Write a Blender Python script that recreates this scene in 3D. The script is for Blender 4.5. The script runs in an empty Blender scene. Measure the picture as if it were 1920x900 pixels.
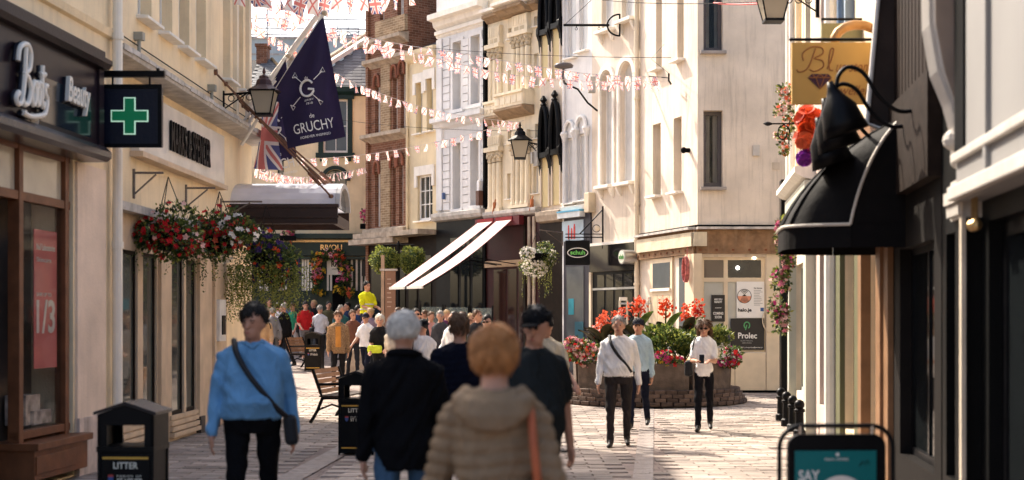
import bpy, bmesh, math, random
import numpy as np
from mathutils import Vector, Matrix
R_ = math.radians
random.seed(7); np.random.seed(7)
sc = bpy.context.scene
COL = sc.collection
# ---------------------------------------------------------------- camera
EYE, FPX, CX, HY = 1.68, 2667.0, 960.0, 600.0
cam = bpy.data.cameras.new('street_camera')
cam.lens = 50.0; cam.sensor_width = 36.0; cam.shift_y = 150/1920
cam.clip_start = 0.1; cam.clip_end = 2000
cam.dof.use_dof = True; cam.dof.focus_distance = 33.0; cam.dof.aperture_fstop = 1.9
camo = bpy.data.objects.new('street_camera', cam); COL.objects.link(camo)
camo.location = (0, 0, EYE); camo.rotation_euler = (R_(90), 0, 0)
sc.camera = camo
# ---------------------------------------------------------------- sky and sun
SUN_AZ = (-0.63, 0.777)          # horizontal direction towards the sun
SUN_EL = R_(43)
w = bpy.data.worlds.new('World'); sc.world = w; w.use_nodes = True
nt = w.node_tree; bg = nt.nodes['Background']
sky = nt.nodes.new('ShaderNodeTexSky'); sky.sky_type = 'NISHITA'; sky.sun_disc = False
sky.sun_elevation = SUN_EL; sky.sun_rotation = math.atan2(SUN_AZ[0], SUN_AZ[1])
sky.air_density = 1.0; sky.dust_density = 5.0; sky.ozone_density = 1.0
nt.links.new(sky.outputs[0], bg.inputs[0]); bg.inputs[1].default_value = 0.125
sun = bpy.data.lights.new('sun', 'SUN'); sun.energy = 3.3; sun.angle = R_(0.6); sun.color = (1.0, 0.90, 0.76)
suno = bpy.data.objects.new('sun', sun); COL.objects.link(suno)
sdir = Vector((SUN_AZ[0]*math.cos(SUN_EL), SUN_AZ[1]*math.cos(SUN_EL), math.sin(SUN_EL)))
suno.rotation_euler = sdir.to_track_quat('Z', 'Y').to_euler(); suno.location = (-20, 30, 40)
sc.view_settings.view_transform = 'Standard'; sc.view_settings.look = 'None'
sc.view_settings.exposure = 1.5; sc.view_settings.gamma = 1.0
sc.cycles.max_bounces = 6; sc.cycles.diffuse_bounces = 3; sc.cycles.glossy_bounces = 3
sc.cycles.transmission_bounces = 4; sc.cycles.transparent_max_bounces = 8
sc.cycles.caustics_reflective = False; sc.cycles.caustics_refractive = False

# ---------------------------------------------------------------- helpers
def G(y):
    "height of the street at depth y: it climbs gently beyond the planter"
    if y < 18: return 0.0
    if y < 50: return 0.0008*(y-18)**2
    return 0.0008*32*32
def at(px, y, py=None):
    "world point for a photo column (and row) at a known depth"
    x = (px-CX)/FPX*y
    return (x, y) if py is None else (x, y, EYE+(HY-py)/FPX*y)

MATS = {}
def mat(name, col, rough=0.7, var=0.18, scale=3.0, bump=0.15, bscale=30.0, metal=0.0, streak=0.0,
        spec=0.28, dirt=None, trans=0.0, emit=0.0, coat=0.0, rnd=0.0, sheen=0.0, subsurf=0.0):
    if name in MATS: return MATS[name]
    m = bpy.data.materials.new(name); m.use_nodes = True; MATS[name] = m
    t = m.node_tree; N = t.nodes; L = t.links; p = N['Principled BSDF']
    p.inputs['Roughness'].default_value = rough; p.inputs['Metallic'].default_value = metal
    p.inputs['Specular IOR Level'].default_value = spec
    if coat: p.inputs['Coat Weight'].default_value = coat
    if sheen: p.inputs['Sheen Weight'].default_value = sheen
    tc = N.new('ShaderNodeTexCoord')
    n1 = N.new('ShaderNodeTexNoise'); n1.inputs['Scale'].default_value = scale; n1.inputs['Detail'].default_value = 6
    L.new(tc.outputs['Object'], n1.inputs['Vector'])
    mp = N.new('ShaderNodeMapRange'); mp.inputs[1].default_value = 0.3; mp.inputs[2].default_value = 0.7
    mp.inputs[3].default_value = 1-var; mp.inputs[4].default_value = 1+var
    L.new(n1.outputs[0], mp.inputs[0])
    mx = N.new('ShaderNodeMix'); mx.data_type = 'RGBA'; mx.blend_type = 'MULTIPLY'; mx.inputs[0].default_value = 1
    mx.inputs[6].default_value = (*col, 1); L.new(mp.outputs[0], mx.inputs[7])
    out = mx.outputs[2]
    if rnd:
        oi = N.new('ShaderNodeObjectInfo'); ge = N.new('ShaderNodeNewGeometry')
        ad = N.new('ShaderNodeMath'); ad.operation = 'ADD'; fr = N.new('ShaderNodeMath'); fr.operation = 'FRACT'
        L.new(oi.outputs['Random'], ad.inputs[0]); L.new(ge.outputs['Random Per Island'], ad.inputs[1]); L.new(ad.outputs[0], fr.inputs[0])
        m3 = N.new('ShaderNodeMapRange'); m3.inputs[3].default_value = 1-rnd; m3.inputs[4].default_value = 1+rnd
        L.new(fr.outputs[0], m3.inputs[0])
        m4 = N.new('ShaderNodeMix'); m4.data_type = 'RGBA'; m4.blend_type = 'MULTIPLY'; m4.inputs[0].default_value = 1
        L.new(out, m4.inputs[6]); L.new(m3.outputs[0], m4.inputs[7]); out = m4.outputs[2]
    if streak:
        mpg = N.new('ShaderNodeMapping'); mpg.inputs['Scale'].default_value = (5, 5, 0.35)
        L.new(tc.outputs['Object'], mpg.inputs[0])
        n3 = N.new('ShaderNodeTexNoise'); n3.inputs['Scale'].default_value = 1.6; n3.inputs['Detail'].default_value = 8
        n3.inputs['Roughness'].default_value = 0.7
        L.new(mpg.outputs[0], n3.inputs['Vector'])
        m5 = N.new('ShaderNodeMapRange'); m5.inputs[1].default_value = 0.5; m5.inputs[2].default_value = 0.78
        m5.inputs[3].default_value = 0; m5.inputs[4].default_value = streak
        L.new(n3.outputs[0], m5.inputs[0])
        m6 = N.new('ShaderNodeMix'); m6.data_type = 'RGBA'; m6.inputs[7].default_value = (*(dirt or (0.16, 0.13, 0.10)), 1)
        L.new(m5.outputs[0], m6.inputs[0]); L.new(out, m6.inputs[6]); out = m6.outputs[2]
    L.new(out, p.inputs['Base Color'])
    if bump:
        n2 = N.new('ShaderNodeTexNoise'); n2.inputs['Scale'].default_value = bscale; n2.inputs['Detail'].default_value = 4
        L.new(tc.outputs['Object'], n2.inputs['Vector'])
        b = N.new('ShaderNodeBump'); b.inputs['Strength'].default_value = bump; b.inputs['Distance'].default_value = 0.02
        L.new(n2.outputs[0], b.inputs['Height']); L.new(b.outputs[0], p.inputs['Normal'])
    if trans:   # thin leaves and cloth let light through
        tr = N.new('ShaderNodeBsdfTranslucent'); ms = N.new('ShaderNodeMixShader'); ms.inputs[0].default_value = trans
        L.new(out, tr.inputs[0]); L.new(p.outputs[0], ms.inputs[1]); L.new(tr.outputs[0], ms.inputs[2])
        L.new(ms.outputs[0], N['Material Output'].inputs[0])
    if emit:
        p.inputs['Emission Color'].default_value = (*col, 1); p.inputs['Emission Strength'].default_value = emit
    return m

def glass(name, col=(0.03, 0.035, 0.04), rough=0.04, alpha=1.0):
    if name in MATS: return MATS[name]
    m = mat(name, col, rough, var=0.1, bump=0.03, bscale=1.5, spec=0.45)
    if alpha < 1: m.node_tree.nodes['Principled BSDF'].inputs['Alpha'].default_value = alpha
    return m

class MB:
    def __init__(s): s.v = []; s.f = []; s.m = []; s.mi = 0
    def add(s, vs, fs):
        o = len(s.v); s.v += [tuple(v) for v in vs]
        for f in fs: s.f.append(tuple(i+o for i in f)); s.m.append(s.mi)
        return s
    def box(s, x0, y0, z0, x1, y1, z1):
        x0, x1 = min(x0, x1), max(x0, x1); y0, y1 = min(y0, y1), max(y0, y1); z0, z1 = min(z0, z1), max(z0, z1)
        return s.add([(x0,y0,z0),(x1,y0,z0),(x1,y1,z0),(x0,y1,z0),(x0,y0,z1),(x1,y0,z1),(x1,y1,z1),(x0,y1,z1)],
                     [(0,3,2,1),(4,5,6,7),(0,1,5,4),(1,2,6,5),(2,3,7,6),(3,0,4,7)])
    def quad(s, a, b, c, d): return s.add([a, b, c, d], [(0, 1, 2, 3)])
    def prism(s, poly, a, b, ax='y'):
        "poly: 2-D outline; extruded from a to b along ax (the two remaining axes take the outline in x,y,z order)"
        n = len(poly)
        def P(p, e): return {'y': (p[0], e, p[1]), 'x': (e, p[0], p[1]), 'z': (p[0], p[1], e)}[ax]
        vs = [P(p, a) for p in poly]+[P(p, b) for p in poly]
        fs = [tuple(range(n)), tuple(range(2*n-1, n-1, -1))]+[(i, n+i, n+(i+1) % n, (i+1) % n) for i in range(n)]
        return s.add(vs, fs)
    def tube(s, pts, r, n=8, caps=True):
        pts = [Vector(p) for p in pts]; k = len(pts)
        rs = list(r) if hasattr(r, '__len__') else [r]*k
        vs = []; prev = None
        for i, p in enumerate(pts):
            d = (pts[min(i+1, k-1)]-pts[max(i-1, 0)]); d = d.normalized() if d.length > 1e-9 else Vector((0, 0, 1))
            if prev is None:
                a = Vector((0, 0, 1)) if abs(d.z) < 0.9 else Vector((1, 0, 0)); u = d.cross(a).normalized()
            else:
                u = prev-d*prev.dot(d); u = u.normalized() if u.length > 1e-6 else d.orthogonal().normalized()
            prev = u; v_ = d.cross(u)
            for j in range(n):
                t = 2*math.pi*j/n; vs.append(p+(u*math.cos(t)+v_*math.sin(t))*rs[i])
        fs = [(i*n+j, i*n+(j+1) % n, (i+1)*n+(j+1) % n, (i+1)*n+j) for i in range(k-1) for j in range(n)]
        if caps: fs += [tuple(range(n-1, -1, -1)), tuple(range((k-1)*n, k*n))]
        return s.add(vs, fs)
    def lathe(s, prof, n=16, c=(0, 0, 0), rot=0.0, sx=1, sy=1):
        vs = []
        for r, z in prof:
            for j in range(n):
                t = 2*math.pi*j/n+rot; vs.append((c[0]+r*math.cos(t)*sx, c[1]+r*math.sin(t)*sy, c[2]+z))
        k = len(prof)
        fs = [(i*n+j, i*n+(j+1) % n, (i+1)*n+(j+1) % n, (i+1)*n+j) for i in range(k-1) for j in range(n)]
        fs += [tuple(range(n-1, -1, -1)), tuple(range((k-1)*n, k*n))]
        return s.add(vs, fs)
    def ball(s, c, r, n=8, k=5, sq=(1, 1, 1)):
        prof = [(max(1e-4, math.sin(math.pi*i/k))*r, -math.cos(math.pi*i/k)*r*sq[2]) for i in range(k+1)]
        return s.lathe(prof, n, c, 0, sq[0], sq[1])
    def build(s, name, m, parent=None, M=None, smooth=False, bevel=0, kind=None):
        me = bpy.data.meshes.new(name); me.from_pydata(s.v, [], s.f)
        ms = m if isinstance(m, (list, tuple)) else [m]
        for q in ms: me.materials.append(q)
        if len(ms) > 1: me.polygons.foreach_set('material_index', s.m)
        if smooth: me.polygons.foreach_set('use_smooth', [True]*len(me.polygons))
        me.update()
        o = bpy.data.objects.new(name, me); COL.objects.link(o)
        if parent: o.parent = parent
        if M is not None: o.matrix_local = M
        if bevel:
            b = o.modifiers.new('bevel', 'BEVEL'); b.width = bevel; b.segments = 2; b.limit_method = 'ANGLE'; b.angle_limit = R_(50)
        if kind: o['kind'] = kind
        return o

def tag(o, label=None, cat=None, group=None, kind=None):
    if label: o['label'] = label
    if cat: o['category'] = cat
    if group: o['group'] = group
    if kind: o['kind'] = kind
    return o
def thing(name, label, cat, loc=(0, 0, 0), rz=0.0, group=None):
    o = bpy.data.objects.new(name, None); COL.objects.link(o); o.empty_display_size = 0.2
    o.location = loc; o.rotation_euler = (0, 0, rz)
    return tag(o, label, cat, group)
def dup(o, parent=None):
    c = o.copy(); COL.objects.link(c); c.parent = parent
    for ch in list(o.children): dup(ch, c)
    return c

_tc = {}
def text_geo(s, extrude=0.004, shear=0.0, bold=0.0, spacing=1.0):
    key = (s, extrude, shear, bold, spacing)
    if key in _tc: return _tc[key]
    cu = bpy.data.curves.new('lettering', 'FONT'); cu.body = s; cu.extrude = extrude; cu.shear = shear; cu.offset = bold
    cu.space_character = spacing; cu.resolution_u = 3; cu.align_x = 'LEFT'
    ob = bpy.data.objects.new('lettering', cu)
    me = bpy.data.meshes.new_from_object(ob)
    vs = np.array([v.co[:] for v in me.vertices]) if len(me.vertices) else np.zeros((1, 3))
    fs = [tuple(p.vertices) for p in me.polygons]
    bpy.data.objects.remove(ob); bpy.data.curves.remove(cu); bpy.data.meshes.remove(me)
    _tc[key] = (vs, fs); return vs, fs
def text(mb, s, x0, x1, z0, z1, y, depth=0.01, fit=True, **kw):
    "lettering filling the rectangle x0..x1, z0..z1, standing proud of plane y towards -y"
    vs, fs = text_geo(s, **kw); v = vs.copy(); mn = v.min(0); sz = np.maximum(v.max(0)-mn, 1e-6)
    out = np.zeros_like(v)
    sx = (x1-x0)/sz[0]; sz_ = (z1-z0)/sz[1]
    out[:, 0] = x0+(v[:, 0]-mn[0])*sx; out[:, 2] = z0+(v[:, 1]-mn[1])*sz_
    out[:, 1] = y-(v[:, 2]-mn[2])/sz[2]*depth
    mb.add(out.tolist(), fs)
    return mb

class Fac:
    "a vertical facade from L to R as seen from the street; local x along it, y into the building, z up"
    def __init__(s, L, R):
        s.L = np.array(L, float); s.R = np.array(R, float); d = s.R-s.L; s.W = float(np.hypot(*d)); s.X = d/s.W
        s.Y = np.array([-s.X[1], s.X[0]])
        s.M = Matrix(((s.X[0], s.Y[0], 0, s.L[0]), (s.X[1], s.Y[1], 0, s.L[1]), (0, 0, 1, 0), (0, 0, 0, 1)))
    def p(s, px, py, n=0.0):
        "photo pixel -> (u, z) on the plane standing n in front of the facade"
        k = (px-CX)/FPX; y = float((s.L-n*s.Y)@s.Y)/(k*s.Y[0]+s.Y[1]); q = np.array([k*y, y])
        return float((q-s.L)@s.X), EYE+(HY-py)/FPX*y
    def u(s, px, n=0.0): return s.p(px, 0, n)[0]
    def z(s, px, py, n=0.0): return s.p(px, py, n)[1]
    def world(s, u, n=0.0):
        q = s.L+u*s.X-n*s.Y; return (float(q[0]), float(q[1]))
    def root(s, name, label, cat='building', group=None):
        s.o = thing(name, label, cat, (s.L[0], s.L[1], 0), math.atan2(s.X[1], s.X[0]), group); s.rootM = s.M; return s.o
    def add(s, mb, name, m, parent=None, **kw):
        M = None
        if parent is None: parent = s.o; M = s.rootM.inverted() @ s.M
        return mb.build(name, m, parent, M, **kw)
    def rect(s, px0, py0, px1, py1, n=0.0):
        "photo rectangle -> u0,u1,z0,z1 (heights taken at the middle column)"
        pm = (px0+px1)/2; return s.u(px0, n), s.u(px1, n), s.z(pm, py1, n), s.z(pm, py0, n)

def wall(fac, u0, u1, z0, z1, holes, m, depth=0.25, back=5.0, name='wall', top=True):
    "a wall sheet with real openings and reveals, closed at the sides, the back and the top"
    us = sorted({u0, u1, *[h[0] for h in holes], *[h[1] for h in holes]}); us = [u for u in us if u0-1e-6 <= u <= u1+1e-6]
    zs = sorted({z0, z1, *[h[2] for h in holes], *[h[3] for h in holes]}); zs = [z for z in zs if z0-1e-6 <= z <= z1+1e-6]
    mb = MB()
    for a, b in zip(us, us[1:]):
        for c, d in zip(zs, zs[1:]):
            if b-a < 1e-5 or d-c < 1e-5: continue
            uc, zc = (a+b)/2, (c+d)/2
            if any(h[0] < uc < h[1] and h[2] < zc < h[3] for h in holes): continue
            mb.quad((a, 0, c), (b, 0, c), (b, 0, d), (a, 0, d))
    for h in holes:
        a, b, c, d = h; e = depth
        mb.quad((a, 0, c), (a, 0, d), (a, e, d), (a, e, c)); mb.quad((b, 0, d), (b, 0, c), (b, e, c), (b, e, d))
        mb.quad((a, 0, d), (b, 0, d), (b, e, d), (a, e, d)); mb.quad((b, 0, c), (a, 0, c), (a, e, c), (b, e, c))
    if back:
        mb.quad((u0, back, z0), (u0, 0, z0), (u0, 0, z1), (u0, back, z1)); mb.quad((u1, 0, z0), (u1, back, z0), (u1, back, z1), (u1, 0, z1))
        mb.quad((u1, back, z0), (u0, back, z0), (u0, back, z1), (u1, back, z1))
        if top: mb.quad((u0, 0, z1), (u1, 0, z1), (u1, back, z1), (u0, back, z1))
    return fac.add(mb, name, m)

def window(fac, h, frame, pane, y=0.16, fw=0.05, nx=1, nz=2, sill=None, bar=0.028, name='window', sillw=0.06, sd=0.14, curtain=False):
    a, b, c, d = h; mb = MB(); t = 0.05
    mb.box(a, y, c, a+fw, y+t, d); mb.box(b-fw, y, c, b, y+t, d)
    mb.box(a+fw, y, d-fw, b-fw, y+t, d); mb.box(a+fw, y, c, b-fw, y+t, c+fw*1.3)
    ia, ib, ic, id_ = a+fw, b-fw, c+fw*1.3, d-fw
    for i in range(1, nx):
        x = ia+(ib-ia)*i/nx; mb.box(x-bar/2, y+.004, ic, x+bar/2, y+t-.004, id_)
    for j in range(1, nz):
        z = ic+(id_-ic)*j/nz; mb.box(ia, y+.008, z-bar/2, ib, y+t-.008, z+bar/2)
    o = fac.add(mb, name, frame)
    for i in range(nx):
        for j in range(nz):
            x0 = ia+(ib-ia)*i/nx; x1 = ia+(ib-ia)*(i+1)/nx; z0 = ic+(id_-ic)*j/nz; z1 = ic+(id_-ic)*(j+1)/nz
            g = MB().box(x0, y+.02, z0, x1, y+.032, z1); g.build('pane', pane, o)
    if curtain:
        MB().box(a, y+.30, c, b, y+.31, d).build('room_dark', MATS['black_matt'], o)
        for s0, s1 in ((ia, ia+(ib-ia)*random.uniform(.22, .4)), (ib-(ib-ia)*random.uniform(.2, .38), ib)):
            k = 14; cv = [(s0+(s1-s0)*i/k, y+.10+.025*math.sin(i*1.7), zz) for zz in (ic, id_) for i in range(k+1)]
            MB().add(cv, [(i, i+1, k+2+i, k+1+i) for i in range(k)]).build('curtain', mat('net_curtain', (.75, .70, .62), .9, .1, 5, 0), o)
    if sill:
        q = MB().prism([(-sd, c-sillw*0.9), (-sd, c-.012), (y, c+.004), (y, c-sillw*0.9)], a-.07, b+.07, 'x'); q.build('sill', sill, o, bevel=.008)
    return o
def cornice(fac, u0, u1, z, prof, m, name='cornice', parent=None):
    "prof: list of (projection, height above z) from the bottom up"
    poly = [(0.02, prof[0][1]+z)]+[(-p, z+h) for p, h in prof]+[(0.02, prof[-1][1]+z)]
    return fac.add(MB().prism(poly, u0, u1, 'x'), name, m, parent)
# ================================================================ materials
cream = mat('cream_render', (0.88, 0.70, 0.46), 0.85, .07, 1.2, .25, 45, streak=.25)
cream2 = mat('pale_cream_render', (0.74, 0.63, 0.47), 0.85, .08, 1.1, .25, 40, streak=.30)
pinkcream = mat('pinkish_render', (0.84, 0.66, 0.52), 0.8, .08, 1.5, .2, 30, streak=.22)
white_r = mat('white_render', (0.68, 0.585, 0.48), 0.85, .08, 1.0, .3, 35, streak=.55)
bluewhite = mat('blue_white_paint', (0.72, 0.71, 0.70), 0.7, .06, 1.5, .15, 40, streak=.22)
oldcream = mat('weathered_cream_paint', (0.75, 0.65, 0.48), 0.75, .10, 2.0, .2, 30, streak=.30)
yelcream = mat('yellow_cream_paint', (0.74, 0.61, 0.40), 0.8, .07, 1.2, .2, 40, streak=.22)
paleyellow = mat('pale_yellow_paint', (0.64, 0.52, 0.28), 0.7, .06, 1.5, .1, 40, streak=.12)
trimwhite = mat('white_trim', (0.82, 0.77, 0.69), 0.6, .08, 4, .12, 60, streak=.2)
sandstone = mat('sandstone_cladding', (0.64, 0.48, 0.33), 0.75, .14, 2.5, .25, 70, streak=.2)
stonedirty = mat('dirty_stone', (0.42, 0.34, 0.26), 0.9, .3, 5, .5, 25, streak=.5, dirt=(.06, .045, .035))
lead = mat('weathered_lead', (0.46, 0.43, 0.40), 0.5, .3, 6, .3, 20, streak=.4)
darkplum = mat('dark_plum_panel', (0.018, 0.011, 0.016), 0.3, .15, 2, .02, 8, spec=.16)
black = mat('black_paint', (0.004, 0.004, 0.005), 0.38, .3, 6, .08, 30, spec=.12)
blackmatt = mat('black_matt', (0.004, 0.004, 0.0045), 0.75, .3, 6, .15, 30, spec=.05)
iron = mat('black_ironwork', (0.005, 0.005, 0.006), 0.45, .4, 10, .15, 40, spec=.12)
brownframe = mat('brown_timber_frame', (0.17, 0.062, 0.026), 0.45, .25, 5, .12, 30)
darkbrown = mat('dark_brown_timber', (0.014, 0.008, 0.005), 0.5, .3, 5, .1, 30, spec=.1)
winwhite = mat('white_window_frame', (0.74, 0.71, 0.67), 0.5, .08, 5, .05, 40)
wingrey = mat('grey_brown_window_frame', (0.10, 0.085, 0.085), 0.45, .12, 5, .05, 40)
gdark = glass('dark_window_glass', (.010, .012, .014))
gmid = glass('grey_window_glass', (0.10, 0.11, 0.115), .06); gcurt = glass('curtained_glass', (.02, .024, .026), .04, alpha=.22)
gpale = glass('blind_behind_glass', (0.50, 0.45, 0.36), .12)
gblue = glass('pale_blind_glass', (0.58, 0.58, 0.57), .2)
gshop = glass('shop_window_glass', (0.010, 0.012, 0.013), .05)
gclear = glass('clear_glass', (0.02, 0.025, 0.025), .03, alpha=.14)
slate = mat('roof_slate', (0.13, 0.13, 0.135), 0.7, .25, 6, .3, 25, rnd=.35, streak=.25, dirt=(.22, .15, .06))
brick = mat('red_brick', (0.24, 0.105, 0.06), 0.85, .2, 3, .3, 40, streak=.3)
brickbuff = mat('buff_brick', (0.36, 0.25, 0.15), 0.85, .2, 3, .3, 40, streak=.3)
def brickify(m, col2, mortar, sx=4.4, rowh=.075, bw=.225):
    t = m.node_tree; N = t.nodes; L = t.links; p = N['Principled BSDF']
    tc = N.new('ShaderNodeTexCoord'); sp = N.new('ShaderNodeSeparateXYZ'); cb = N.new('ShaderNodeCombineXYZ')
    ad = N.new('ShaderNodeMath'); ad.operation = 'ADD'
    L.new(tc.outputs['Object'], sp.inputs[0]); L.new(sp.outputs[0], ad.inputs[0]); L.new(sp.outputs[1], ad.inputs[1])
    L.new(ad.outputs[0], cb.inputs[0]); L.new(sp.outputs[2], cb.inputs[1])
    b = N.new('ShaderNodeTexBrick'); b.inputs['Scale'].default_value = 1; b.inputs['Brick Width'].default_value = bw
    b.inputs['Row Height'].default_value = rowh; b.inputs['Mortar Size'].default_value = .006
    src = p.inputs['Base Color'].links[0].from_socket
    mx = N.new('ShaderNodeMix'); mx.data_type = 'RGBA'; mx.blend_type = 'MULTIPLY'; mx.inputs[0].default_value = 1
    b.inputs['Color1'].default_value = (1, 1, 1, 1); b.inputs['Color2'].default_value = (*col2, 1); b.inputs['Mortar'].default_value = (*mortar, 1)
    L.new(cb.outputs[0], b.inputs['Vector']); L.new(src, mx.inputs[6]); L.new(b.outputs['Color'], mx.inputs[7]); L.new(mx.outputs[2], p.inputs['Base Color'])
brickify(brick, (.6, .55, .5), (1.25, 1.9, 2.4)); brickify(brickbuff, (.65, .6, .55), (1.3, 1.5, 1.7))

# ================================================================ street
paving = mat('paving_bed', (0.30, 0.24, 0.21), .85, .2, 1.5, .3, 40)
brickify(paving, (.75, .72, .7), (.45, .42, .40), rowh=.21, bw=.42)
t_ = paving.node_tree
for n_ in t_.nodes:           # flat ground: courses run across the street
    if n_.type == 'COMBXYZ':
        sp_ = [q for q in t_.nodes if q.type == 'SEPXYZ'][0]
        t_.links.new(sp_.outputs[0], n_.inputs[0]); t_.links.new(sp_.outputs[1], n_.inputs[1])
ys = [-60, -20, 0, 10, 18]+list(range(20, 52, 2))+[60, 120, 400]
gm = MB()
for a, b in zip(ys, ys[1:]):
    gm.quad((-250, a, G(a)-.012), (250, a, G(a)-.012), (250, b, G(b)-.012), (-250, b, G(b)-.012))
ground = tag(gm.build('pavement', paving), kind='structure')
paver_m = mat('paver_stone', (0.36, 0.30, 0.255), .72, .14, 5, .35, 55, rnd=.30, spec=.3)
def worldwear(m, big=.8, lo=.72, spots=True):
    "stains, wear and trodden-in gum that run across the joints of many pieces"
    t = m.node_tree; N = t.nodes; L = t.links; p = N['Principled BSDF']; ge = N.new('ShaderNodeNewGeometry'); src = p.inputs['Base Color'].links[0].from_socket
    n = N.new('ShaderNodeTexNoise'); n.inputs['Scale'].default_value = big; n.inputs['Detail'].default_value = 9; n.inputs['Roughness'].default_value = .65; L.new(ge.outputs['Position'], n.inputs['Vector'])
    r = N.new('ShaderNodeMapRange'); r.inputs[1].default_value = .34; r.inputs[2].default_value = .62; r.inputs[3].default_value = lo; r.inputs[4].default_value = 1.12; L.new(n.outputs[0], r.inputs[0])
    x = N.new('ShaderNodeMix'); x.data_type = 'RGBA'; x.blend_type = 'MULTIPLY'; x.inputs[0].default_value = 1; L.new(src, x.inputs[6]); L.new(r.outputs[0], x.inputs[7]); out = x.outputs[2]
    if spots:
        v = N.new('ShaderNodeTexVoronoi'); v.inputs['Scale'].default_value = 2.6; L.new(ge.outputs['Position'], v.inputs['Vector'])
        q = N.new('ShaderNodeMapRange'); q.inputs[1].default_value = .085; q.inputs[2].default_value = .11; q.inputs[3].default_value = .35; q.inputs[4].default_value = 1; L.new(v.outputs['Distance'], q.inputs[0])
        z = N.new('ShaderNodeMix'); z.data_type = 'RGBA'; z.blend_type = 'MULTIPLY'; z.inputs[0].default_value = 1; L.new(out, z.inputs[6]); L.new(q.outputs[0], z.inputs[7]); out = z.outputs[2]
    L.new(out, p.inputs['Base Color'])
worldwear(paver_m, .8, .62)
for m_ in (cream, cream2, white_r, pinkcream, oldcream, yelcream, bluewhite): worldwear(m_, .55, .84, False)
PW, PD = .42, .21
def paver_geo(mb, x, y, z, w, d, j):
    e = .006; h = .02
    mb.add([(x, y, z-h), (x+w, y, z-h), (x+w, y+d, z-h), (x, y+d, z-h), (x+e, y+e, z+j), (x+w-e, y+e, z+j), (x+w-e, y+d-e, z+j), (x+e, y+d-e, z+j)],
           [(4, 5, 6, 7), (0, 1, 5, 4), (1, 2, 6, 5), (2, 3, 7, 6), (3, 0, 4, 7)])
pm = MB(); paver_geo(pm, 0, 0, 0, PW-.013, PD-.013, .0); p0 = None
rest = MB(); cand = []
ky = 0; y = 13.6
DRAIN = lambda yy: (-2.36+.05*(yy-15.0))       # slotted drain running up the street on the left
DRAIN2 = lambda yy: (1.38+.10*(yy-15.0))
while y < 31:
    x = -5.0+(PW/2 if ky % 2 else 0)
    while x < 5.6:
        xc = x+PW/2; yc = y+PD/2
        if abs(xc-DRAIN(yc)) > .30 and abs(xc-DRAIN2(yc)) > .26:
            cand.append((x, y, abs((xc)/yc)))
        x += PW
    y += PD; ky += 1
def vis(c):
    px = CX+(c[0]+PW/2)/c[1]*FPX; py = HY+EYE/c[1]*FPX
    if not (300 < px < 1480) or py > 905: return 1e9
    if 690 < px < 1060: return 50+c[1]
    return c[1]
cand.sort(key=vis)
pl = None
for i, (x, y, _) in enumerate(cand):
    j = random.uniform(-.0035, .0035)
    if i < 300:
        if pl is None: o = pl = pm.build('paver', paver_m, ground)
        else:
            o = pl.copy(); COL.objects.link(o)
        o.location = (x, y, G(y)+j); o.rotation_euler = (random.uniform(-.004, .012), 0, random.uniform(-.01, .01))
    else: paver_geo(rest, x, y, G(y), PW-.013, PD-.013, j)
rest.build('paver_courses', paver_m, ground, kind='stuff')
drain_m = mat('drain_channel', (0.24, 0.20, 0.18), .55, .3, 8, .4, 40, spec=.6)
for D, w_ in ((DRAIN, .15), (DRAIN2, .11)):
    y = 13.6; k = 0
    while y < 30.5:
        xa, xb = D(y), D(y+.495)
        d = MB(); z = G(y)
        d.add([(xa-w_, y, z-.01), (xa+w_, y, z-.01), (xb+w_, y+.49, G(y+.5)-.01), (xb-w_, y+.49, G(y+.5)-.01),
               (xa-w_, y, z+.003), (xa-.02, y, z-.004), (xa+.02, y, z-.004), (xa+w_, y, z+.003),
               (xb-w_, y+.49, z+.003), (xb-.02, y+.49, z-.004), (xb+.02, y+.49, z-.004), (xb+w_, y+.49, z+.003)],
              [(4, 5, 9, 8), (5, 6, 10, 9), (6, 7, 11, 10), (0, 1, 7, 6, 5, 4), (2, 3, 8, 9, 10, 11)])
        d.build('drain_channel', drain_m, ground); y += .5

def pilaster(fac, u0, u1, z0, z1, p, m, name='pilaster', cap=.0, base=.0):
    mb = MB().box(u0, 0.01, z0, u1, -p, z1)
    if cap: mb.box(u0-.04, .01, z1-cap, u1+.04, -p-.05, z1-.01)
    if base: mb.box(u0-.03, .01, z0, u1+.03, -p-.04, z0+base)
    return fac.add(mb, name, m)
def boxf(fac, u0, u1, z0, z1, n0, n1, m, name, parent=None, bevel=0):
    return fac.add(MB().box(u0, -n0, z0, u1, -n1, z1), name, m, parent, bevel=bevel)
def arch_fill(fac, a, b, zs, m, depth=.2, ring=None, n=14, pointed=0):
    "fills the corners over a round arch whose springing is at zs; adds a proud ring moulding"
    r = (b-a)/2; c = (a+b)/2; mb = MB(); zt = zs+r
    arc = [(c-r*math.cos(math.pi*i/n), zs+r*math.sin(math.pi*i/n)) for i in range(n+1)]
    h = n//2
    mb.prism([(a, zt)]+arc[:h+1][::-1], 0.0005, depth); mb.prism([(b, zt)]+arc[h:], 0.0005, depth)
    o = fac.add(mb, 'arch', m)
    if ring:
        rg = MB(); R0, R1 = r+.01, r+.13
        for i in range(n):
            t0, t1 = math.pi*i/n, math.pi*(i+1)/n
            P = lambda R, t: (c-R*math.cos(t), zs+R*math.sin(t))
            rg.prism([P(R0, t0), P(R1, t0), P(R1, t1), P(R0, t1)], .01, -.07)
        fac.add(rg, 'archivolt', ring, o)
    return o

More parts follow.
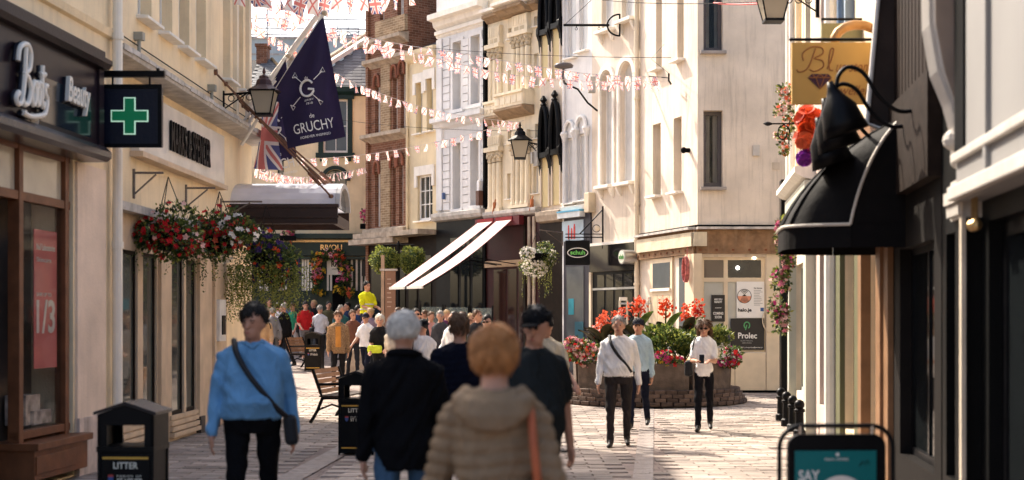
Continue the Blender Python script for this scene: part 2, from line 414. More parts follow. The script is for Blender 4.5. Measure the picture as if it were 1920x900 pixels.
# ================================================================ left: pharmacy building
def bpt(y): return (-4.7+.071*(y-15.4), y)
fb = Fac(bpt(8.0), bpt(16.45)); fb.root('pharmacy_building', 'cream pharmacy building with plum fascia and brown timber shopfront, leftmost in view')
W = fb.W; ushop0, ushop1 = 0.6, fb.u(137)
wall(fb, 0, W, 0, 9.0, [(ushop0, ushop1, .02, 3.6)], cream, .5, 6)
ud = fb.u(40); uw0, uw1 = fb.u(46), fb.u(133)
fr = MB()
for u in (ushop0, ud-.9, ud, uw1-.10): fr.box(u, .02, .45 if u > ud-.1 else .02, u+.1, .14, 3.46)
for z in (2.86, 3.36): fr.box(ushop0, .03, z, ushop1, .13, z+.09)
fr.box(ud, .03, .50, ushop1, .13, .58)
shopf = fb.add(fr, 'shopfront', brownframe, bevel=.006)
riser = MB().box(ud-.02, -.14, .1, ushop1+.05, .3, .40).box(ud-.05, -.19, .40, ushop1+.09, .3, .47).box(ud, -.155, .16, ushop1-.3, -.14, .34)
riser.build('stall_riser', brownframe, shopf, bevel=.006)
MB().box(ud+.1, .07, .58, uw1-.1, .08, 2.86).build('pane', gclear, shopf)
for a, b in ((ushop0+.1, ud-.9), (ud-.8, ud), (ud+.1, uw1-.1)): MB().box(a, .07, 2.95, b, .08, 3.36).build('pane', gpale, shopf)
MB().box(ushop0, .3, 0.02, ud, .32, 2.86).build('door', darkbrown, shopf)
boxf(fb, ud, ushop1, .02, 3.5, -.46, -.48, mat('shop_interior', (.10, .075, .06), .8), 'interior_back')
redposter = mat('red_poster', (.66, .16, .14), .5, .15, 2, .02); paleprint = mat('pale_print', (.75, .68, .58), .6, .06)
po = boxf(fb, fb.u(80), fb.u(122), fb.z(100, 690), fb.z(100, 432), -.09, -.10, redposter, 'window_poster')
tm = MB(); a, b = fb.u(84), fb.u(118)
text(tm, '1/3', a, b, fb.z(100, 625), fb.z(100, 562), .089, .004, bold=.02); text(tm, 'No7 Laboratories', a, b, fb.z(100, 470), fb.z(100, 458), .089, .004)
text(tm, 'Skincare', a, b-.1, fb.z(100, 492), fb.z(100, 483), .089, .004); text(tm, 'SAVE UP TO', a, b-.1, fb.z(100, 556), fb.z(100, 549), .089, .004)
tm.build('print', paleprint, po)
dm = MB(); dm.box(fb.u(92), .16, .6, fb.u(125), .4, fb.z(100, 770)); dm.box(fb.u(84), .2, .6, fb.u(110), .42, fb.z(100, 740))
fb.add(dm, 'window_display', mat('display_cartons', (.55, .45, .38), .6, .5, 9, 0))
fb.add(MB().ball((fb.u(104), .12, fb.z(104, 655)), .10, 14, 7, (1, .1, 1)), 'price_sticker', mat('yellow_sticker', (.75, .52, .12), .5))
# fascia
fx = MB().box(-.1, 0.005, 3.56, fb.u(188, .22), -.22, 4.40); fas = fb.add(fx, 'fascia', darkplum)
fm = MB(); fm.prism([(-.02, 4.40), (-.30, 4.40), (-.34, 4.45), (-.34, 4.50), (-.26, 4.54), (-.26, 4.60), (0, 4.63)], -.1, fb.u(189, .22)+.03, 'x')
fm.build('cornice', mat('plum_moulding', (.025, .016, .018), .4, .15, spec=.15), fas)
fm = MB(); fm.prism([(0, 3.40), (-.28, 3.40), (-.33, 3.44), (-.33, 3.50), (-.27, 3.56), (0, 3.56)], -.1, fb.u(189, .22)+.03, 'x')
fm.build('lower_moulding', mat('plum_moulding_low', (.05, .04, .043), .25, .15, spec=.4), fas)
MB().box(fb.u(189, .22)-.12, -.25, 3.54, fb.u(189, .22)+.02, -.02, 4.42).build('end_post', darkplum, fas)
letw = mat('cream_letter_face', (.80, .75, .66), .4, .05, 5, 0); letside = mat('dark_letter_return', (.012, .012, .02), .4)
n = .22
# script lettering: hand-drawn strokes swept as raised letters
def stroke(mb, pts, u0, u1, z0, z1, y, r, depth=.05, cl=False):
    pts = [Vector((p[0], p[1], 0)) for p in pts]; out = []
    for i in range(len(pts)-1):
        p0_, p1_, p2_, p3_ = pts[max(i-1, 0)], pts[i], pts[i+1], pts[min(i+2, len(pts)-1)]
        for k in range(6):
            t = k/6; out.append(.5*((2*p1_)+(p2_-p0_)*t+(2*p0_-5*p1_+4*p2_-p3_)*t*t+(3*p1_-p0_-3*p2_+p3_)*t**3))
    out.append(pts[-1])
    q = [(u0+(u1-u0)*p.x, y, z0+(z1-z0)*p.y) for p in out]
    mb.tube(q, r, 8); return mb
u0, u1 = fb.u(12, n), fb.u(74, n); z0, z1 = fb.z(45, 222, n), fb.z(45, 88, n)
S = [[(.16, .30), (.06, .22), (.10, .14), (.24, .17), (.34, .40), (.40, .75), (.42, .95)],
     [(.12, .72), (.20, .92), (.45, 1.0), (.60, .90), (.55, .68), (.36, .58), (.52, .54), (.60, .38), (.50, .20), (.34, .16), (.30, .24)],
     [(.72, .52), (.64, .40), (.66, .22), (.74, .22), (.79, .38), (.74, .52), (.84, .50)],
     [(.88, .52), (.83, .40), (.84, .24), (.91, .24), (.95, .40), (.90, .53), (1.0, .52)],
     [(1.06, .80), (1.04, .55), (1.03, .30), (1.07, .22), (1.12, .28)], [(.97, .66), (1.06, .68), (1.16, .69)],
     [(1.24, .54), (1.16, .52), (1.16, .42), (1.24, .34), (1.20, .20), (1.08, .10), (.6, .02), (.30, .04)]]
sm = MB(); sb = MB()
for s_ in S:
    s_ = [(a*.8, b) for a, b in s_]
    stroke(sb, s_, u0, u1, z0, z1, -n-.045, .030); stroke(sm, s_, u0, u1, z0, z1, -n-.075, .027)
sb.build('letter_returns', letside, fas); sm.build('lettering', letw, fas)
tm = MB(); text(tm, 'Beauty', fb.u(116, n), fb.u(158, n), fb.z(136, 212, n), fb.z(136, 150, n), -n-.03, .04, shear=.25, bold=.015)
tm.build('lettering', letw, fas)
tm = MB(); text(tm, 'Est 1849', fb.u(44, n), fb.u(69, n), fb.z(56, 231, n), fb.z(56, 210, n), -n-.01, .012); tm.build('lettering', letw, fas)
tm = MB(); text(tm, 'Beauty', fb.u(116, n)-.02, fb.u(158, n)-.02, fb.z(136, 214, n), fb.z(136, 152, n), -n, .03, shear=.25, bold=.02); tm.build('letter_returns', letside, fas)
boxf(fb, fb.u(75, n), fb.u(170, n), 3.62, fb.z(120, 160, n), n, n+.004, glass('dark_glossy_panel', (.010, .018, .028), .1), 'fascia_panel', fas)
boxf(fb, ushop1+.05, W-.28, 0, 3.38, 0, .03, pinkcream, 'pillar')
boxf(fb, ushop1+.03, W-.26, 0, .62, .03, .06, mat('chipped_plinth', (.62, .50, .43), .8, .2, 6, .4, 15, streak=.7, dirt=(.05, .04, .035)), 'plinth')
dp = MB().tube([(W-.10, -.10, .05), (W-.10, -.10, 9)], .058, 12)
for z in (.1, 2.5, 4.9, 7.3): dp.lathe([(.070, 0), (.070, .08)], 12, (W-.10, -.10, z))
fb.add(dp, 'downpipe', mat('cream_downpipe', (.88, .80, .68), .5, .06), smooth=False)
cornice(fb, 0, W, 4.9, [(0, 0), (.05, .02), (.07, .10), (.03, .12), (0, .14)], cream, 'string_course')
ws = [(.5, 1.5, 5.6, 7.6), (2.6, 3.6, 5.6, 7.6), (4.7, 5.7, 5.6, 7.6)]

# ================================================================ left: department store with hanging baskets
fm_ = Fac((-4.90, 16.5), (-4.65, 25.4)); fm_.root('department_store', 'cream department store with marble sign panel and sandstone shopfront below canopy')
f = fm_; W = f.W; zs = 5.63
up = [f.rect(258, 0, 284, 60), f.rect(299, 0, 323, 60), f.rect(335, 0, 355, 60), f.rect(367, 0, 386, 60), f.rect(418, 0, 432, 60), f.rect(445, 0, 456, 60)]
up = [(a, b, zs, 8.0) for a, b, _, _ in up]
low = [(f.u(229), f.u(262), .42, 2.45), (f.u(266), f.u(291), .42, 2.45), (f.u(321), f.u(346), .35, 2.45), (f.u(348), f.u(366), .35, 2.45)]
wall(f, 0, W, 0, 9.6, up, cream, .22, 8, name='wall')
for h in up: window(f, h, winwhite, gpale, y=.15, nz=2, sill=trimwhite, fw=.06, sd=.16)
for h in up[4:]:
    boxf(f, h[1]+.18, h[1]+.34, 5.1, 9.5, 0, .07, cream2, 'pilaster')
# weathered ledge
led = MB().prism([(0.01, 4.78), (-.36, 4.80), (-.38, 4.88), (-.30, 4.92), (0.01, 5.08)], .02, W-.02, 'x'); f.add(led, 'ledge', lead)
MB_ = MB()
for i in range(26):
    a = .05+i*(W-.1)/26; MB_.box(a, -.395, 4.845+random.uniform(-.01, .01), a+(W-.1)/26-.02, -.30, 4.90+random.uniform(-.01, .015))
f.add(MB_, 'lead_flashing', lead)
marble = mat('veined_marble', (.76, .69, .60), .25, .16, 2.2, .04, 6, spec=.6)
n = .12
pan = MB().box(f.u(262, n), 0.005, 3.83, f.u(421, n), -n, 4.62); panel = f.add(pan, 'sign_panel', marble, bevel=.01)
MB().box(f.u(262, n)-.03, .005, 3.76, f.u(421, n)+.03, -n-.05, 3.83).build('panel_ledge', sandstone, panel)
tm = MB(); text(tm, 'MARKS & SPENCER', f.u(325, n+.06), f.u(398, n+.06), 4.00, 4.42, -n-.01, .03, bold=.02, spacing=1.12); tm.build('lettering', black, panel)
# sandstone shopfront standing 6 cm proud of the wall
n = .10
wall_f = Fac(f.world(0, n), f.world(W, n)); wall_f.o = f.o; wall_f.rootM = f.M; g = wall_f
low = [(g.u(230), g.u(258), .42, 2.55), (g.u(268), g.u(294), .42, 2.55), (g.u(322), g.u(345), .35, 2.55), (g.u(349), g.u(368), .35, 2.55)]
wall(g, .30, g.u(425), 0, 3.0, low, sandstone, .085, 0, name='shopfront')
for h in low:
    o = window(g, h, darkbrown, glass('store_window_glass', (.075, .078, .068), .05), y=.03, fw=.045, nz=1)
ledg = MB().box(.25, -.16, 3.0, g.u(428), .05, 3.10); g.add(ledg, 'shopfront_ledge', lead)
for px in (210, 296, 369, 398):
    a = g.u(px); boxf(g, a, a+(.20 if px < 390 else .12), .25, 3.0, 0, .05, sandstone, 'pilaster', bevel=.006)
    boxf(g, a-.02, a+.24, 0, .25, 0, .07, mat('dark_plinth', (.06, .05, .045), .5), 'plinth')
for a, b in ((g.u(226), g.u(296)), (g.u(318), g.u(369))):
    mb = MB()
    for k in range(4): mb.box(a, -.07+.015*k, .06+.08*k, b, .0, .12+.08*k)
    g.add(mb, 'stall_riser', sandstone)
# door entry panel and small details
boxf(g, g.u(400), g.u(412), 1.35, 2.0, .05, .10, mat('entry_panel_white', (.75, .72, .68), .4), 'entry_panel')
boxf(g, g.u(404), g.u(410), 1.45, 1.75, .10, .115, black, 'entry_screen')
for px, py in ((252, 68), (390, 165)):
    u, z = f.p(px, py); mb = MB().box(u-.05, 0, z-.05, u+.06, -.12, z+.05).tube([(u, -.06, z-.05), (u, -.06, z-.42)], .025, 8); f.add(mb, 'floodlight', mat('grey_fitting', (.30, .29, .25), .5))
for z in (5.2,):
    f.add(MB().tube([(.3, -.05, z), (W-.2, -.05, z)], .008, 6), 'cable', blackmatt)

# canopy
cpy = [23.7, 25.35]; zc0, zc1 = 3.28, 4.02; xw, xo = -4.72, -2.93
can = thing('entrance_canopy', 'grey barrel vaulted canopy with dark fascia held by four rusty rods', 'canopy', (xw, 24.5, 0))
hw = .82; N_ = 12
prof = [(-hw*math.cos(math.pi*i/N_), zc0+.30+(zc1-zc0-.30)*math.sin(math.pi*i/N_)) for i in range(N_+1)]
sheet = mat('glossy_polycarbonate', (.82, .82, .86), .15, .10, 2.5, .02, 5, spec=.8, coat=.6, trans=.5)
vm = MB(); outer = prof; inner = [(a*.97, b-.025) for a, b in prof]
Lc = xo-xw
vm.prism(outer+inner[::-1], 0.0, Lc, 'x'); vm.build('vault', sheet, can, smooth=False)
frm = MB().box(-.02, -hw-.03, zc0, Lc+.03, -hw+.03, zc0+.31).box(-.02, hw-.03, zc0, Lc+.03, hw+.03, zc0+.31).box(Lc-.05, -hw, zc0, Lc+.03, hw, zc0+.15)
frm.box(-.02, -hw-.06, zc0+.10, Lc+.05, -hw-.03, zc0+.14).box(-.02, -hw-.06, zc0+.27, Lc+.05, -hw-.03, zc0+.33)
frm.build('fascia', mat('dark_brown_metal', (.035, .018, .014), .4, .2), can)
ring = MB()
for k in range(N_):
    a0, a1 = prof[k], prof[k+1]; i0, i1 = (a0[0]*.84, zc0+.30+(a0[1]-zc0-.30)*.82), (a1[0]*.84, zc0+.30+(a1[1]-zc0-.30)*.82)
    ring.prism([a0, a1, i1, i0], Lc-.02, Lc+.06, 'x')
ring.build('end_arch', mat('grey_metal_arch', (.45, .43, .42), .35), can)
MB().prism([(a*.84, zc0+.30+(b-zc0-.30)*.82) for a, b in prof], Lc-.03, Lc-.01, 'x').build('end_panel', gmid, can)
rod = mat('rusty_rod', (.15, .07, .04), .5, .4, 12, .2, 40)
for a, b in (((-4.72, 22.6, 5.62), (-3.02, 23.75, 3.74)), ((-4.70, 23.3, 5.56), (-3.12, 24.25, 3.92)), ((-4.69, 24.0, 5.45), (-3.0, 24.9, 3.95)), ((-4.68, 24.6, 5.40), (-2.98, 25.3, 3.82))):
    a = Vector(a)-Vector((xw, 24.5, 0)); b = Vector(b)-Vector((xw, 24.5, 0)); q = MB().tube([a, b], .017, 8)
    q.tube([a.lerp(b, .80), a.lerp(b, .9)], .034, 8); q.tube([a-Vector((.05, 0, 0)), a+Vector((.04, 0, 0))], .05, 8); q.ball(tuple(b), .045); q.build('rod', rod, can)

# ================================================================ end of the street: green shopfront building
fr_ = Fac((-11.5, 48), (-4.05, 48)); f = fr_; f.root('green_front_building', 'cream building with dark green shopfront closing the view down the street')
gz = G(48); Wd = f.W
green = mat('dark_green_paint', (.006, .022, .020), .45, .15, 4, .05, 40, spec=.25)
ho = [f.rect(606, 186, 652, 286), (f.u(520), f.u(532), f.z(525, 350), f.z(525, 295)), (f.u(608), f.u(650), f.z(630, 375), f.z(630, 318))]
zsf = f.z(620, 447)
wall(f, 0, Wd, 0, f.z(650, 172), ho, yelcream, .2, 5, top=False)
o = window(f, ho[0], winwhite, gmid, y=.10, nx=2, nz=2, fw=.06)
a, b, c, d = ho[0]
mb = MB().box(a-.16, -.06, c-.14, a, .05, d+.10).box(b, -.06, c-.14, b+.16, .05, d+.10).box(a-.22, -.10, d+.0, b+.22, .04, d+.14).box(a-.24, -.14, c-.18, b+.24, .04, c-.02)
for q in (a-.1, b+.02): mb.box(q, -.1, c-.30, q+.1, .03, c-.18)
mb.build('surround', green, o)
window(f, ho[1], green, gmid, y=.10, nx=1, nz=1)
a, b, c, d = ho[2]; r = (b-a)/2
arch_fill(f, a, b, d-r, yelcream, .19, ring=green); window(f, (a, b, c, d), green, gmid, y=.10, nx=2, nz=2)
cornice(f, 0, Wd, f.z(650, 180), [(0, 0), (.15, .04), (.25, .12), (.25, .28), (.2, .30)], green, 'eaves')
# shopfront
boxf(f, f.u(440), f.u(712), zsf-.02, zsf+.14, 0, .42, green, 'shopfront_cornice')
boxf(f, f.u(440), f.u(705), f.z(620, 480), f.z(620, 455), 0, .28, green, 'fascia')
boxf(f, f.u(440), f.u(705), f.z(620, 487), f.z(620, 482), 0, .32, green, 'fascia_moulding')
gold = mat('gold_leaf', (.75, .48, .20), .35, .2, 5, 0, metal=.3)
tm = MB(); text(tm, 'RIVOLI', f.u(601, .3), f.u(641, .3), f.z(620, 469, .3), f.z(620, 458.5, .3), -.28, .03, bold=.01); f.add(tm, 'lettering', gold)
mb = MB()
for k in range(60):
    u = f.u(552)+k*(f.u(700)-f.u(552))/60; mb.box(u, -.30, f.z(620, 455), u+.028, -.34, f.z(620, 451.5))
f.add(mb, 'dentil_band', gold)
stw = mat('white_stripe_paint', (.74, .70, .64), .5); zb, zt = f.z(620, 545), f.z(620, 484)
boxf(f, f.u(440), f.u(705), 0, zt, 0, .10, green, 'shopfront')
for px in (486, 496, 522, 528, 534, 566, 571, 576, 582, 588, 613, 619, 658, 667, 676, 684, 693):
    boxf(f, f.u(px, .1), f.u(px+(7 if px < 500 or px in (522, ) else 3.6), .1), zb, zt-.05, .10, .12, stw, 'stripe')
boxf(f, f.u(624), f.u(648), gz, zb+.5, .10, .11, blackmatt, 'doorway')
rb = boxf(f, f.u(613, .2), f.u(640, .2), f.z(625, 515, .2), f.z(625, 482, .2), .13, .16, mat('white_sign_board', (.78, .74, .68), .5), 'sign_board')
tm = MB(); text(tm, 'RAL', f.u(621, .2), f.u(641, .2), f.z(625, 500, .2), f.z(625, 490, .2), -.16, .01, bold=.03); text(tm, 'UNIFORM', f.u(622, .2), f.u(638, .2), f.z(625, 506, .2), f.z(625, 503, .2), -.16, .01); tm.build('lettering', black, rb)
boxf(f, f.u(679), f.u(706), f.z(690, 518), f.z(690, 488), .12, .16, mat('dark_sign', (.02, .016, .02), .5), 'dark_sign')
# slate roof: hip slope falling towards the street, one slate at a time
ze = f.z(650, 168)+.02
rM = f.rootM.inverted() @ f.M
pitch = R_(40); sl = MB().box(0, 0, 0, .30, .26, .014)
rt = MB(); uL, uR = f.u(560), f.u(712)
ridge = 2.9
rt.add([(uL, 0, ze), (Wd, 0, ze), (Wd, ridge, ze+ridge*math.tan(pitch)), (uR-.2, ridge, ze+ridge*math.tan(pitch))], [(0, 1, 2, 3)])
rt.add([(-.5, 0, ze-.2), (uL, 0, ze-.2), (uL, 4, ze-.2), (-.5, 4, ze-.2)], [(0, 1, 2, 3)])
roof = f.add(rt, 'roof', mat('roof_felt', (.05, .05, .052), .9))
first = None
for r_i in range(16):
    s_ = r_i*.20
    if s_*math.cos(pitch) > ridge: break
    ul = uL+(uR-.2-uL)*(s_*math.cos(pitch)/ridge)
    u = ul+(.15 if r_i % 2 else 0)
    while u < Wd-.25:
        if first is None: first = q = sl.build('slate', slate, roof)
        else: q = first.copy(); COL.objects.link(q)
        q.location = (u, s_*math.cos(pitch)-.01, ze+s_*math.sin(pitch)+.012+random.uniform(0, .006)); q.rotation_euler = (pitch-.04, 0, random.uniform(-.01, .01)); u += .303
vb = MB(); A = Vector((uL-.05, -.06, ze)); B = Vector((uR-.2, ridge, ze+ridge*math.tan(pitch)))
for off, m_, nm in ((Vector((0, 0, .05)), trimwhite, 'barge_board'), (Vector((-.22, .25, .16)), stonedirty, 'verge_coping')):
    q = MB(); a, b = A+off, B+off; w_ = Vector((-.16, .1, .0)); h_ = Vector((0, 0, .16))
    q.add([a, a+w_, a+w_+h_, a+h_, b, b+w_, b+w_+h_, b+h_], [(0, 1, 2, 3), (4, 7, 6, 5), (0, 4, 5, 1), (1, 5, 6, 2), (2, 6, 7, 3), (3, 7, 4, 0)]); q.build(nm, m_, roof)

# neighbour with hipped slate roof, left behind the store
f = Fac((-13, 52), (-8.15, 52)); f.root('hip_roofed_house', 'grey slate hipped roof house rising behind the store corner')
wall(f, 0, f.W, 0, f.z(490, 165), [], yelcream, .1, 5, top=False)
ze = f.z(490, 168); zr = f.z(487, 88); ur = f.u(487)
rf = MB().add([(-1, -.2, ze), (f.W+.4, -.2, ze), (ur, 2.6, zr), (-1, 2.6, zr), (f.W+.4, 5, ze)], [(0, 1, 2, 3), (1, 4, 2)])
rf = f.add(rf, 'roof', mat('roof_felt', (.05, .05, .052), .9))
nrm = math.atan2(zr-ze, 2.8); ln = math.hypot(zr-ze, 2.8); s1 = None
k = 0; s_ = 0
while s_ < ln-.1:
    fr0 = s_/ln; ue = f.W+.4+(ur-f.W-.4)*fr0; u = f.u(462)+(.15 if k % 2 else 0)
    while u < ue-.2:
        if s1 is None: s1 = q = MB().box(0, 0, 0, .295, .26, .014).build('slate', slate, rf)
        else: q = s1.copy(); COL.objects.link(q)
        q.location = (u, -.2+s_*math.cos(nrm), ze+s_*math.sin(nrm)+.012); q.rotation_euler = (nrm-.04, 0, random.uniform(-.01, .01)); u += .30
    s_ += .2; k += 1
MB().tube([(f.W+.4, -.2, ze+.03), (ur, 2.6, zr+.05)], .06, 6).build('hip_tiles', mat('lichen_ridge', (.30, .20, .10), .9, .4, 9), rf)
u = f.u(473); MB().box(u-.25, 2.2, zr-.5, u+.15, 2.9, zr+.45).box(u-.3, 2.15, zr+.45, u+.2, 2.95, zr+.55).build('chimney', brick, rf)
u = f.u(470); tt = MB().tube([(u+1.3, 1.5, zr-2.2), (u+1.3, 1.5, zr-.2)], .22, 10).lathe([(.3, 0), (.3, .1), (.2, .25)], 10, (u+1.3, 1.5, zr-.2))
tt.build('chimney_stack', stonedirty, rf)

# far pale-blue block with railings
f = Fac((-18, 78), (-3.5, 78)); f.root('pale_blue_block', 'large pale blue rendered block with roof railings behind the slate roofs')
zt = f.z(600, 73); wall(f, 0, f.W, 0, zt, [], mat('pale_blue_render', (.42, .50, .53), .9, .08, .6, .15, 20, streak=.25), .1, 8)
boxf(f, 0, f.W, zt, zt+.12, -.05, .1, lead, 'parapet_coping')
boxf(f, f.u(470), f.u(700), f.z(600, 100)-.1, f.z(600, 100), 0, .03, lead, 'string_line')
mb = MB()
for z in (f.z(600, 34), f.z(600, 52), f.z(600, 64)): mb.tube([(0, .3, z+.1), (f.W, .3, z-.1)], .035, 6)
for px in (499, 693): mb.tube([(f.u(px), .3, zt), (f.u(px), .3, f.z(600, 15))], .045, 6)
f.add(mb, 'railing', mat('grey_steel', (.22, .22, .23), .4, metal=.5))
sc_ = MB(); u0, u1 = f.u(629), f.u(670); z0, z1 = zt+.1, f.z(650, 50)
for a in (u0, (u0+u1)/2, u1): sc_.tube([(a, .5, z0), (a+.05, .5, z1+.2)], .03, 6); sc_.tube([(a+.3, 1.4, z0), (a, 1.4, z1)], .03, 6)
for z in (z0+.4, z1): sc_.tube([(u0, .5, z), (u1, .5, z)], .03, 6); sc_.tube([(u0, 1.4, z), (u1, 1.4, z)], .03, 6)
sc_.tube([(u0, .5, z0), (u1, 1.4, z1)], .025, 6)
f.add(sc_, 'roof_frame', mat('grey_steel', (.22, .22, .23), .4, metal=.5))
u, z = f.p(671, 92); f.add(MB().box(u-.2, -.4, z-.5, u+.2, .0, z+.7), 'chimney', mat('terracotta_brick', (.45, .16, .06), .8, .2))
# ================================================================ the row across the street, far to near
PTS = {'a': (-4.56, 45.1), 'b': (-3.18, 43.4), 'c': (-2.2, 42.1), 'd': (-.68, 40.0), 'e': (.78, 37.9), 'f': (1.36, 37.0), 'g': (2.02, 35.9), 'h': (3.04, 33.7), 'i': (3.98, 30.5), 'j': (6.4, 30.5)}
def shopdark(f, u0, u1, z1, m=None, name='shopfront', n=.05):
    return boxf(f, u0, u1, 0, z1, 0, n, m or blackmatt, name)

# ---- brick building
f = Fac(PTS['a'], PTS['b']); f.root('brick_building', 'red and buff brick building with pointed hood moulds beside the slate roof'); W = f.W
zl = f.z(727, 252); zb = f.z(727, 440); ztop = 15.5
def hx(px0, px1, py0, py1, n=0): return (f.u(px0), f.u(px1), f.z((px0+px1)/2, py1), f.z((px0+px1)/2, py0))
ho = [hx(703, 713, 160, 250), hx(737, 745, 145, 242), hx(751, 760, 138, 240), hx(703, 713, 322, 425), hx(736, 742, 312, 422), hx(748, 756, 308, 420),
      hx(712, 720, 5, 60), hx(745, 757, -20, 42)]
wall(f, 0, W, 0, ztop, ho, brick, .22, 4)
for h in ho: window(f, h, winwhite, gblue, y=.14, nz=2, fw=.04)
for px0, px1, y0, y1 in ((716, 733, 120, 250), (716, 733, 300, 430)):
    boxf(f, f.u(px0), f.u(px1), f.z(725, y1), f.z(725, y0), 0, .05, brickbuff, 'buff_panel')
boxf(f, f.u(709), W, f.z(735, 65), f.z(735, 35), 0, .12, brickbuff, 'buff_band')
for py, pr in ((252, .30), (75, .34), (432, .20), (110, .22)):
    cornice(f, -.05, W+.02, f.z(727, py), [(0, -.22), (pr*.5, -.12), (pr, -.06), (pr, .05), (0, .10)], stonedirty)
for px, py in ((708, 150), (741, 132), (755, 124), (708, 312), (739, 300), (752, 296)):
    u, z = f.p(px, py); mb = MB(); r = .15
    mb.tube([(u-r, -.05, z-.25)]+[(u-r*math.cos(t), -.06, z-.1+.26*math.sin(t)) for t in [math.pi*i/8 for i in range(9)]]+[(u+r, -.05, z-.25)], .045, 6)
    f.add(mb, 'hood_mould', mat('terracotta_moulding', (.26, .10, .06), .8, .2))
boxf(f, 0, .12, 0, ztop, 0, .10, brick, 'corner_pier')
mb = MB().box(-.12, -.5, zb-.12, W+.3, .05, zb+.05).box(-.2, -.62, zb-.30, W+.1, .0, zb-.14); f.add(mb, 'shop_cornice', stonedirty)
shopdark(f, 0, W, zb-.3, darkbrown)
for px0, px1 in ((700, 722), (726, 745), (750, 763)): boxf(f, f.u(px0), f.u(px1), .9, f.z(735, 470), .06, .075, gshop, 'pane')

# ---- yellow-cream building
f = Fac(PTS['b'], PTS['c']); f.root('yellow_cream_building', 'narrow yellow cream building with lower roof next to the brick building'); W = f.W
ztop = f.z(795, 92)
ho = [hx(780, 792, 155, 250), hx(800, 812, 147, 245), hx(783, 811, 328, 413)]
wall(f, 0, W, 0, ztop, ho, yelcream, .2, 4)
for h in ho[:2]: window(f, h, paleyellow, gpale, y=.14, nz=1, fw=.03, sill=trimwhite)
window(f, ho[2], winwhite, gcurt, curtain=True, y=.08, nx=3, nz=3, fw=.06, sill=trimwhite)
for h in ho:
    a, b, c, d = h; t = .13
    mb = MB().box(a-t, .005, d, b+t, -.05, d+.28).box(a-t, .005, d-.35, a, -.05, d).box(b, .005, d-.35, b+t, -.05, d); f.add(mb, 'window_head', trimwhite)
cornice(f, 0, W, ztop-.1, [(0, -.25), (.12, -.15), (.18, -.02), (.18, .1), (0, .12)], yelcream)
rf = MB().add([(0, -.1, ztop), (W, -.1, ztop), (W, 3.5, ztop+1.5), (0, 3.5, ztop+1.5)], [(0, 1, 2, 3)]); f.add(rf, 'roof', slate)
zb = f.z(790, 435)
mb = MB().box(-.05, -.7, zb-.12, W, .05, zb+.03); f.add(mb, 'shop_cornice', stonedirty); shopdark(f, 0, W, zb-.12, darkbrown)
for px0, px1 in ((770, 785), (790, 812)): boxf(f, f.u(px0), f.u(px1), .8, f.z(790, 480), .06, .075, gshop, 'pane')
mb = MB().tube([(.05, -.06, zb), (.05, -.06, ztop)], .04, 8); f.add(mb, 'downpipe', yelcream)

# ---- blue-white building
f = Fac(PTS['c'], PTS['d']); f.root('blue_white_building', 'bluish white stucco building with rusticated pilasters and bracketed cornices'); W = f.W
ztop = 12.6
ho = [hx(851, 867, 78, 205), hx(885, 902, 66, 195), hx(851, 866, 268, 392), hx(884, 900, 258, 385)]
wall(f, 0, W, 0, ztop, ho, bluewhite, .30, 4)
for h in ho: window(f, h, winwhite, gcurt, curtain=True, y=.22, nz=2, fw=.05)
for h in ho:
    a, b, c, d = h; mb = MB().box(a-.10, .005, c, a, -.05, d+.1).box(b, .005, c, b+.1, -.05, d+.1).box(a, .005, d, b, -.05, d+.1).box(a-.1, .005, c-.1, b+.1, -.08, c); f.add(mb, 'architrave', bluewhite)
for px0, px1 in ((833, 845), (870, 880), (905, 914)):
    for ya, yb in ((72, 205), (262, 395)):
        pm_ = (px0+px1)/2; u0, u1 = f.u(px0), f.u(px1); za, zb_ = f.z(pm_, yb), f.z(pm_, ya); k = 9
        for i in range(k):
            z0 = za+(zb_-za)*i/k; boxf(f, u0, u1, z0+.012, za+(zb_-za)*(i+1)/k-.012, 0, .05, bluewhite, 'rusticated_block')
u0, u1 = f.u(822), f.u(832); boxf(f, u0, u1, f.z(827, 395), f.z(827, 75), 0, .08, bluewhite, 'corner_pilaster')
for py, hgt, pr in ((22, .36, .36), (52, .12, .10), (220, .26, .28)):
    cornice(f, -.03, W, f.z(867, py), [(0, -hgt), (pr*.4, -hgt*.7), (pr*.5, -hgt*.3), (pr, -hgt*.2), (pr, .08), (0, .12)], trimwhite if py != 220 else bluewhite)
for i in range(7):
    u = .1+i*(W-.3)/6; z = f.z(867, 235)
    f.add(MB().prism([(0, z), (-.05, z), (-.16, z+.22), (-.16, z+.28), (0, z+.28)], u, u+.08, 'x'), 'bracket', bluewhite)
boxf(f, 0, W, f.z(867, 8), ztop, -.02, .04, bluewhite, 'parapet')
zb = f.z(867, 404); cornice(f, 0, W, zb, [(0, -.15), (.2, -.1), (.25, .0), (.25, .1), (0, .16)], lead, 'shop_cornice'); shopdark(f, 0, W, zb-.1, black)
for px0, px1, n_ in ((848, 862, 0), (868, 884, 0), (890, 908, 0)): boxf(f, f.u(px0), f.u(px1), .5, f.z(867, 445), .055, .07, gshop, 'pane')
boxf(f, W-.10, W+.0, 0, ztop-2.3, .0, .10, blackmatt, 'drain_gap')
# boxes and cables
for px, py, s_, m_ in ((907, 350, .10, mat('alarm_white', (.7, .7, .72), .5)), (908, 372, .13, mat('brown_box', (.10, .045, .03), .5)), (837, 368, .06, mat('blue_box', (.06, .10, .22), .5))):
    u, z = f.p(px, py); boxf(f, u-s_*.6, u+s_*.6, z-s_*1.6, z+s_*1.6, .06, .06+s_*1.4, m_, 'wall_box', bevel=.01)

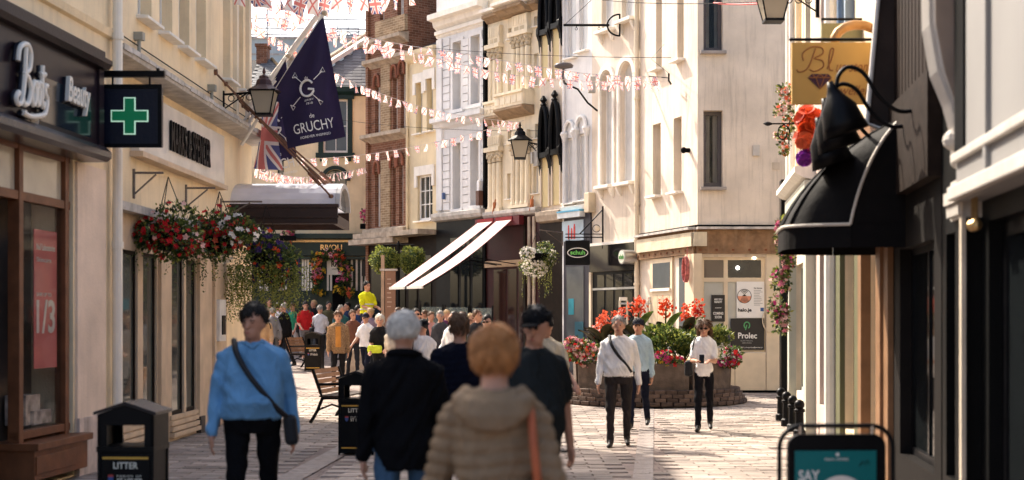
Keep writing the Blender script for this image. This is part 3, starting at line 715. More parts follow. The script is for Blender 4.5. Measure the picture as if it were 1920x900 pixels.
# ---- ornate cream building with clustered columns
f = Fac(PTS['d'], PTS['e']); f.root('ornate_cream_building', 'ornate cream building with clustered columns and bay balconies above red awnings'); W = f.W
ztop = 13.0
ho = [hx(932, 938, 78, 92), hx(953, 964, 52, 72), hx(1001, 1011, 30, 48), hx(952, 960, 120, 175), hx(1001, 1010, 100, 160), hx(1003, 1012, 232, 258), hx(951, 960, 325, 372), hx(1000, 1009, 312, 362), hx(952, 960, 245, 268)]
wall(f, 0, W, 0, ztop, ho, oldcream, .15, 4)
for h in ho: window(f, h, winwhite, gblue, y=.10, nz=1, fw=.03, sill=trimwhite, sillw=.04, sd=.07)
def col_cluster(px0, px1, ytop, ybot, k):
    pm_ = (px0+px1)/2; u0, u1 = f.u(px0), f.u(px1); za, zb_ = f.z(pm_, ybot), f.z(pm_, ytop); w_ = (u1-u0)/k; r = w_*.42
    boxf(f, u0-.03, u1+.03, za-.08, za, 0, .16, oldcream, 'column_plinth')
    for i in range(k):
        u = u0+w_*(i+.5)
        f.add(MB().lathe([(r*1.15, 0), (r*1.15, .05), (r, .10), (r*.92, zb_-za-.02)], 10, (u, -.05, za)), 'column', oldcream, smooth=False)
        cap = MB().lathe([(r*.95, 0), (r*1.1, .05), (r*.95, .10), (r*1.5, .26), (r*1.3, .30)], 8, (u, -.05, zb_))
        for q in range(6):
            t = math.pi*(q/5+1); cap.ball((u+r*1.2*math.cos(t), -.05+r*1.2*math.sin(t), zb_+.14+.06*(q % 2)), .035, 6, 4)
        f.add(cap, 'capital', mat('weathered_capital', (.50, .42, .30), .85, .3, 9, .4, 30))
    boxf(f, u0-.05, u1+.05, zb_+.30, zb_+.42, 0, .20, oldcream, 'entablature')
for a in ((920, 943, 112, 200, 3), (963, 997, 88, 185, 4), (919, 943, 305, 392, 3), (962, 997, 290, 384, 4)): col_cluster(*a)
for px0, px1, y0, y1 in ((922, 943, 50, 98), (966, 995, 28, 72), (966, 994, 245, 280), (921, 943, 255, 296)):
    pm_ = (px0+px1)/2; mb = MB(); u0, u1 = f.u(px0), f.u(px1); z0, z1 = f.z(pm_, y1), f.z(pm_, y0)
    mb.box(u0, .01, z0, u1, -.12, z1); f.add(mb, 'panel_bay', oldcream)
    for q in range(2):
        a = u0+(u1-u0)*(.18+.36*q); boxf(f, a, a+(u1-u0)*.26, z0+.06, z0+(z1-z0)*.5, .12, .128, mat('beige_blind', (.50, .40, .26), .6), 'shutter')
    for q in range(6):
        a = u0+(u1-u0)*q/6; boxf(f, a+.01, a+(u1-u0)/6-.02, z0+(z1-z0)*.58, z1-.03, .12, .135, oldcream, 'ribbed_panel')
# cornices follow the bay: two flat runs and a projecting one
brownst = mat('brown_stone_moulding', (.30, .21, .13), .85, .25, 6, .3, 30, streak=.4)
for py, pr in ((22, .22), (12, .30)):
    for u0, u1, e in ((0, f.u(948), 0), (f.u(948), f.u(1000), .22), (f.u(1000), W, 0)):
        z = f.z(960, py)
        f.add(MB().prism([(0.02, z-.16), (-e-.04, z-.14), (-e-pr*.6, z-.05), (-e-pr, z-.02), (-e-pr, z+.06), (0.02, z+.09)], u0, u1-.003, 'x'), 'cornice', brownst if py == 22 else trimwhite)
for u0, u1, e, px, py in ((0.02, f.u(948), .18, 932, 220), (f.u(948), f.u(1002), .42, 975, 205)):
    z = f.z(px, py)
    f.add(MB().prism([(0.02, z-.22), (-e*.5, z-.16), (-e, z-.03), (-e, z+.03), (0.02, z+.05)], u0, u1, 'x'), 'balcony_corbel', brownst)
    f.add(MB().box(u0, .02, z+.05, u1, -e+.04, z+.38).box(u0-.01, .02, z+.38, u1+.01, -e-.01, z+.45), 'balcony', oldcream)
    q = (u1-u0)/5
    for k in range(5): boxf(f, u0+q*k+.03, u0+q*k+q-.03, z+.12, z+.32, e-.04, e-.025, oldcream, 'balcony_panel')
zb = f.z(960, 400); cornice(f, 0, W, zb, [(0, -.12), (.15, -.08), (.2, 0), (.2, .08), (0, .12)], lead, 'shop_cornice')
shopdark(f, 0, W, zb-.1, mat('maroon_shopfront', (.030, .004, .005), .5, .2, spec=.2))
for px0, px1, y0, y1 in ((929, 952, 505, 640), (955, 972, 505, 640), (976, 984, 505, 640)): boxf(f, f.u(px0), f.u(px1), f.z(950, y1), f.z(950, y0), .05, .062, glass('dark_maroon_glass', (.020, .008, .008), .06), 'pane')
boxf(f, 0, W, f.z(960, 500), f.z(960, 488), .05, .12, mat('tan_rail', (.40, .28, .18), .5), 'transom')
boxf(f, f.u(905), f.u(988), f.z(950, 425), f.z(950, 408), .1, .26, mat('maroon_awning_box', (.10, .010, .014), .5), 'awning_box')
for px in (986, 994, 1003): boxf(f, f.u(px), f.u(px+4), 0, zb-.15, .05, .09, stonedirty if px > 990 else darkbrown, 'mullion')
for px, py, s_ in ((933, 388, .05), (1003, 382, .05)):
    u, z = f.p(px, py); f.add(MB().tube([(u, -.1, z-.1), (u, -.1, z+.12)], s_, 8).tube([(u+.03, -.2, z-.2), (u+.08, -.12, z+.2)], .02, 6), 'terracotta_pot', mat('terracotta', (.42, .15, .06), .8))

# ---- pale-yellow building with black hood ornaments
f = Fac(PTS['e'], PTS['f']); f.root('black_hooded_building', 'narrow white building with pale yellow panels under black gothic hoods'); W = f.W
wall(f, 0, W, 0, 13, [], white_r, .1, 4)
for j, (px0, px1) in enumerate(((1018.5, 1031), (1039, 1052))):
    pm_ = (px0+px1)/2; u0, u1 = f.u(px0), f.u(px1); uc = (u0+u1)/2
    for z0, z1, zh in ((f.z(pm_, 388-4*j), f.z(pm_, 292-6*j), f.z(pm_, 200-10*j)), (f.z(pm_, 152-8*j), f.z(pm_, 62-12*j), f.z(pm_, -25))):
        boxf(f, u0, u1, z0, z1, 0, .03, paleyellow, 'panel'); boxf(f, u0-.05, u0-.01, z0, z1, 0, .07, white_r, 'panel_edge'); boxf(f, u1+.01, u1+.05, z0, z1, 0, .07, white_r, 'panel_edge')
        h = zh-z1; w_ = (u1-u0)/2+.03
        arch = [(uc-w_*math.cos(t)*(1 if math.sin(t) < .7 else 1), z1+.1+(h-.1)*math.sin(t)**.8) for t in [math.pi*i/12 for i in range(13)]]
        o = f.add(MB().prism([(uc-w_, z1)]+arch+[(uc+w_, z1)], .01, -.04), 'hood_recess', blackmatt)
        hd = MB().tube([(uc-w_, -.08, z1)]+[(a, -.10, b) for a, b in arch]+[(uc+w_, -.08, z1)], .06, 8); hd.build('hood_mould', black, o)
        fn = MB().lathe([(.05, 0), (.09, .06), (.05, .12), (.10, .18), (.03, .30)], 8, (uc, -.10, zh-.02)); fn.build('finial', black, o)
        for u in (uc-w_-.03, uc+w_+.03):
            MB().prism([(0, z1-.55), (-.05, z1-.5), (-.09, z1-.2), (-.16, z1-.02), (-.16, z1+.12), (-.10, z1+.22), (0, z1+.22)], u-.05, u+.05, 'x').build('corbel', black, o)
        MB().box(uc-w_-.1, .01, z1-.06, uc+w_+.1, -.14, z1+.08).build('hood_shelf', black, o)
for px, py in ((1008, 300),):
    u, z = f.p(1018, 295); f.add(MB().box(u-.22, -.16, z-.22, u-.02, 0, z+.18).box(u-.30, -.2, z-.15, u-.22, -.02, z+.15), 'meter_box', mat('grey_meter_box', (.35, .33, .30), .5))
zb = f.z(1037, 400); shopdark(f, 0, W, zb-.25, darkbrown); cornice(f, 0, W, zb, [(0, -.25), (.16, -.2), (.2, -.05), (.2, .05), (0, .1)], stonedirty, 'shop_cornice')

# ---- blue-white narrow building
f = Fac(PTS['f'], PTS['g']); f.root('narrow_white_building', 'narrow pale building with blank tall windows above a pale blue poster panel'); W = f.W
ho = [hx(1062, 1078, 258, 380), hx(1084, 1101, 250, 375), hx(1064, 1080, -10, 108), hx(1086, 1102, -10, 95)]
wall(f, 0, W, 0, 13, ho, bluewhite, .12, 4)
for i, h in enumerate(ho):
    window(f, h, winwhite, gblue, y=.06, nz=1, fw=.05, sill=trimwhite)
    if i < 2:
        a, b, c, d = h; r = (b-a)/2; uc = (a+b)/2
        for u in (a-.03, b+.03):
            f.add(MB().lathe([(.06, 0), (.05, .1), (.045, d-c-.1)], 8, (u, -.04, c)), 'colonnette', bluewhite)
            f.add(MB().lathe([(.05, 0), (.09, .14), (.12, .2), (.10, .26)], 8, (u, -.04, d-.1)), 'capital', bluewhite)
        f.add(MB().tube([(uc-r*1.05*math.cos(t), -.05, d+.16+r*1.3*math.sin(t)) for t in [math.pi*k/10 for k in range(11)]], .045, 8), 'arch_moulding', bluewhite)
boxf(f, 0, .06, 0, 13, 0, .06, bluewhite, 'edge_pilaster'); 
zb = f.z(1084, 392); cornice(f, 0, W, zb, [(0, -.05), (.12, -.02), (.15, .08), (0, .12)], trimwhite, 'shop_cornice')
shopdark(f, 0, W, zb-.05, mat('purple_grey_shopfront', (.035, .032, .045), .45, spec=.3))
bl = mat('bright_blue_shutter', (.10, .36, .55), .5); u0, u1 = f.u(1040), f.u(1100); z = f.z(1070, 405)
boxf(f, .0, u1, z-.06, z+.08, .05, .22, mat('white_blue_box', (.66, .70, .72), .5), 'blind_box'); boxf(f, .0, u1, z+.08, z+.12, .05, .24, bl, 'blind_trim')
pz0, pz1 = f.z(1075, 452), f.z(1075, 414); po = boxf(f, f.u(1058), f.u(1098), pz0, pz1, .05, .07, mat('pale_blue_poster', (.42, .52, .60), .4), 'poster_panel')
pr = mat('red_graphic', (.60, .05, .04), .5); q = MB(); uc = f.u(1075)
for k, (du, w_, h_) in enumerate(((-.14, .06, .30), (0, .07, .22), (.12, .08, .32))): q.box(uc+du, -.072, pz0+.05, uc+du+w_, -.078, pz0+.05+h_); q.ball((uc+du+w_/2, -.075, pz0+.08+h_), .035, 8, 5, (1, .1, 1))
q.build('graphic', pr, po)
boxf(f, f.u(1066), f.u(1098), .4, f.z(1080, 500), .05, .062, gmid, 'pane')
boxf(f, f.u(1070), f.u(1080), f.z(1075, 590), f.z(1075, 560), .063, .07, mat('teal_notice', (.03, .25, .32), .5), 'notice')
boxf(f, f.u(1082), f.u(1098), f.z(1090, 640), f.z(1090, 603), .063, .072, mat('dark_teal_poster', (.02, .10, .14), .5), 'poster')

# ---- white arched-window building (shoe shop)
f = Fac(PTS['g'], PTS['h']); f.root('arched_window_building', 'white rendered building with two arched windows above a black shop fascia'); W = f.W; fs_ = f
ho = [hx(1128, 1150, 132, 347), hx(1163, 1189, 115, 341), hx(1128, 1150, -60, 55), hx(1166, 1191, -80, 35)]
wall(f, 0, W, 0, 12.5, ho, white_r, .20, 4)
for i, h in enumerate(ho):
    a, b, c, d = h
    if i < 2: arch_fill(f, a, b, d-(b-a)/2, white_r, .19, ring=trimwhite); boxf(f, a-.10, a-.005, c, d-(b-a)/2, 0, .05, trimwhite, 'jamb'); boxf(f, b+.005, b+.10, c, d-(b-a)/2, 0, .05, trimwhite, 'jamb')
    o = window(f, h, winwhite, gblue, y=.12, nz=1, fw=.04, sill=trimwhite, sillw=.10, sd=.20)
    for u in (a-.02, b-.06): MB().prism([(0, c-.32), (-.04, c-.30), (-.13, c-.14), (-.13, c-.09), (0, c-.09)], u, u+.09, 'x').build('bracket', trimwhite, o)
zf0, zf1 = f.z(1156, 508), f.z(1156, 458)
boxf(f, .02, W-.10, zf1, zf1+.07, 0, .12, trimwhite, 'fascia_capping')
fa = boxf(f, .05, W-.14, zf0, zf1, 0, .10, glass('black_gloss_fascia', (.012, .011, .012), .12), 'fascia')
u, z = f.p(1174, 482, .3)
lg = MB().tube([(u, -.09, z), (u, -.42, z)], .17, 24); lg.build('drum_sign', mat('brushed_steel', (.45, .44, .43), .3, metal=.8), fa)
MB().tube([(u, -.42, z), (u, -.43, z)], .14, 24).build('sign_face', mat('cream_sign_face', (.70, .72, .60), .4), fa)
tm = MB(); text(tm, 'schuh', u-.11, u+.11, z-.05, z+.06, -.432, .008, bold=.02); tm.build('lettering', mat('dark_green_letter', (.10, .28, .08), .5), fa)
shopdark(f, .0, W-.14, zf0-.005, black); boxf(f, .02, .12, 0, zf0, .05, .10, cream2, 'pier')
for px0, px1 in ((1124, 1137), (1141, 1154), (1158, 1171), (1175, 1190)):
    boxf(f, f.u(px0), f.u(px1), f.z(1156, 538), f.z(1156, 514), .05, .062, gshop, 'pane'); boxf(f, f.u(px0), f.u(px1), .2, f.z(1156, 544), .05, .062, gshop, 'pane')
boxf(f, .15, W-.16, f.z(1156, 543), f.z(1156, 539), .05, .08, mat('steel_rail', (.5, .5, .5), .3, metal=.7), 'transom')
pp = MB().tube([(W-.05, -.07, 0), (W-.05, -.07, 12)], .055, 10)
for z in (2.5, 4.4, 6.9): pp.lathe([(.075, 0), (.075, .06)], 10, (W-.05, -.07, z))
f.add(pp, 'downpipe', cream2)
u, z = f.p(1112, 378); boxf(f, u-.12, u+.14, z-.28, z+.22, 0, .2, mat('cream_box', (.60, .50, .36), .5), 'alarm_box', bevel=.015)
# steel barrier in front of the door
bs = thing('steel_barrier', 'galvanised steel gate barrier standing before the shoe shop door', 'barrier', (2.55, 33.0, G(33)))
q = MB()
for x in (-.05, .12, .6, .75): q.tube([(x, 0, 0), (x, -.1*x, 1.95)], .025, 8)
q.build('posts', mat('galvanised', (.55, .53, .50), .3, metal=.7), bs)
for z in (.3, 1.1, 1.88): MB().tube([(-.05, 0, z), (.75, -.07, z)], .02, 8).build('rail', MATS['galvanised'], bs)
for x in (.0, .66): MB().box(x-.06, -.06, 1.95, x+.12, .04, 2.03).build('cap', trimwhite, bs)

# ---- corner building: side, rounded corner and front
fi = Fac(PTS['i'], PTS['j']); fi.root('corner_building', 'large cream rendered corner building with boarded timber shopfront behind planter')
fh = Fac(PTS['h'], PTS['i']); fh.o = fi.o; fh.rootM = fi.M
f = fh
H = 11.5
ho = [hx(1224, 1239, 232, 366), hx(1263, 1278, 220, 359), hx(1230, 1241, -30, 128), hx(1270, 1282, -40, 111)]
wall(f, 0, f.W, 0, H, ho, white_r, .30, 0)
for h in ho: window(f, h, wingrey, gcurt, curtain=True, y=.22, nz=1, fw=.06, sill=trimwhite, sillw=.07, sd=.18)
zf1, zf0 = 3.62, 3.10
f = fi
ho2 = [hx(1319, 1355, 207, 350), hx(1319, 1355, -60, 95)]
shop = (f.u(1313), f.u(1436), f.z(1370, 660), f.z(1370, 482))
wall(f, 0, f.W, 0, H, ho2+[shop], white_r, .28, 5)
for h in ho2: window(f, h, wingrey, gcurt, curtain=True, y=.20, nz=1, fw=.08, sill=mat('grey_sill', (.32, .28, .25), .7), sillw=.09, sd=.12)
oldw = mat('old_timber_fascia', (.20, .115, .06), .8, .4, 6, .5, 25, streak=.35, dirt=(.42, .32, .22)); peel = mat('peeling_board', (.60, .52, .38), .7, .15, 4, .3, 20, streak=.35)
for ff, u0, u1, zc in ((fh, .05, fh.W-.0, zf1), (fi, -.03, fi.W-.2, zf1)):
    boxf(ff, u0, u1, zf0, zf1, 0, .10, oldw, 'timber_fascia'); boxf(ff, u0, u1, zf1, zf1+.05, 0, .22, lead, 'lead_capping'); boxf(ff, u0, u1, zf1+.05, zf1+.10, 0, .05, blackmatt, 'capping_gap')
    k = int(ff.W/.35)
    for i in range(k): boxf(ff, u0+i*.35+.05, u0+i*.35+.10, zf0+.06, zf0+.10, .10, .115, mat('rust_stain', (.16, .05, .02), .8), 'screw_block')
boxf(fh, .15, fh.W+.02, zf0+.16, zf1-.06, .10, .16, peel, 'sign_board'); boxf(fi, -.10, .18, zf0+.16, zf1-.06, .10, .16, peel, 'sign_board')
# side door and window
tan = mat('tan_painted_joinery', (.66, .54, .38), .6, .08, 4, .08, 40)
hd = (fh.u(1222), fh.u(1264)); 
dr = boxf(fh, hd[0], hd[1], G(32), zf0-.02, 0, .05, tan, 'door')
u0, u1 = fh.u(1228), fh.u(1260); boxf(fh, u0, u1, fh.z(1244, 540), fh.z(1244, 493), .05, .058, gmid, 'pane', dr)
boxf(fh, u0-.06, u1+.06, fh.z(1244, 546), fh.z(1244, 541), .05, .10, trimwhite, 'lock_rail', dr)
for k in range(3): a = u0+(u1-u0)*k/3; boxf(fh, a+.03, a+(u1-u0)/3-.03, fh.z(1244, 640), fh.z(1244, 553), .05, .056, mat('tan_panel', (.54, .43, .29), .6), 'panel', dr)
boxf(fh, fh.u(1274), fh.u(1292), fh.z(1283, 650), zf0-.05, 0, .012, gmid, 'pane'); boxf(fh, fh.u(1292), fh.W, 0, zf0, 0, .10, tan, 'corner_post')
boxf(fi, -.1, .08, 0, zf0, -.02, .10, tan, 'corner_post')
a, b, c, d = shop; y = .06; jm = MB(); uM = f.u(1362); zT = f.z(1370, 524)
for u in (a, uM-.05, b-.09): jm.box(u, y, c, u+.09, y+.09, d)
jm.box(a, y+.002, d-.06, b, y+.088, d); jm.box(a, y+.002, zT-.05, b, y+.088, zT+.04); jm.box(a, y+.002, c, b, y+.088, c+.08)
jo = f.add(jm, 'shop_window', tan)
for u0, u1, z0, z1, m_ in ((a+.09, uM-.05, zT+.04, d-.06, glass('smoky_glass', (.10, .075, .06), .06)), (uM+.04, b-.09, zT+.04, d-.06, gdark), (a+.09, uM-.05, c+.08, zT-.05, glass('whitewashed_glass', (.42, .42, .38), .15)), (uM+.04, b-.09, c+.08, zT-.05, MATS['whitewashed_glass'])):
    MB().box(u0, y+.03, z0, u1, y+.04, z1).build('pane', m_, jo)
lm = mat('lit_bulb', (1, .93, .82), .5, 0, emit=6.0)
for px, py, r in ((1384, 502, .04), (1415, 482.5, .035)):
    u, z = f.p(px, py); MB().ball((u, y+.0, z), r, 10, 6).build('spotlight', lm, jo)
def poster(fac, px0, py0, px1, py1, n, m, name, parent=None):
    u0, u1, z0, z1 = fac.rect(px0, py0, px1, py1, n); return boxf(fac, u0, u1, z0, z1, n, n+.012, m, name, parent), (u0, u1, z0, z1)
n = -.05
pw_ = mat('white_poster', (.78, .76, .72), .5, .03, 3, 0); pk = mat('black_poster', (.02, .018, .018), .45, .1, 3, 0); blk = mat('black_print', (.015, .015, .015), .6, 0, 3, 0); wht = mat('white_print', (.78, .76, .72), .6, 0, 3, 0)
po, q = poster(f, 1381, 528, 1433, 596, n, pw_, 'white_poster', jo)
def rel(q, fx, fz): return q[0]+(q[1]-q[0])*fx, q[2]+(q[3]-q[2])*fz
yo = -n-.012
cx_, cz_ = rel(q, .28, .60); rr = .155
MB().tube([(cx_, yo, cz_), (cx_, yo-.004, cz_)], rr, 28).build('logo_disc', blk, po)
MB().tube([(cx_, yo-.003, cz_), (cx_, yo-.006, cz_)], rr*.92, 28).build('logo_ground', wht, po)
l2 = MB(); l2.prism([(cx_+rr*.92*math.cos(t), cz_+rr*.92*math.sin(t)) for t in [math.pi+math.pi*k/16 for k in range(17)]], yo-.005, yo-.008); l2.build('logo_field', mat('salmon_print', (.70, .30, .18), .6, 0, 3, 0), po)
l3 = MB()
for k in range(-3, 4): l3.prism([(cx_+.012*k, cz_-.0), (cx_+.03*k-.007, cz_-rr*.8), (cx_+.03*k+.007, cz_-rr*.8)], yo-.008, yo-.010)
for r2 in (.04, .07, .10): l3.tube([(cx_+r2*math.cos(t), yo-.008, cz_+.03+r2*math.sin(t)) for t in [R_(40)+R_(100)*k/8 for k in range(9)]], .007, 5)
l3.prism([(cx_-.05, cz_-.0), (cx_, cz_+.045), (cx_+.05, cz_)], yo-.008, yo-.010); l3.build('logo_rays', blk, po)
tm = MB(); x0, z0 = rel(q, .05, .14); x1, z1 = rel(q, .54, .27); text(tm, 'halo.je', x0, x1, z0, z1, yo, .004, bold=.035); tm.build('lettering', blk, po)
tm = MB(); x0, z0 = rel(q, .62, .80); x1, z1 = rel(q, .92, .84); text(tm, 'Our Services', x0, x1, z0, z1, yo, .003, bold=.03); tm.build('lettering', blk, po)
tm = MB()
for k in range(10):
    x0, z0 = rel(q, .62, .75-.045*k); x1, z1 = rel(q, .82+.12*random.random(), .766-.045*k); tm.box(x0, yo, z0, x1, yo-.003, z1)
tm.build('small_print', mat('grey_print', (.35, .34, .33), .6, 0, 3, 0), po, kind='stuff')
x0, z0 = rel(q, .86, .18); x1, z1 = rel(q, .98, .28); MB().box(x0, yo, z0, x1, yo-.003, z1).build('blue_square', mat('blue_print', (.04, .10, .28), .6, 0, 3, 0), po)
po, q = poster(f, 1370, 597, 1433, 656, n+.02, pk, 'black_poster', jo); yo = -n-.032
tm = MB(); x0, z0 = rel(q, .22, .36); x1, z1 = rel(q, .78, .55); text(tm, 'Prolec', x0, x1, z0, z1, yo, .004, bold=.02); tm.build('lettering', wht, po)
tm = MB(); x0, z0 = rel(q, .30, .27); x1, z1 = rel(q, .66, .31); text(tm, 'ELECTRICAL', x0, x1, z0, z1, yo, .003); tm.build('lettering', MATS['grey_print'], po)
tm = MB(); x0, z0 = rel(q, .34, .20); x1, z1 = rel(q, .62, .24); text(tm, 'SERVICES', x0, x1, z0, z1, yo, .003); tm.build('lettering', MATS['grey_print'], po)
tm = MB(); x0, z0 = rel(q, .03, .05); x1, z1 = rel(q, .95, .10); text(tm, '01534 671701 | enquiries@prolec.je', x0, x1, z0, z1, yo, .003); tm.build('lettering', wht, po)
x0, z0 = rel(q, .48, .78); tm = MB().tube([(x0+.06*math.cos(t), yo-.003, z0+.07*math.sin(t)) for t in [R_(-60)+R_(300)*k/14 for k in range(15)]], .014, 6).tube([(x0-.03, yo-.003, z0-.1), (x0, yo-.003, z0+.01)], .012, 6); tm.build('logo_loop', mat('green_print', (.10, .34, .14), .6, 0, 3, 0), po)
po, q = poster(f, 1334, 553, 1359, 603, n, pk, 'black_poster', jo); yo = -n-.012
for s_, f0, f1, a0, a1 in (('ARE YOU', .80, .87, .2, .8), ('READY?', .70, .78, .22, .78), ('ALMOST', .50, .53, .25, .75), ('COMING', .26, .36, .12, .88), ('SOON', .12, .22, .25, .75)):
    tm = MB(); x0, z0 = rel(q, a0, f0); x1, z1 = rel(q, a1, f1); text(tm, s_, x0, x1, z0, z1, yo, .003, bold=.03); tm.build('lettering', wht, po)
boxf(f, f.u(1378), f.u(1434), G(30)+.05, c-.02, 0, .035, tan, 'stall_panel'); boxf(f, a-.05, f.u(1377), G(30)+.05, c-.02, 0, .03, tan, 'stall_panel')
boxf(f, a-.05, f.u(1490), G(30)-.05, G(30)+.06, 0, .06, blackmatt, 'plinth'); boxf(f, f.u(1437), f.u(1490), G(30)+.06, zf0, 0, .03, tan, 'side_panel')
u, z = f.p(1446, 600); f.add(MB().tube([(u+.19*math.cos(t), -.04, z+.27*math.sin(t)) for t in [2*math.pi*k/24 for k in range(25)]], .012, 6), 'ring_trace', tan)
u, z = f.p(1473, 703); boxf(f, u-.04, u+.04, z-.1, z+.1, .03, .06, darkbrown, 'wall_vent')
u, z = fh.p(1300, 590-85); cb = MB()
for k in range(9):
    r = .10+.012*random.random(); cb.tube([(u+r*math.cos(t), -.14-.01*k, z+(.26+.02*random.random())*math.sin(t)) for t in [2*math.pi*i/16 for i in range(17)]], .010, 5)
cb.tube([(u, -.15, z+.25), (u-.02, -.12, z+.55)], .012, 6)
fh.add(cb, 'coiled_cable', mat('pink_cable', (.45, .14, .13), .5, .6, 20, 0))
u, z = fh.p(1293, 282); fh.add(MB().tube([(u, 0, z), (u, -.1, z)], .05, 8).ball((u, -.14, z), .07), 'wall_fitting', blackmatt)
# curved corner bead
f = fh; 
for u, z in ((1.6, 4.9), (1.95, 8.6)): boxf(fi, u, u+.16, z, z+.16, 0, .02, mat('vent_cream', (.5, .42, .33), .7), 'air_vent')
boxf(fi, 1.18, 1.32, 5.2, 5.42, .0, .07, mat('junction_box', (.45, .42, .38), .6), 'junction_box')

# ---- small closing wall behind the gap on the right
# ================================================================ right: shops seen at a steep angle, far to near
def rp(y): return (4.75+.12*(y-23.6), y)
SHOPW = []
def rshop(name, label, ya, yb, wallm, H=9.5):
    f = Fac(rp(ya), rp(yb)); f.root(name, label); SHOPW.append(f); return f
# F: pale green shop at the far end
f = rshop('pale_green_shop', 'pale green fronted shop with black corner post, farthest on the right side', 24.9, 20.5, cream2); W = f.W
wall(f, 0, W, 0, 7.9, [(.9, W-.5, .5, 2.6), (1.0, 2.0, 5.0, 7.0), (2.7, 3.6, 5.0, 7.0)], cream2, .2, 5)
window(f, (1.0, 2.0, 5.0, 7.0), winwhite, gmid, sill=trimwhite); window(f, (2.7, 3.6, 5.0, 7.0), winwhite, gmid, sill=trimwhite)
pgreen = mat('pale_green_paint', (.50, .50, .42), .5, .06)
window(f, (.9, W-.5, .5, 2.6), pgreen, gshop, y=.08, nx=3, nz=1)
boxf(f, -.02, .45, 0, 4.1, 0, .22, black, 'corner_post'); boxf(f, .45, .88, .0, 3.0, 0, .12, pgreen, 'pilaster'); boxf(f, W-.48, W-.02, 0, 3.0, 0, .14, pgreen, 'pilaster')
boxf(f, .45, W, 3.0, 3.7, 0, .16, pgreen, 'fascia'); cornice(f, .4, W, 3.7, [(0, 0), (.2, .05), (.3, .12), (.3, .2), (0, .24)], trimwhite)
for u, m_ in ((.2, trimwhite), (1.0, trimwhite), (2.3, cream)): f.add(MB().tube([(u, -.08, 4.0), (u, -.08, 7.8)], .05, 8), 'downpipe', m_)
# E: beige shop
f = rshop('beige_shop', 'beige rendered shop between pale green and white columned fronts', 20.5, 17.3, cream2); W = f.W
wall(f, 0, W, 0, 7.6, [(.6, W-.3, .5, 2.6), (.8, 1.7, 5.0, 7.0), (2.0, 2.8, 5.0, 7.0)], mat('rose_beige_render', (.55, .44, .38), .8, .06, 2, .2, 40), .2, 5)
for h in ((.8, 1.7, 5.0, 7.0), (2.0, 2.8, 5.0, 7.0)): window(f, h, winwhite, gmid, sill=trimwhite)
window(f, (.6, W-.3, .5, 2.6), winwhite, gshop, y=.1, nx=2, nz=1)
boxf(f, 0, W, 2.9, 3.5, 0, .14, mat('rose_fascia', (.50, .42, .40), .6), 'fascia')
f.add(MB().tube([(W-.1, -.10, 0), (W-.1, -.10, 7.5)], .085, 10), 'downpipe', trimwhite)
# D: olive shop with white column
f = rshop('olive_shop', 'narrow olive green shopfront beside the white downpipe', 17.3, 15.0, cream); W = f.W
wall(f, 0, W, 0, 6.6, [(.5, W-.4, .4, 2.6)], cream, .2, 5); oli = mat('olive_paint', (.11, .11, .055), .5, .1)
window(f, (.5, W-.4, .4, 2.6), oli, gshop, y=.1, nx=2, nz=1); boxf(f, .0, .5, 0, 2.9, 0, .06, oli, 'pilaster'); boxf(f, W-.4, W, 0, 2.9, 0, .06, oli, 'pilaster'); boxf(f, 0, W, 2.9, 3.6, 0, .12, oli, 'fascia')
f.add(MB().tube([(1.0, -.1, 3.6), (1.0, -.1, 6.5)], .05, 8), 'downpipe', mat('blue_pipe', (.12, .18, .28), .5))
boxf(f, 1.3, 1.42, 4.2, 6.55, 0, .10, mat('blue_grey_pilaster', (.25, .32, .40), .6), 'pilaster'); boxf(f, .3, .7, 4.2, 6.55, 0, .06, trimwhite, 'pilaster')
# C: tan timber jeweller's
f = rshop('tan_timber_shop', 'tan and orange brown timber shopfront under the yellow sign', 15.0, 12.95, cream); W = f.W
ora = mat('orange_brown_timber', (.24, .125, .06), .5, .2, 4, .1, 30); wall(f, 0, W, 0, 6.2, [(.5, W-.6, .4, 2.7)], cream, .2, 5)
window(f, (.5, W-.6, .4, 2.7), ora, gshop, y=.1, nx=1, nz=1)
for a, b, p_ in ((0, .25, .06), (.25, .5, .10), (W-.6, W-.3, .08), (W-.3, W, .05)): boxf(f, a, b, 0, 2.9, 0, p_, ora, 'pilaster')
boxf(f, 0, W, 2.9, 3.6, 0, .15, ora, 'fascia')
# B: black-canopied shop
f = rshop('black_canopy_shop', 'black fronted shop under the domed black canopy', 12.95, 10.55, cream2); W = f.W
wall(f, 0, W, 0, 5.8, [(.4, W-.3, .5, 2.3)], mat('charcoal_render', (.014, .012, .011), .7, spec=.06), .2, 5); window(f, (.4, W-.3, .5, 2.3), black, gshop, y=.1, nx=2, nz=1)
boxf(f, 0, W, 2.75, 3.55, 0, .10, mat('brown_ribbed_fascia', (.020, .013, .010), .7, .3, 8, spec=.08), 'fascia')
for k in range(14): boxf(f, k*W/14+.02, (k+1)*W/14-.02, 3.6, 4.9, 0, .05, mat('dark_brown_cladding', (.022, .014, .011), .7, .3, spec=.08), 'cladding_board')
# raking white edge over the cladding
f.add(MB().prism([(0, 3.3), (-.28, 3.42), (-.14, 5.0), (0, 5.0)], .30, .40, 'x'), 'gable_board', mat('brown_gable', (.035, .022, .016), .6, .3, spec=.2))
f.add(MB().tube([(.42, 0.0, 3.30), (.42, -.29, 3.42), (.42, -.15, 5.0), (.42, -.03, 5.7)], .022, 8), 'gable_edge', trimwhite)
f.add(MB().prism([(-.14, 5.0), (-.14, 4.9), (-.03, 5.6), (-.03, 5.7)], .30, .40, 'x'), 'gable_rake', trimwhite)
nearwhite = mat('aged_white_moulding', (.50, .46, .41), .6, .1, 4, .12, 40, streak=.3)
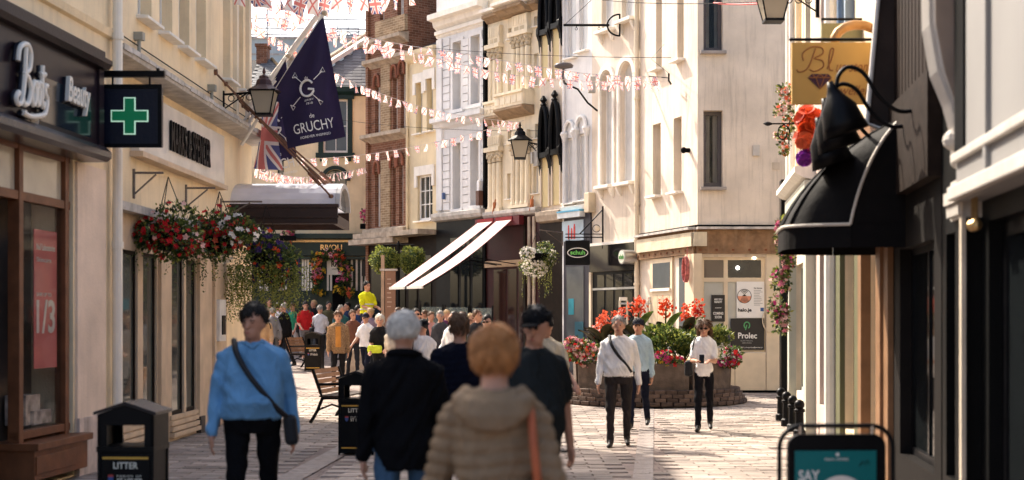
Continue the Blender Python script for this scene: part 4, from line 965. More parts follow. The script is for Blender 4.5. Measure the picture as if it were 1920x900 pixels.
# A: near shop with grey fascia and carved console
f = rshop('grey_fascia_shop', 'near shop with pale grey fascia, carved console and dark windows, rightmost', 10.5, 4.2, cream2); W = f.W; fA = f
wall(f, 0, W, 0, 5.2, [(.15, .95, .55, 2.3), (1.6, 5.6, .3, 2.3)], mat('charcoal_paint', (.006, .006, .006), .5, .2, spec=.06), .25, 5)
window(f, (.15, .95, .55, 2.3), black, gshop, y=.10, nx=1, nz=1, fw=.07); window(f, (1.6, 5.6, .3, 2.3), black, gshop, y=.08, nx=3, nz=1, fw=.10)
gpan = mat('pale_grey_fascia', (.26, .25, .24), .5, .05, 2, .03, 10)
U1 = 1.40
boxf(f, U1, W, 2.44, 4.3, 0, .16, gpan, 'fascia'); boxf(f, U1, W, 2.44, 2.53, .16, .22, nearwhite, 'lower_moulding', bevel=.01); boxf(f, U1, W, 2.68, 2.74, .16, .20, nearwhite, 'upper_moulding', bevel=.01)
cornice(f, U1-.1, W, 4.3, [(.16, 0), (.4, .1), (.5, .2), (.5, .3), (0, .35)], nearwhite)
for u in (2.35, 4.0): boxf(f, u, u+.07, 2.535, 4.29, .16, .19, gpan, 'fascia_batten')
# carved console
prof = [(0, 2.60), (-.06, 2.62), (-.10, 2.75), (-.12, 2.95), (-.16, 3.1), (-.24, 3.3), (-.29, 3.6), (-.30, 4.3), (0, 4.3)]
C0 = U1-.36
co = f.add(MB().prism(prof, C0, C0+.30, 'x'), 'console', nearwhite, bevel=.012)
fl = MB()
for k in range(4): fl.tube([(C0+.04+.07*k, p[0]-.012, p[1]) for p in prof[2:-1]], .022, 6)
fl.build('console_flutes', nearwhite, co); MB().ball((C0+.15, -.14, 2.86), .07, 10, 6).ball((C0+.15, -.11, 2.72), .05, 10, 6).build('console_rosette', nearwhite, co)
MB().prism([(0, 4.3), (-.29, 4.3), (-.28, 3.6), (-.22, 3.28), (-.12, 2.98), (0, 2.8)], C0+.302, C0+.312, 'x').build('console_cheek', mat('console_shade_beige', (.30, .23, .18), .7), co)  # near cheek: shade on this side of the console is put into its beige
boxf(f, U1+.01, U1+.30, 2.75, 4.29, .161, .175, blackmatt, 'dark_strip')
MB().box(C0-.06, 0, 2.34, U1, -.12, 2.60).box(C0-.04, 0, 2.44, U1-.02, -.17, 2.52).build('capital_block', nearwhite, co)
for k in range(5): boxf(f, C0-.04+k*.082, C0+.02+k*.082, 2.36, 2.43, .12, .15, nearwhite, 'dentil', co)
boxf(f, C0, U1-.04, 0, 2.34, 0, .10, MATS['charcoal_paint'], 'pilaster'); boxf(f, U1-.06, U1+.0, 0, 2.44, .10, .13, mat('pale_edge_trim', (.62, .52, .40), .5), 'edge_trim')
boxf(f, U1, W, .0, .28, 0, .06, MATS['charcoal_paint'], 'stall_riser')
for u in (1.62, 1.72): f.add(MB().tube([(u, -.10, 2.30), (u, -.10, 2.44)], .012, 6).ball((u, -.10, 2.27), .04), 'downlight', mat('brass_fitting', (.55, .36, .16), .3, metal=.8))
# far filler to close the corner between the row and the right-hand shops
f = Fac((5.2, 29.9), (5.0, 25.0))
# ================================================================ canopies, signs and lamps on the right
# dutch canopy: quarter-dome of ribs and cloth
uy = 12.6; cw = 1.9; cb_ = Fac(rp(13.6), rp(12.1))
cn = thing('domed_canopy', 'domed black canopy with scalloped valance over the right shop', 'canopy', (cb_.L[0], cb_.L[1], 0), math.atan2(cb_.X[1], cb_.X[0]))
proj, z0, z1 = 1.00, 2.50, 3.42
cloth = mat('black_canvas', (.006, .005, .005), .7, .2, 5, .3, 12, spec=.10)
def cP(t): return .5*math.cos(t)+.5*(1-2*t/math.pi), .5*math.sin(t)+.5*(2*t/math.pi)
def dome(mb, r0=1.0):
    ns, nr = 14, 8; Wc = cb_.W; vs = []
    for i in range(nr+1):
        t = math.pi/2*i/nr; d = proj*cP(t)[0]; z = z0+(z1-z0)*cP(t)[1]; ring = []
        for j in range(ns+1):
            s_ = j/ns; ex = Wc*.5*(1-math.cos(t))*0.0
            edge = 1-abs(2*s_-1)**6*.55
            ring.append((Wc*s_, -d*edge-.02, z))
        vs += ring
    fs = [(i*(ns+1)+j, i*(ns+1)+j+1, (i+1)*(ns+1)+j+1, (i+1)*(ns+1)+j) for i in range(nr) for j in range(ns)]
    mb.add(vs, fs)
    for j in (0, ns):
        side = [vs[i*(ns+1)+j] for i in range(nr+1)]+[(vs[j][0], -.02, z0)]; mb.add(side, [tuple(range(len(side)))])
d_ = MB(); dome(d_); d_.build('canopy_cloth', cloth, cn, smooth=True)
va = MB(); ns = 24
for j in range(ns):
    s0, s1 = j/ns, (j+1)/ns; e = lambda s_: -proj*(1-abs(2*s_-1)**6*.55)-.025
    va.quad((cb_.W*s0, e(s0), z0-.20), (cb_.W*s1, e(s1), z0-.20), (cb_.W*s1, e(s1), z0+.01), (cb_.W*s0, e(s0), z0+.01))
for u in (0, cb_.W): va.quad((u, -.02, z0-.2), (u, -proj*.45-.02, z0-.2), (u, -proj*.45-.02, z0+.01), (u, -.02, z0+.01))
va.build('valance', cloth, cn)
pip = MB()
for u, k in ((0, .45), (cb_.W, .45)):
    pip.tube([(u, -proj*cP(t)[0]*k-.03, z0+(z1-z0)*cP(t)[1]) for t in [math.pi/2*i/10 for i in range(11)]], .014, 6)
pip.tube([(cb_.W*s_, -proj*(1-abs(2*s_-1)**6*.55)-.03, z0) for s_ in [i/24 for i in range(25)]], .016, 6)
pip.build('piping', mat('pale_piping', (.62, .55, .46), .6), cn)
for k in range(1, 6):
    s_ = k/6; MB().tube([(cb_.W*s_, -(proj*cP(t)[0])*(1-abs(2*s_-1)**6*.55)-.028, z0+(z1-z0)*cP(t)[1]) for t in [math.pi/2*i/10 for i in range(11)]], .012, 6).build('rib_seam', cloth, cn)

def bracket_sign(name, label, x0, x1, y, z0, z1, m, t=.05):
    o = thing(name, label, 'sign', ((x0+x1)/2, y, z0)); w_ = (x1-x0)/2
    MB().box(-w_, -t/2, 0, w_, t/2, z1-z0).build('board', m, o, bevel=.006)
    return o, w_
# yellow jeweller's sign
y = 13.6; s = y/FPX
x0, x1 = (1484-CX)*s, (1664-CX)*s; z0, z1 = EYE+(HY-196)*s, EYE+(HY-80)*s
o, w_ = bracket_sign('yellow_sign', 'mustard yellow hanging sign with brown script and a diamond', x0, x1, y, z0, z1, mat('mustard_board', (.62, .36, .10), .55, .08, 2, .03, 10))
brn = mat('brown_print', (.34, .13, .04), .6, .1, 3, 0)
h = z1-z0; tm = MB(); [stroke(tm, s_, -w_+.04, -w_+.36, h*.52, h*.92, -.027, .0065) for s_ in ([(.02, .10), (.10, .0), (.30, .10), (.45, .45), (.58, .95)], [(.22, .45), (.20, .75), (.45, 1.0), (.75, .98), (.80, .75), (.55, .55), (.78, .45), (.80, .2), (.55, .02), (.40, .10)], [(.92, .12), (1.05, .5), (1.12, .9), (1.04, .92), (.98, .5), (1.0, .1), (1.10, .06)])]; tm.build('script_initial', brn, o)
tm = MB(); text(tm, 'ue stones', -w_+.42, w_-.10, h*.52, h*.66, -.025, .006, shear=.35); tm.build('lettering', brn, o)
tm = MB(); text(tm, 'jewellery', -.10, w_-.12, h*.10, h*.30, -.025, .006, shear=.35); tm.build('lettering', brn, o)
dx, dz = -w_*.42, h*.24; dm = MB().prism([(dx, dz), (dx-.115, dz+.11), (dx-.08, dz+.145), (dx+.08, dz+.145), (dx+.115, dz+.11)], -.025, -.032); dm.build('diamond', mat('plum_print', (.08, .03, .05), .6), o)
dl = MB()
for a, b in (((0, 0), (-.04, .11)), ((0, 0), (.04, .11)), ((-.11, .11), (.11, .11)), ((-.04, .11), (-.07, .14)), ((-.04, .11), (0, .14)), ((.04, .11), (0, .14)), ((.04, .11), (.07, .14))):
    dl.tube([(dx+a[0], -.034, dz+a[1]), (dx+b[0], -.034, dz+b[1])], .005, 5)
dl.build('diamond_facets', brn, o)
MB().tube([(-w_-.02, 0, h+.03), (w_+.1, 0, h+.03)], .016, 8).build('bracket', iron, o)
# green board behind
y = 15.2; s = y/FPX
o, w_ = bracket_sign('green_sign', 'plain sage green board projecting behind the yellow sign', (1540-CX)*s, (1640-CX)*s, y, EYE+(HY-78)*s, EYE+(HY-44)*s, mat('sage_board', (.26, .24, .12), .6, .08))
MB().tube([(-w_, 0, (HY-44)*0+.24), (w_+.1, 0, .24)], .014, 8).build('bracket', iron, o)
# gilded shield-like ornament
y = 14.4; s = y/FPX; gx, gz = (1655-CX)*s, EYE+(HY-55)*s
o = thing('gilded_scroll', 'brown gilded scroll ornament above the yellow sign', 'ornament', (gx, y, gz-.3))
q = MB().tube([(-.28+.30*math.cos(t)*(1-.1*t), 0, .16+.22*math.sin(t)*(1-.1*t)) for t in [.4*i for i in range(12)]], .05, 8); q.build('scroll', mat('gilt_scroll', (.36, .20, .08), .4, .3, metal=.4), o, smooth=True)
MB().tube([(-.02, -.02, -.02), (.30, -.02, .50)], .035, 8).build('edge', mat('silvered_edge', (.62, .56, .46), .4), o); MB().ball((.25, 0, .10), .22, 10, 6, (1, .5, .8)).build('body', mat('brown_relief', (.07, .035, .022), .5, .4, 9, .6, 20), o, smooth=True)
# swan-neck lamps
for i, (y, zt) in enumerate(((11.3, 3.36), (11.75, 3.30), (12.3, 3.22))):
    wx = rp(y)[0]; o = thing('swan_neck_lamp', ('black swan neck lamp, nearest of three above the domed canopy', 'black swan neck lamp, middle of three above the domed canopy', 'black swan neck lamp, lowest and farthest above the domed canopy')[i], 'lamp', (wx-.02, y, zt), 0, 'swan neck lamps')
    pts = [(0, 0, 0), (-.18, 0, -.02), (-.34, 0, .10), (-.46, 0, .28), (-.58, 0, .33), (-.66, 0, .26), (-.68, 0, .12)]
    sm = []
    for k in range(len(pts)-1):
        p = [Vector(pts[max(0, min(len(pts)-1, k+d))]) for d in (-1, 0, 1, 2)]
        for t in [j/5 for j in range(5)]: sm.append(.5*(2*p[1]+(p[2]-p[0])*t+(2*p[0]-5*p[1]+4*p[2]-p[3])*t*t+(3*p[1]-p[0]-3*p[2]+p[3])*t**3))
    sm.append(Vector(pts[-1])); MB().tube(sm, .017, 8).build('arm', iron, o, smooth=True); MB().tube([(.01, 0, 0), (-.03, 0, 0)], .05, 12).build('wall_plate', iron, o)
    sh = MB().lathe([(.025, .16), (.04, .10), (.07, .04), (.14, -.06), (.165, -.18), (.185, -.27), (.17, -.26), (.13, -.08), (.05, .02)], 18, (0, 0, 0)); so = sh.build('shade', black, o, smooth=True); so.location = (-.68, 0, .06); so.rotation_euler = (0, R_(-18), 0)

def lantern(name, label, x, y, zb, wtop=.36, h=.52, arm=None, glassc=(.80, .74, .62), group='street lanterns', roofm=None, emit=0):
    o = thing(name, label, 'lantern', (x, y, zb), 0, group); wt, wb = wtop/2, wtop*.30
    gm_ = mat('frosted_lantern_glass' if not emit else 'lit_lantern_glass', glassc, .35, .05, trans=.45) if not emit else mat('lit_lantern_glass', glassc, .35, .05, trans=.5)
    c4 = [(-1, -1), (1, -1), (1, 1), (-1, 1)]
    for k in range(4):
        a, b = c4[k], c4[(k+1) % 4]
        MB().add([(a[0]*wb, a[1]*wb, 0), (b[0]*wb, b[1]*wb, 0), (b[0]*wt, b[1]*wt, h*.55), (a[0]*wt, a[1]*wt, h*.55)], [(0, 1, 2, 3)]).build('pane', gm_, o)
    fr = MB()
    for a in c4: fr.tube([(a[0]*wb, a[1]*wb, -.01), (a[0]*wt, a[1]*wt, h*.55)], .012, 6)
    fr.box(-wb-.015, -wb-.015, -.035, wb+.015, wb+.015, .0); fr.box(-wt-.02, -wt-.02, h*.55, wt+.02, wt+.02, h*.55+.03)
    fr.build('frame', iron, o)
    MB().lathe([(wt*1.5, h*.58), (wt*1.1, h*.66), (wt*.72, h*.74), (wt*.62, h*.86), (wt*.40, h*.92), (wt*.42, h*.96), (wt*.2, h*1.0), (wt*.08, h*1.03), (wt*.16, h*1.08), (wt*.04, h*1.2)], 8, (0, 0, 0), math.pi/8).build('roof', roofm or iron, o)
    if arm:
        q = MB(); v = Vector(arm)-Vector((x, y, zb)); q.tube([(0, 0, h*.6) if False else (v.normalized().x*wt, v.normalized().y*wt, h*.57), (v.x, v.y, h*.57)], .018, 8)
        for k in range(3):
            t = .35+.22*k; q.tube([(v.x*t+.05*math.cos(s_)*(1), v.y*t, h*.57-.07+.05*math.sin(s_)) for s_ in [2*math.pi*i/10 for i in range(11)]], .008, 5)
        q.tube([(v.x, v.y, h*.57-.25), (v.x*.4, v.y*.4, h*.57)], .012, 6); q.box(v.x-.03, v.y-.03, h*.57-.32, v.x+.03, v.y+.03, h*.57+.06); q.build('wall_arm', iron, o)
    return o
y = 22.9; p = at(495, y, 213); lantern('wall_lantern', 'dull maroon topped wall lantern beside the navy flags', p[0], y, p[2], .38, .62, arm=(-4.72, y+.3, 0), glassc=(.52, .46, .36), roofm=mat('maroon_brown_lantern_roof', (.06, .028, .028), .5))
y = 37.2; p = at(975, y, 296); lantern('wall_lantern', 'black lantern with glowing glass on scrolled arm by ornate building', p[0], y, p[2], .46, .78, arm=(.72, y+.75, 0))
y = 20.0; p = at(1450, y, 37); lantern('wall_lantern', 'bright lantern cut by the top edge of the view', p[0], y, p[2], .40, .62, arm=(4.30, y, 0))
# square pharmacy sign
y = 15.7; s = y/FPX; o = thing('pharmacy_sign', 'navy square hanging sign with green pharmacy cross', 'sign', ((246-CX)*s, y, EYE+(HY-276)*s)); hh = (276-162)*s; hw_ = (304-188)*s/2
navy = mat('navy_sign_panel', (.006, .008, .020), .35, .1)
MB().box(-hw_, -.06, 0, hw_, .06, hh).build('panel', navy, o, bevel=.012)
MB().box(-hw_-.012, -.075, -.012, hw_+.012, -.05, .03).box(-hw_-.012, -.075, hh-.03, hw_+.012, -.05, hh+.012).box(-hw_-.012, -.075, .03, -hw_+.03, -.05, hh-.03).box(hw_-.03, -.075, .03, hw_+.012, -.05, hh-.03).build('rim', black, o)
cr = lambda e, t: [(-t-e, -.205-e), (t+e, -.205-e), (t+e, -t-e), (.205+e, -t-e), (.205+e, t+e), (t+e, t+e), (t+e, .205+e), (-t-e, .205+e), (-t-e, t+e), (-.205-e, t+e), (-.205-e, -t-e), (-t-e, -t-e)]
cz = hh/2; MB().prism([(a, b+cz) for a, b in cr(0, .065)], -.06, -.072).build('cross_outline', mat('mint_outline', (.45, .68, .52), .5, 0, 3, 0, emit=.25), o)
MB().prism([(a, b+cz) for a, b in cr(-.013, .065)], -.07, -.078).build('cross', mat('pharmacy_green', (.004, .15, .060), .4, 0, 3, 0, emit=.12), o)
q = MB().box(-hw_-.28, -.03, hh+.10, hw_+.03, .03, hh+.17)
for x in (-hw_*.6, hw_*.6): q.tube([(x, 0, hh), (x, 0, hh+.11)], .012, 6)
q.box(hw_-.06, -.02, hh+.17, hw_-.03, .02, hh+.2); q.build('bracket', black, o)
# shoe-shop hanging sign
y = 35.2; s = y/FPX; o = thing('oval_logo_sign', 'black hanging sign with green lettering in a white oval', 'sign', ((1083-CX)*s, y, EYE+(HY-497)*s)); hh = (497-451)*s; hw_ = 23*s
MB().box(-hw_, -.06, 0, hw_, .06, hh).build('panel', black, o, bevel=.01)
MB().tube([(hw_*.82*math.cos(t), -.063, hh*.5+hh*.19*math.sin(t)) for t in [2*math.pi*i/32 for i in range(33)]], .012, 6).build('oval', wht, o)
tm = MB(); text(tm, 'schuh', -hw_*.60, hw_*.60, hh*.42, hh*.60, -.06, .008, bold=.03); tm.build('lettering', mat('lime_letter', (.16, .55, .12), .5, 0, 3, 0), o)
q = MB().tube([(-hw_, 0, hh+.08), (hw_+.32, 0, hh+.08)], .014, 8).tube([(-hw_, 0, hh+.16), (hw_+.32, 0, hh+.16)], .012, 8).tube([(.05, 0, hh+.16), (hw_+.3, 0, hh+.75)], .016, 8).tube([(hw_+.32, 0, hh-.2), (hw_+.32, 0, hh+.85)], .022, 8)
q.tube([(hw_+.16+.09*math.cos(t), 0, hh+.30+.09*math.sin(t)) for t in [2*math.pi*i/14 for i in range(15)]], .01, 5)
for x in (-hw_*.7, hw_*.7): q.tube([(x, 0, hh), (x, 0, hh+.1)], .01, 6)
q.build('bracket', iron, o)
MB().ball((hw_+.18, -.02, hh+.30), .07, 10, 6, (1, .4, 1)).build('bracket_disc', cream2, o)
# empty sign bracket with D hoop, floodlight on an arm
y = 34.4; p = at(1162, y, 47); o = thing('sign_bracket', 'empty black sign bracket with D shaped hoop on arched building', 'bracket', (p[0], y, p[2]))
q = MB().tube([(-1.36, 0, 0), (-.25, 0, 0)], .03, 8).tube([(0, 0, .27), (0, 0, -.27)], .022, 8)
q.build('bar', iron, o); MB().tube([(-.30*math.sin(t), 0, .26*math.cos(t)) for t in [math.pi*i/16 for i in range(17)]], .022, 8).build('hoop', iron, o)
for x in (-1.05, -.5): MB().tube([(x, 0, -.02), (x, 0, -.06)], .012, 6).tube([(x+.03*math.cos(t), 0, -.09+.03*math.sin(t)) for t in [2*math.pi*i/10 for i in range(11)]], .007, 5).build('eyelet', iron, o)
MB().tube([(-1.34, 0, 0), (-.62, .3, .72)], .006, 5).build('stay_wire', iron, o)
MB().tube([(0, 0, .0), (.12, .9, .0)], .02, 6).build('wall_stub', iron, o)
y = 35.0; p = at(1057, y, 124); o = thing('street_floodlight', 'dark floodlight on curved arm over the bunting', 'lamp', (p[0], y, p[2]))
MB().lathe([(.10, -.06), (.22, -.04), (.24, .02), (.18, .07), (.05, .09)], 14, (0, 0, 0), 0, 1, .6).build('head', wingrey, o, smooth=True)
MB().tube([(0, 0, -.05), (-.03, 0, -.25), (.02, 0, -.42)], .03, 8).build('stem', wingrey, o)
MB().tube([(.02, 0, -.42), (.35, .1, -.55), (.6, .25, -.86), (.85, .5, -1.02)], .025, 8).build('arm', iron, o, smooth=True)
MB().box(.62, .2, -.60, .80, .42, -.22).build('gear_box', mat('gear_grey', (.40, .38, .35), .6), o)
# ================================================================ plants
lg = [mat('leaf_dark', (.030, .055, .016), .5, .3, 8, 0, rnd=.4, trans=.25), mat('leaf_mid', (.085, .125, .03), .5, .3, 8, 0, rnd=.4, trans=.3), mat('leaf_light', (.26, .28, .06), .5, .3, 8, 0, rnd=.35, trans=.35)]
FL = {k: mat('petal_'+k, c, .55, .12, 8, 0, rnd=.25, trans=.3) for k, c in dict(red=(.50, .014, .020), white=(.80, .76, .70), purple=(.045, .018, .12), pink=(.68, .20, .30), magenta=(.55, .05, .20), orange=(.66, .075, .02), coral=(.74, .15, .07), yellow=(.75, .45, .04), palepink=(.78, .50, .45)).items()}
rnd = random.Random(11)
def rdir(): 
    z = rnd.uniform(-1, 1); t = rnd.uniform(0, 2*math.pi); r = math.sqrt(1-z*z); return Vector((r*math.cos(t), r*math.sin(t), z))
def leaf(mb, p, size, d=None, bend=.25):
    p = Vector(p); d = (d or rdir()).normalized(); u = d.orthogonal().normalized(); u.rotate(__import__('mathutils').Quaternion(d, rnd.uniform(0, 6.28))); nrm = d.cross(u)
    mb.add([p, p+d*size*.5+u*size*.28+nrm*size*bend*.3, p+d*size, p+d*size*.5-u*size*.28+nrm*size*bend*.3], [(0, 1, 2), (0, 2, 3)])
def flower(mb, p, r, d=None, n=5):
    p = Vector(p); d = (d or rdir()).normalized(); u = d.orthogonal().normalized(); v = d.cross(u); a0 = rnd.uniform(0, 6)
    vs = [p]
    for k in range(n*2):
        t = a0+math.pi*k/n; rr = r*(1.0 if k % 2 == 0 else .62)*rnd.uniform(.85, 1.1); vs.append(p+(u*math.cos(t)+v*math.sin(t))*rr+d*r*rnd.uniform(.15, .45))
    mb.add(vs, [(0, 1+k, 1+(k+1) % (2*n)) for k in range(2*n)])
def bush(parent, c, rad, nleaf, lsize, weights=(.45, .4, .15), flowers=(), nfl=0, fr=.035, shell=.55, trail=0, tlen=.5, name='foliage', lumps=9, up=.0, tcol=1):
    "leaf cloud of clumps spread through an uneven ellipsoid, with blossoms on its outer side and trailing strands"
    c = Vector(c); mb = MB(); cl = []
    for _ in range(lumps):
        d = rdir(); cl.append((Vector((d.x*rad[0], d.y*rad[1], d.z*rad[2]))*rnd.uniform(.3, .75), rnd.uniform(.35, .6)))
    def pt():
        q, s_ = rnd.choice(cl); d = rdir(); return q+Vector((d.x*rad[0], d.y*rad[1], d.z*rad[2]))*s_*rnd.uniform(shell, 1)
    for _ in range(nleaf):
        p = pt(); mb.mi = rnd.choices((0, 1, 2), weights)[0]; leaf(mb, c+p, lsize*rnd.uniform(.6, 1.3), (p.normalized()+rdir()*.9+Vector((0, 0, up))))
    for _ in range(trail):
        t = rnd.uniform(0, 2*math.pi); p = c+Vector((rad[0]*.9*math.cos(t)*rnd.uniform(.5, 1), rad[1]*.9*math.sin(t)*rnd.uniform(.5, 1), -rad[2]*.3)); L = tlen*rnd.uniform(.4, 1)
        k = int(L/.03)
        for i in range(k):
            p = p+Vector((rnd.uniform(-.012, .012), rnd.uniform(-.012, .012), -.03)); mb.mi = tcol if rnd.random() < .65 else rnd.choice((0, 1, 2)); leaf(mb, p, lsize*.62, rdir()+Vector((0, 0, -.5)))
    mb.build(name, lg, parent, kind='stuff')
    if nfl:
        names = list(dict.fromkeys(flowers)); fb_ = {k: MB() for k in names}; hot = {k: [rnd.choice(cl) for _ in range(4)] for k in names}
        for _ in range(nfl):
            k = rnd.choice(flowers); q, s_ = rnd.choice(hot[k]) if rnd.random() < .7 else rnd.choice(cl); d = rdir(); d.y = -abs(d.y) if rnd.random() < .7 else d.y
            p = q+Vector((d.x*rad[0], d.y*rad[1], d.z*rad[2]))*s_*rnd.uniform(.9, 1.08); flower(fb_[k], c+p, fr*rnd.uniform(.75, 1.25), (p.normalized()+rdir()*.5+Vector((0, -.4, .2))))
        for k in names: fb_[k].build(k+'_blossom', FL[k], parent, kind='stuff')
def basket(name, label, x, y, z, rad, wallx, wy, zb, **kw):
    o = thing(name, label, 'hanging basket', (x, y, z), 0, 'hanging baskets')
    MB().lathe([(.05, -.22), (.16, -.18), (.26, -.08), (.30, .02), (.28, .03), (.2, -.02)], 14, (0, 0, 0)).build('bowl', blackmatt, o, smooth=True)
    q = MB()
    for k in range(3):
        t = 2.1*k+.4; q.tube([(.28*math.cos(t), .28*math.sin(t), .02), (0, 0, zb-z-.05)], .006, 5)
    q.build('chains', iron, o)
    br = MB().tube([(wallx-x, wy-y, zb-z), (-.06 if wallx < x else .06, 0, zb-z)], .016, 6).tube([(wallx-x, wy-y, zb-z-.28), ((wallx-x)*.35, (wy-y)*.35, zb-z-.02)], .012, 6).tube([(wallx-x, wy-y, zb-z-.33), (wallx-x, wy-y, zb-z+.05)], .02, 6)
    br.build('bracket', mat('grey_brown_iron', (.16, .13, .11), .5), o)
    bush(o, (0, 0, 0), rad, **kw); return o
s = 146.; basket('flower_basket', 'hanging basket of red blooms nearest the pharmacy sign', -4.40, 18.2, EYE+(HY-440)/s, (.62, .52, .40), -4.84, 18.2, EYE+(HY-325)/s, nleaf=2600, lsize=.065, flowers=('red', 'red', 'red', 'palepink'), nfl=150, fr=.042, trail=26, tlen=.42, weights=(.5, .35, .15))
s = 128.; basket('flower_basket', 'hanging basket of red and white blooms, middle of the store baskets', -4.28, 20.8, EYE+(HY-450)/s, (.58, .52, .46), -4.77, 20.8, EYE+(HY-353)/s, nleaf=2600, lsize=.065, flowers=('red', 'red', 'white', 'coral'), nfl=170, fr=.044, trail=40, tlen=.65)
s = 116.; basket('flower_basket', 'hanging basket of purple petunias with long lime trailers by the canopy', -3.98, 23.0, EYE+(HY-478)/s, (.80, .55, .50), -4.71, 23.0, EYE+(HY-378)/s, nleaf=3800, lsize=.065, flowers=('purple', 'purple', 'purple', 'purple', 'orange'), nfl=190, fr=.05, trail=240, tlen=.95, tcol=2)
s = 75.; basket('flower_basket', 'hanging basket of white flowers with pale trailers beside the oval sign', (1007-CX)/s, 35.4, EYE+(HY-478)/s, (.52, .5, .42), 1.30, 36.6, EYE+(HY-432)/s, nleaf=2600, lsize=.06, flowers=('white',), nfl=420, fr=.036, trail=26, tlen=.95, tcol=2, weights=(.35, .4, .25))
# pink vines on the right
def vine(label, x, y, z0, z1, r, cols, n, nfl):
    o = thing('flowering_vine', label, 'plant', (x, y, z1), 0, 'flowering vines on the right'); k = 6
    for i in range(k):
        z = z1+(z0-z1)*(i+.5)/k; bush(o, (rnd.uniform(-.05, .05), 0, z-z1), (r*rnd.uniform(.8, 1.2), r, abs(z1-z0)/k*.8), n//k, .06, flowers=cols, nfl=nfl//k, fr=.034, weights=(.25, .4, .35), lumps=5, name='foliage')
    MB().tube([(.1, .1, 0), (.08, .05, (z0-z1)*.5), (.05, 0, z0-z1)], .012, 6).build('stem', darkbrown, o); return o
y = 19.5; s = FPX/y
vine('pink and lime flowering vine hanging below the domed canopy', (1468-CX)/s, y, EYE+(HY-615)/s, EYE+(HY-415)/s, .15, ('pink', 'palepink', 'palepink', 'magenta'), 1500, 200)
y = 20.5; s = FPX/y
vine('pale pink flowering vine round the iron spike left of the yellow sign', (1472-CX)/s, y, EYE+(HY-285)/s, EYE+(HY-160)/s, .15, ('palepink', 'palepink', 'coral', 'white'), 700, 190)
o = thing('iron_spike_bracket', 'wrought iron scroll bracket ending in an arrow spike', 'bracket', at(1475, 20.3, 232))
MB().tube([(.5, 0, 0), (-.25, 0, 0)], .012, 6).build('rod', iron, o); MB().lathe([(.001, -.1), (.03, -.03), (.03, 0), (.001, .06)], 6).build('spike', iron, o).rotation_euler = (0, R_(-90), 0); o.children[-1].location = (-.28, 0, 0)
MB().tube([(-.05+.10*math.cos(t)*(1-.08*t), 0, -.14+.14*math.sin(t)*(1-.08*t)) for t in [.5*i for i in range(14)]], .010, 6).build('scroll', iron, o)
# big artificial flowers
y = 14.6; s = FPX/y
def rose(label, px, py, r, m):
    o = thing('artificial_rose', label, 'flower', at(px, y, py), 0, 'large artificial flowers'); mb = MB()
    for k in range(26):
        d = rdir(); d.y = -abs(d.y); u = d.orthogonal().normalized(); v = d.cross(u); rr = r*rnd.uniform(.35, .6); c = d*r*rnd.uniform(.45, .75)
        vs = [c]+[c+(u*math.cos(t)+v*math.sin(t))*rr+d*rr*.35 for t in [2*math.pi*i/8 for i in range(8)]]; mb.add(vs, [(0, 1+i, 1+(i+1) % 8) for i in range(8)])
    mb.build('petals', m, o, smooth=True); MB().tube([(0, .05, 0), (.25, .25, .05)], .012, 6).build('stem', lg[0], o)
rose('orange artificial rose, large and uppermost below the yellow sign', 1518, 228, .17, FL['orange']); rose('orange artificial rose, lower left of the large one', 1508, 262, .12, FL['coral']); rose('purple artificial rose hanging below the orange ones', 1508, 295, .10, mat('petal_violet', (.22, .03, .34), .5, trans=.3)); rose('pink artificial rose between the purple and orange roses', 1530, 282, .09, FL['pink'])
# clipped topiary balls on a post
y = 41.5; s = FPX/y; gz = G(y)
po = thing('basket_post', 'black post with double arm carrying the two clipped balls', 'post', ((747-CX)/s, y, gz))
zt = EYE+(HY-458)/s-gz
MB().lathe([(.10, 0), (.10, .5), (.05, .6), (.045, zt), (.02, zt+.1)], 10).build('pole', iron, po); MB().tube([(-.46, 0, zt-.02), (.46, 0, zt-.02)], .022, 8).build('arm', iron, po); MB().tube([(-.4, 0, zt-.05), (0, 0, zt-.3), (.4, 0, zt-.05)], .014, 6).build('brace', iron, po)
for px, lab in ((721, 'clipped round box topiary hanging left of the post'), (773, 'clipped round box topiary hanging right of the post')):
    o = thing('topiary_ball', lab, 'topiary', ((px-CX)/s, y, EYE+(HY-487)/s), 0, 'topiary balls'); mb = MB()
    for _ in range(2600):
        d = rdir(); p = d*.36*(1+.10*math.sin(d.x*5+d.z*4)+.06*math.sin(d.y*9-d.z*7))*rnd.uniform(.82, 1.12); mb.mi = rnd.choices((0, 1, 2), (.06, .24, .7))[0]; leaf(mb, p, .06, d+rdir()*.8)
    mb.build('foliage', lg, o, kind='stuff'); MB().ball((0, 0, 0), .32, 12, 8).build('core', lg[0], o); MB().tube([(0, 0, .3), (0, 0, .42)], .01, 5).build('hook', iron, o)
# floral arch on the green shopfront
fo = thing('floral_arch', 'garland of yellow, pink and coral flowers around the green shop door', 'flowers', (at(623, 47.5)[0], 47.5, G(48)))
def gl(px, py): return ((px-623)/FPX*47.5, 0, EYE+(HY-py)/FPX*47.5-G(48))
for k, (px, py, cs) in enumerate(((592, 495, ('coral', 'yellow')), (594, 510, ('yellow', 'pink')), (596, 525, ('coral', 'coral')), (598, 542, ('orange', 'yellow')), (602, 482, ('coral', 'yellow')), (618, 478, ('palepink', 'pink')), (634, 482, ('orange', 'coral')), (642, 494, ('yellow', 'pink')), (645, 508, ('pink', 'yellow')), (643, 523, ('magenta', 'pink')), (640, 540, ('yellow', 'yellow')), (650, 548, ('yellow', 'coral')))):
    bush(fo, gl(px, py), (.26, .2, .22), 170, .11, flowers=cs, nfl=13, fr=.085, lumps=4, weights=(.6, .3, .1))
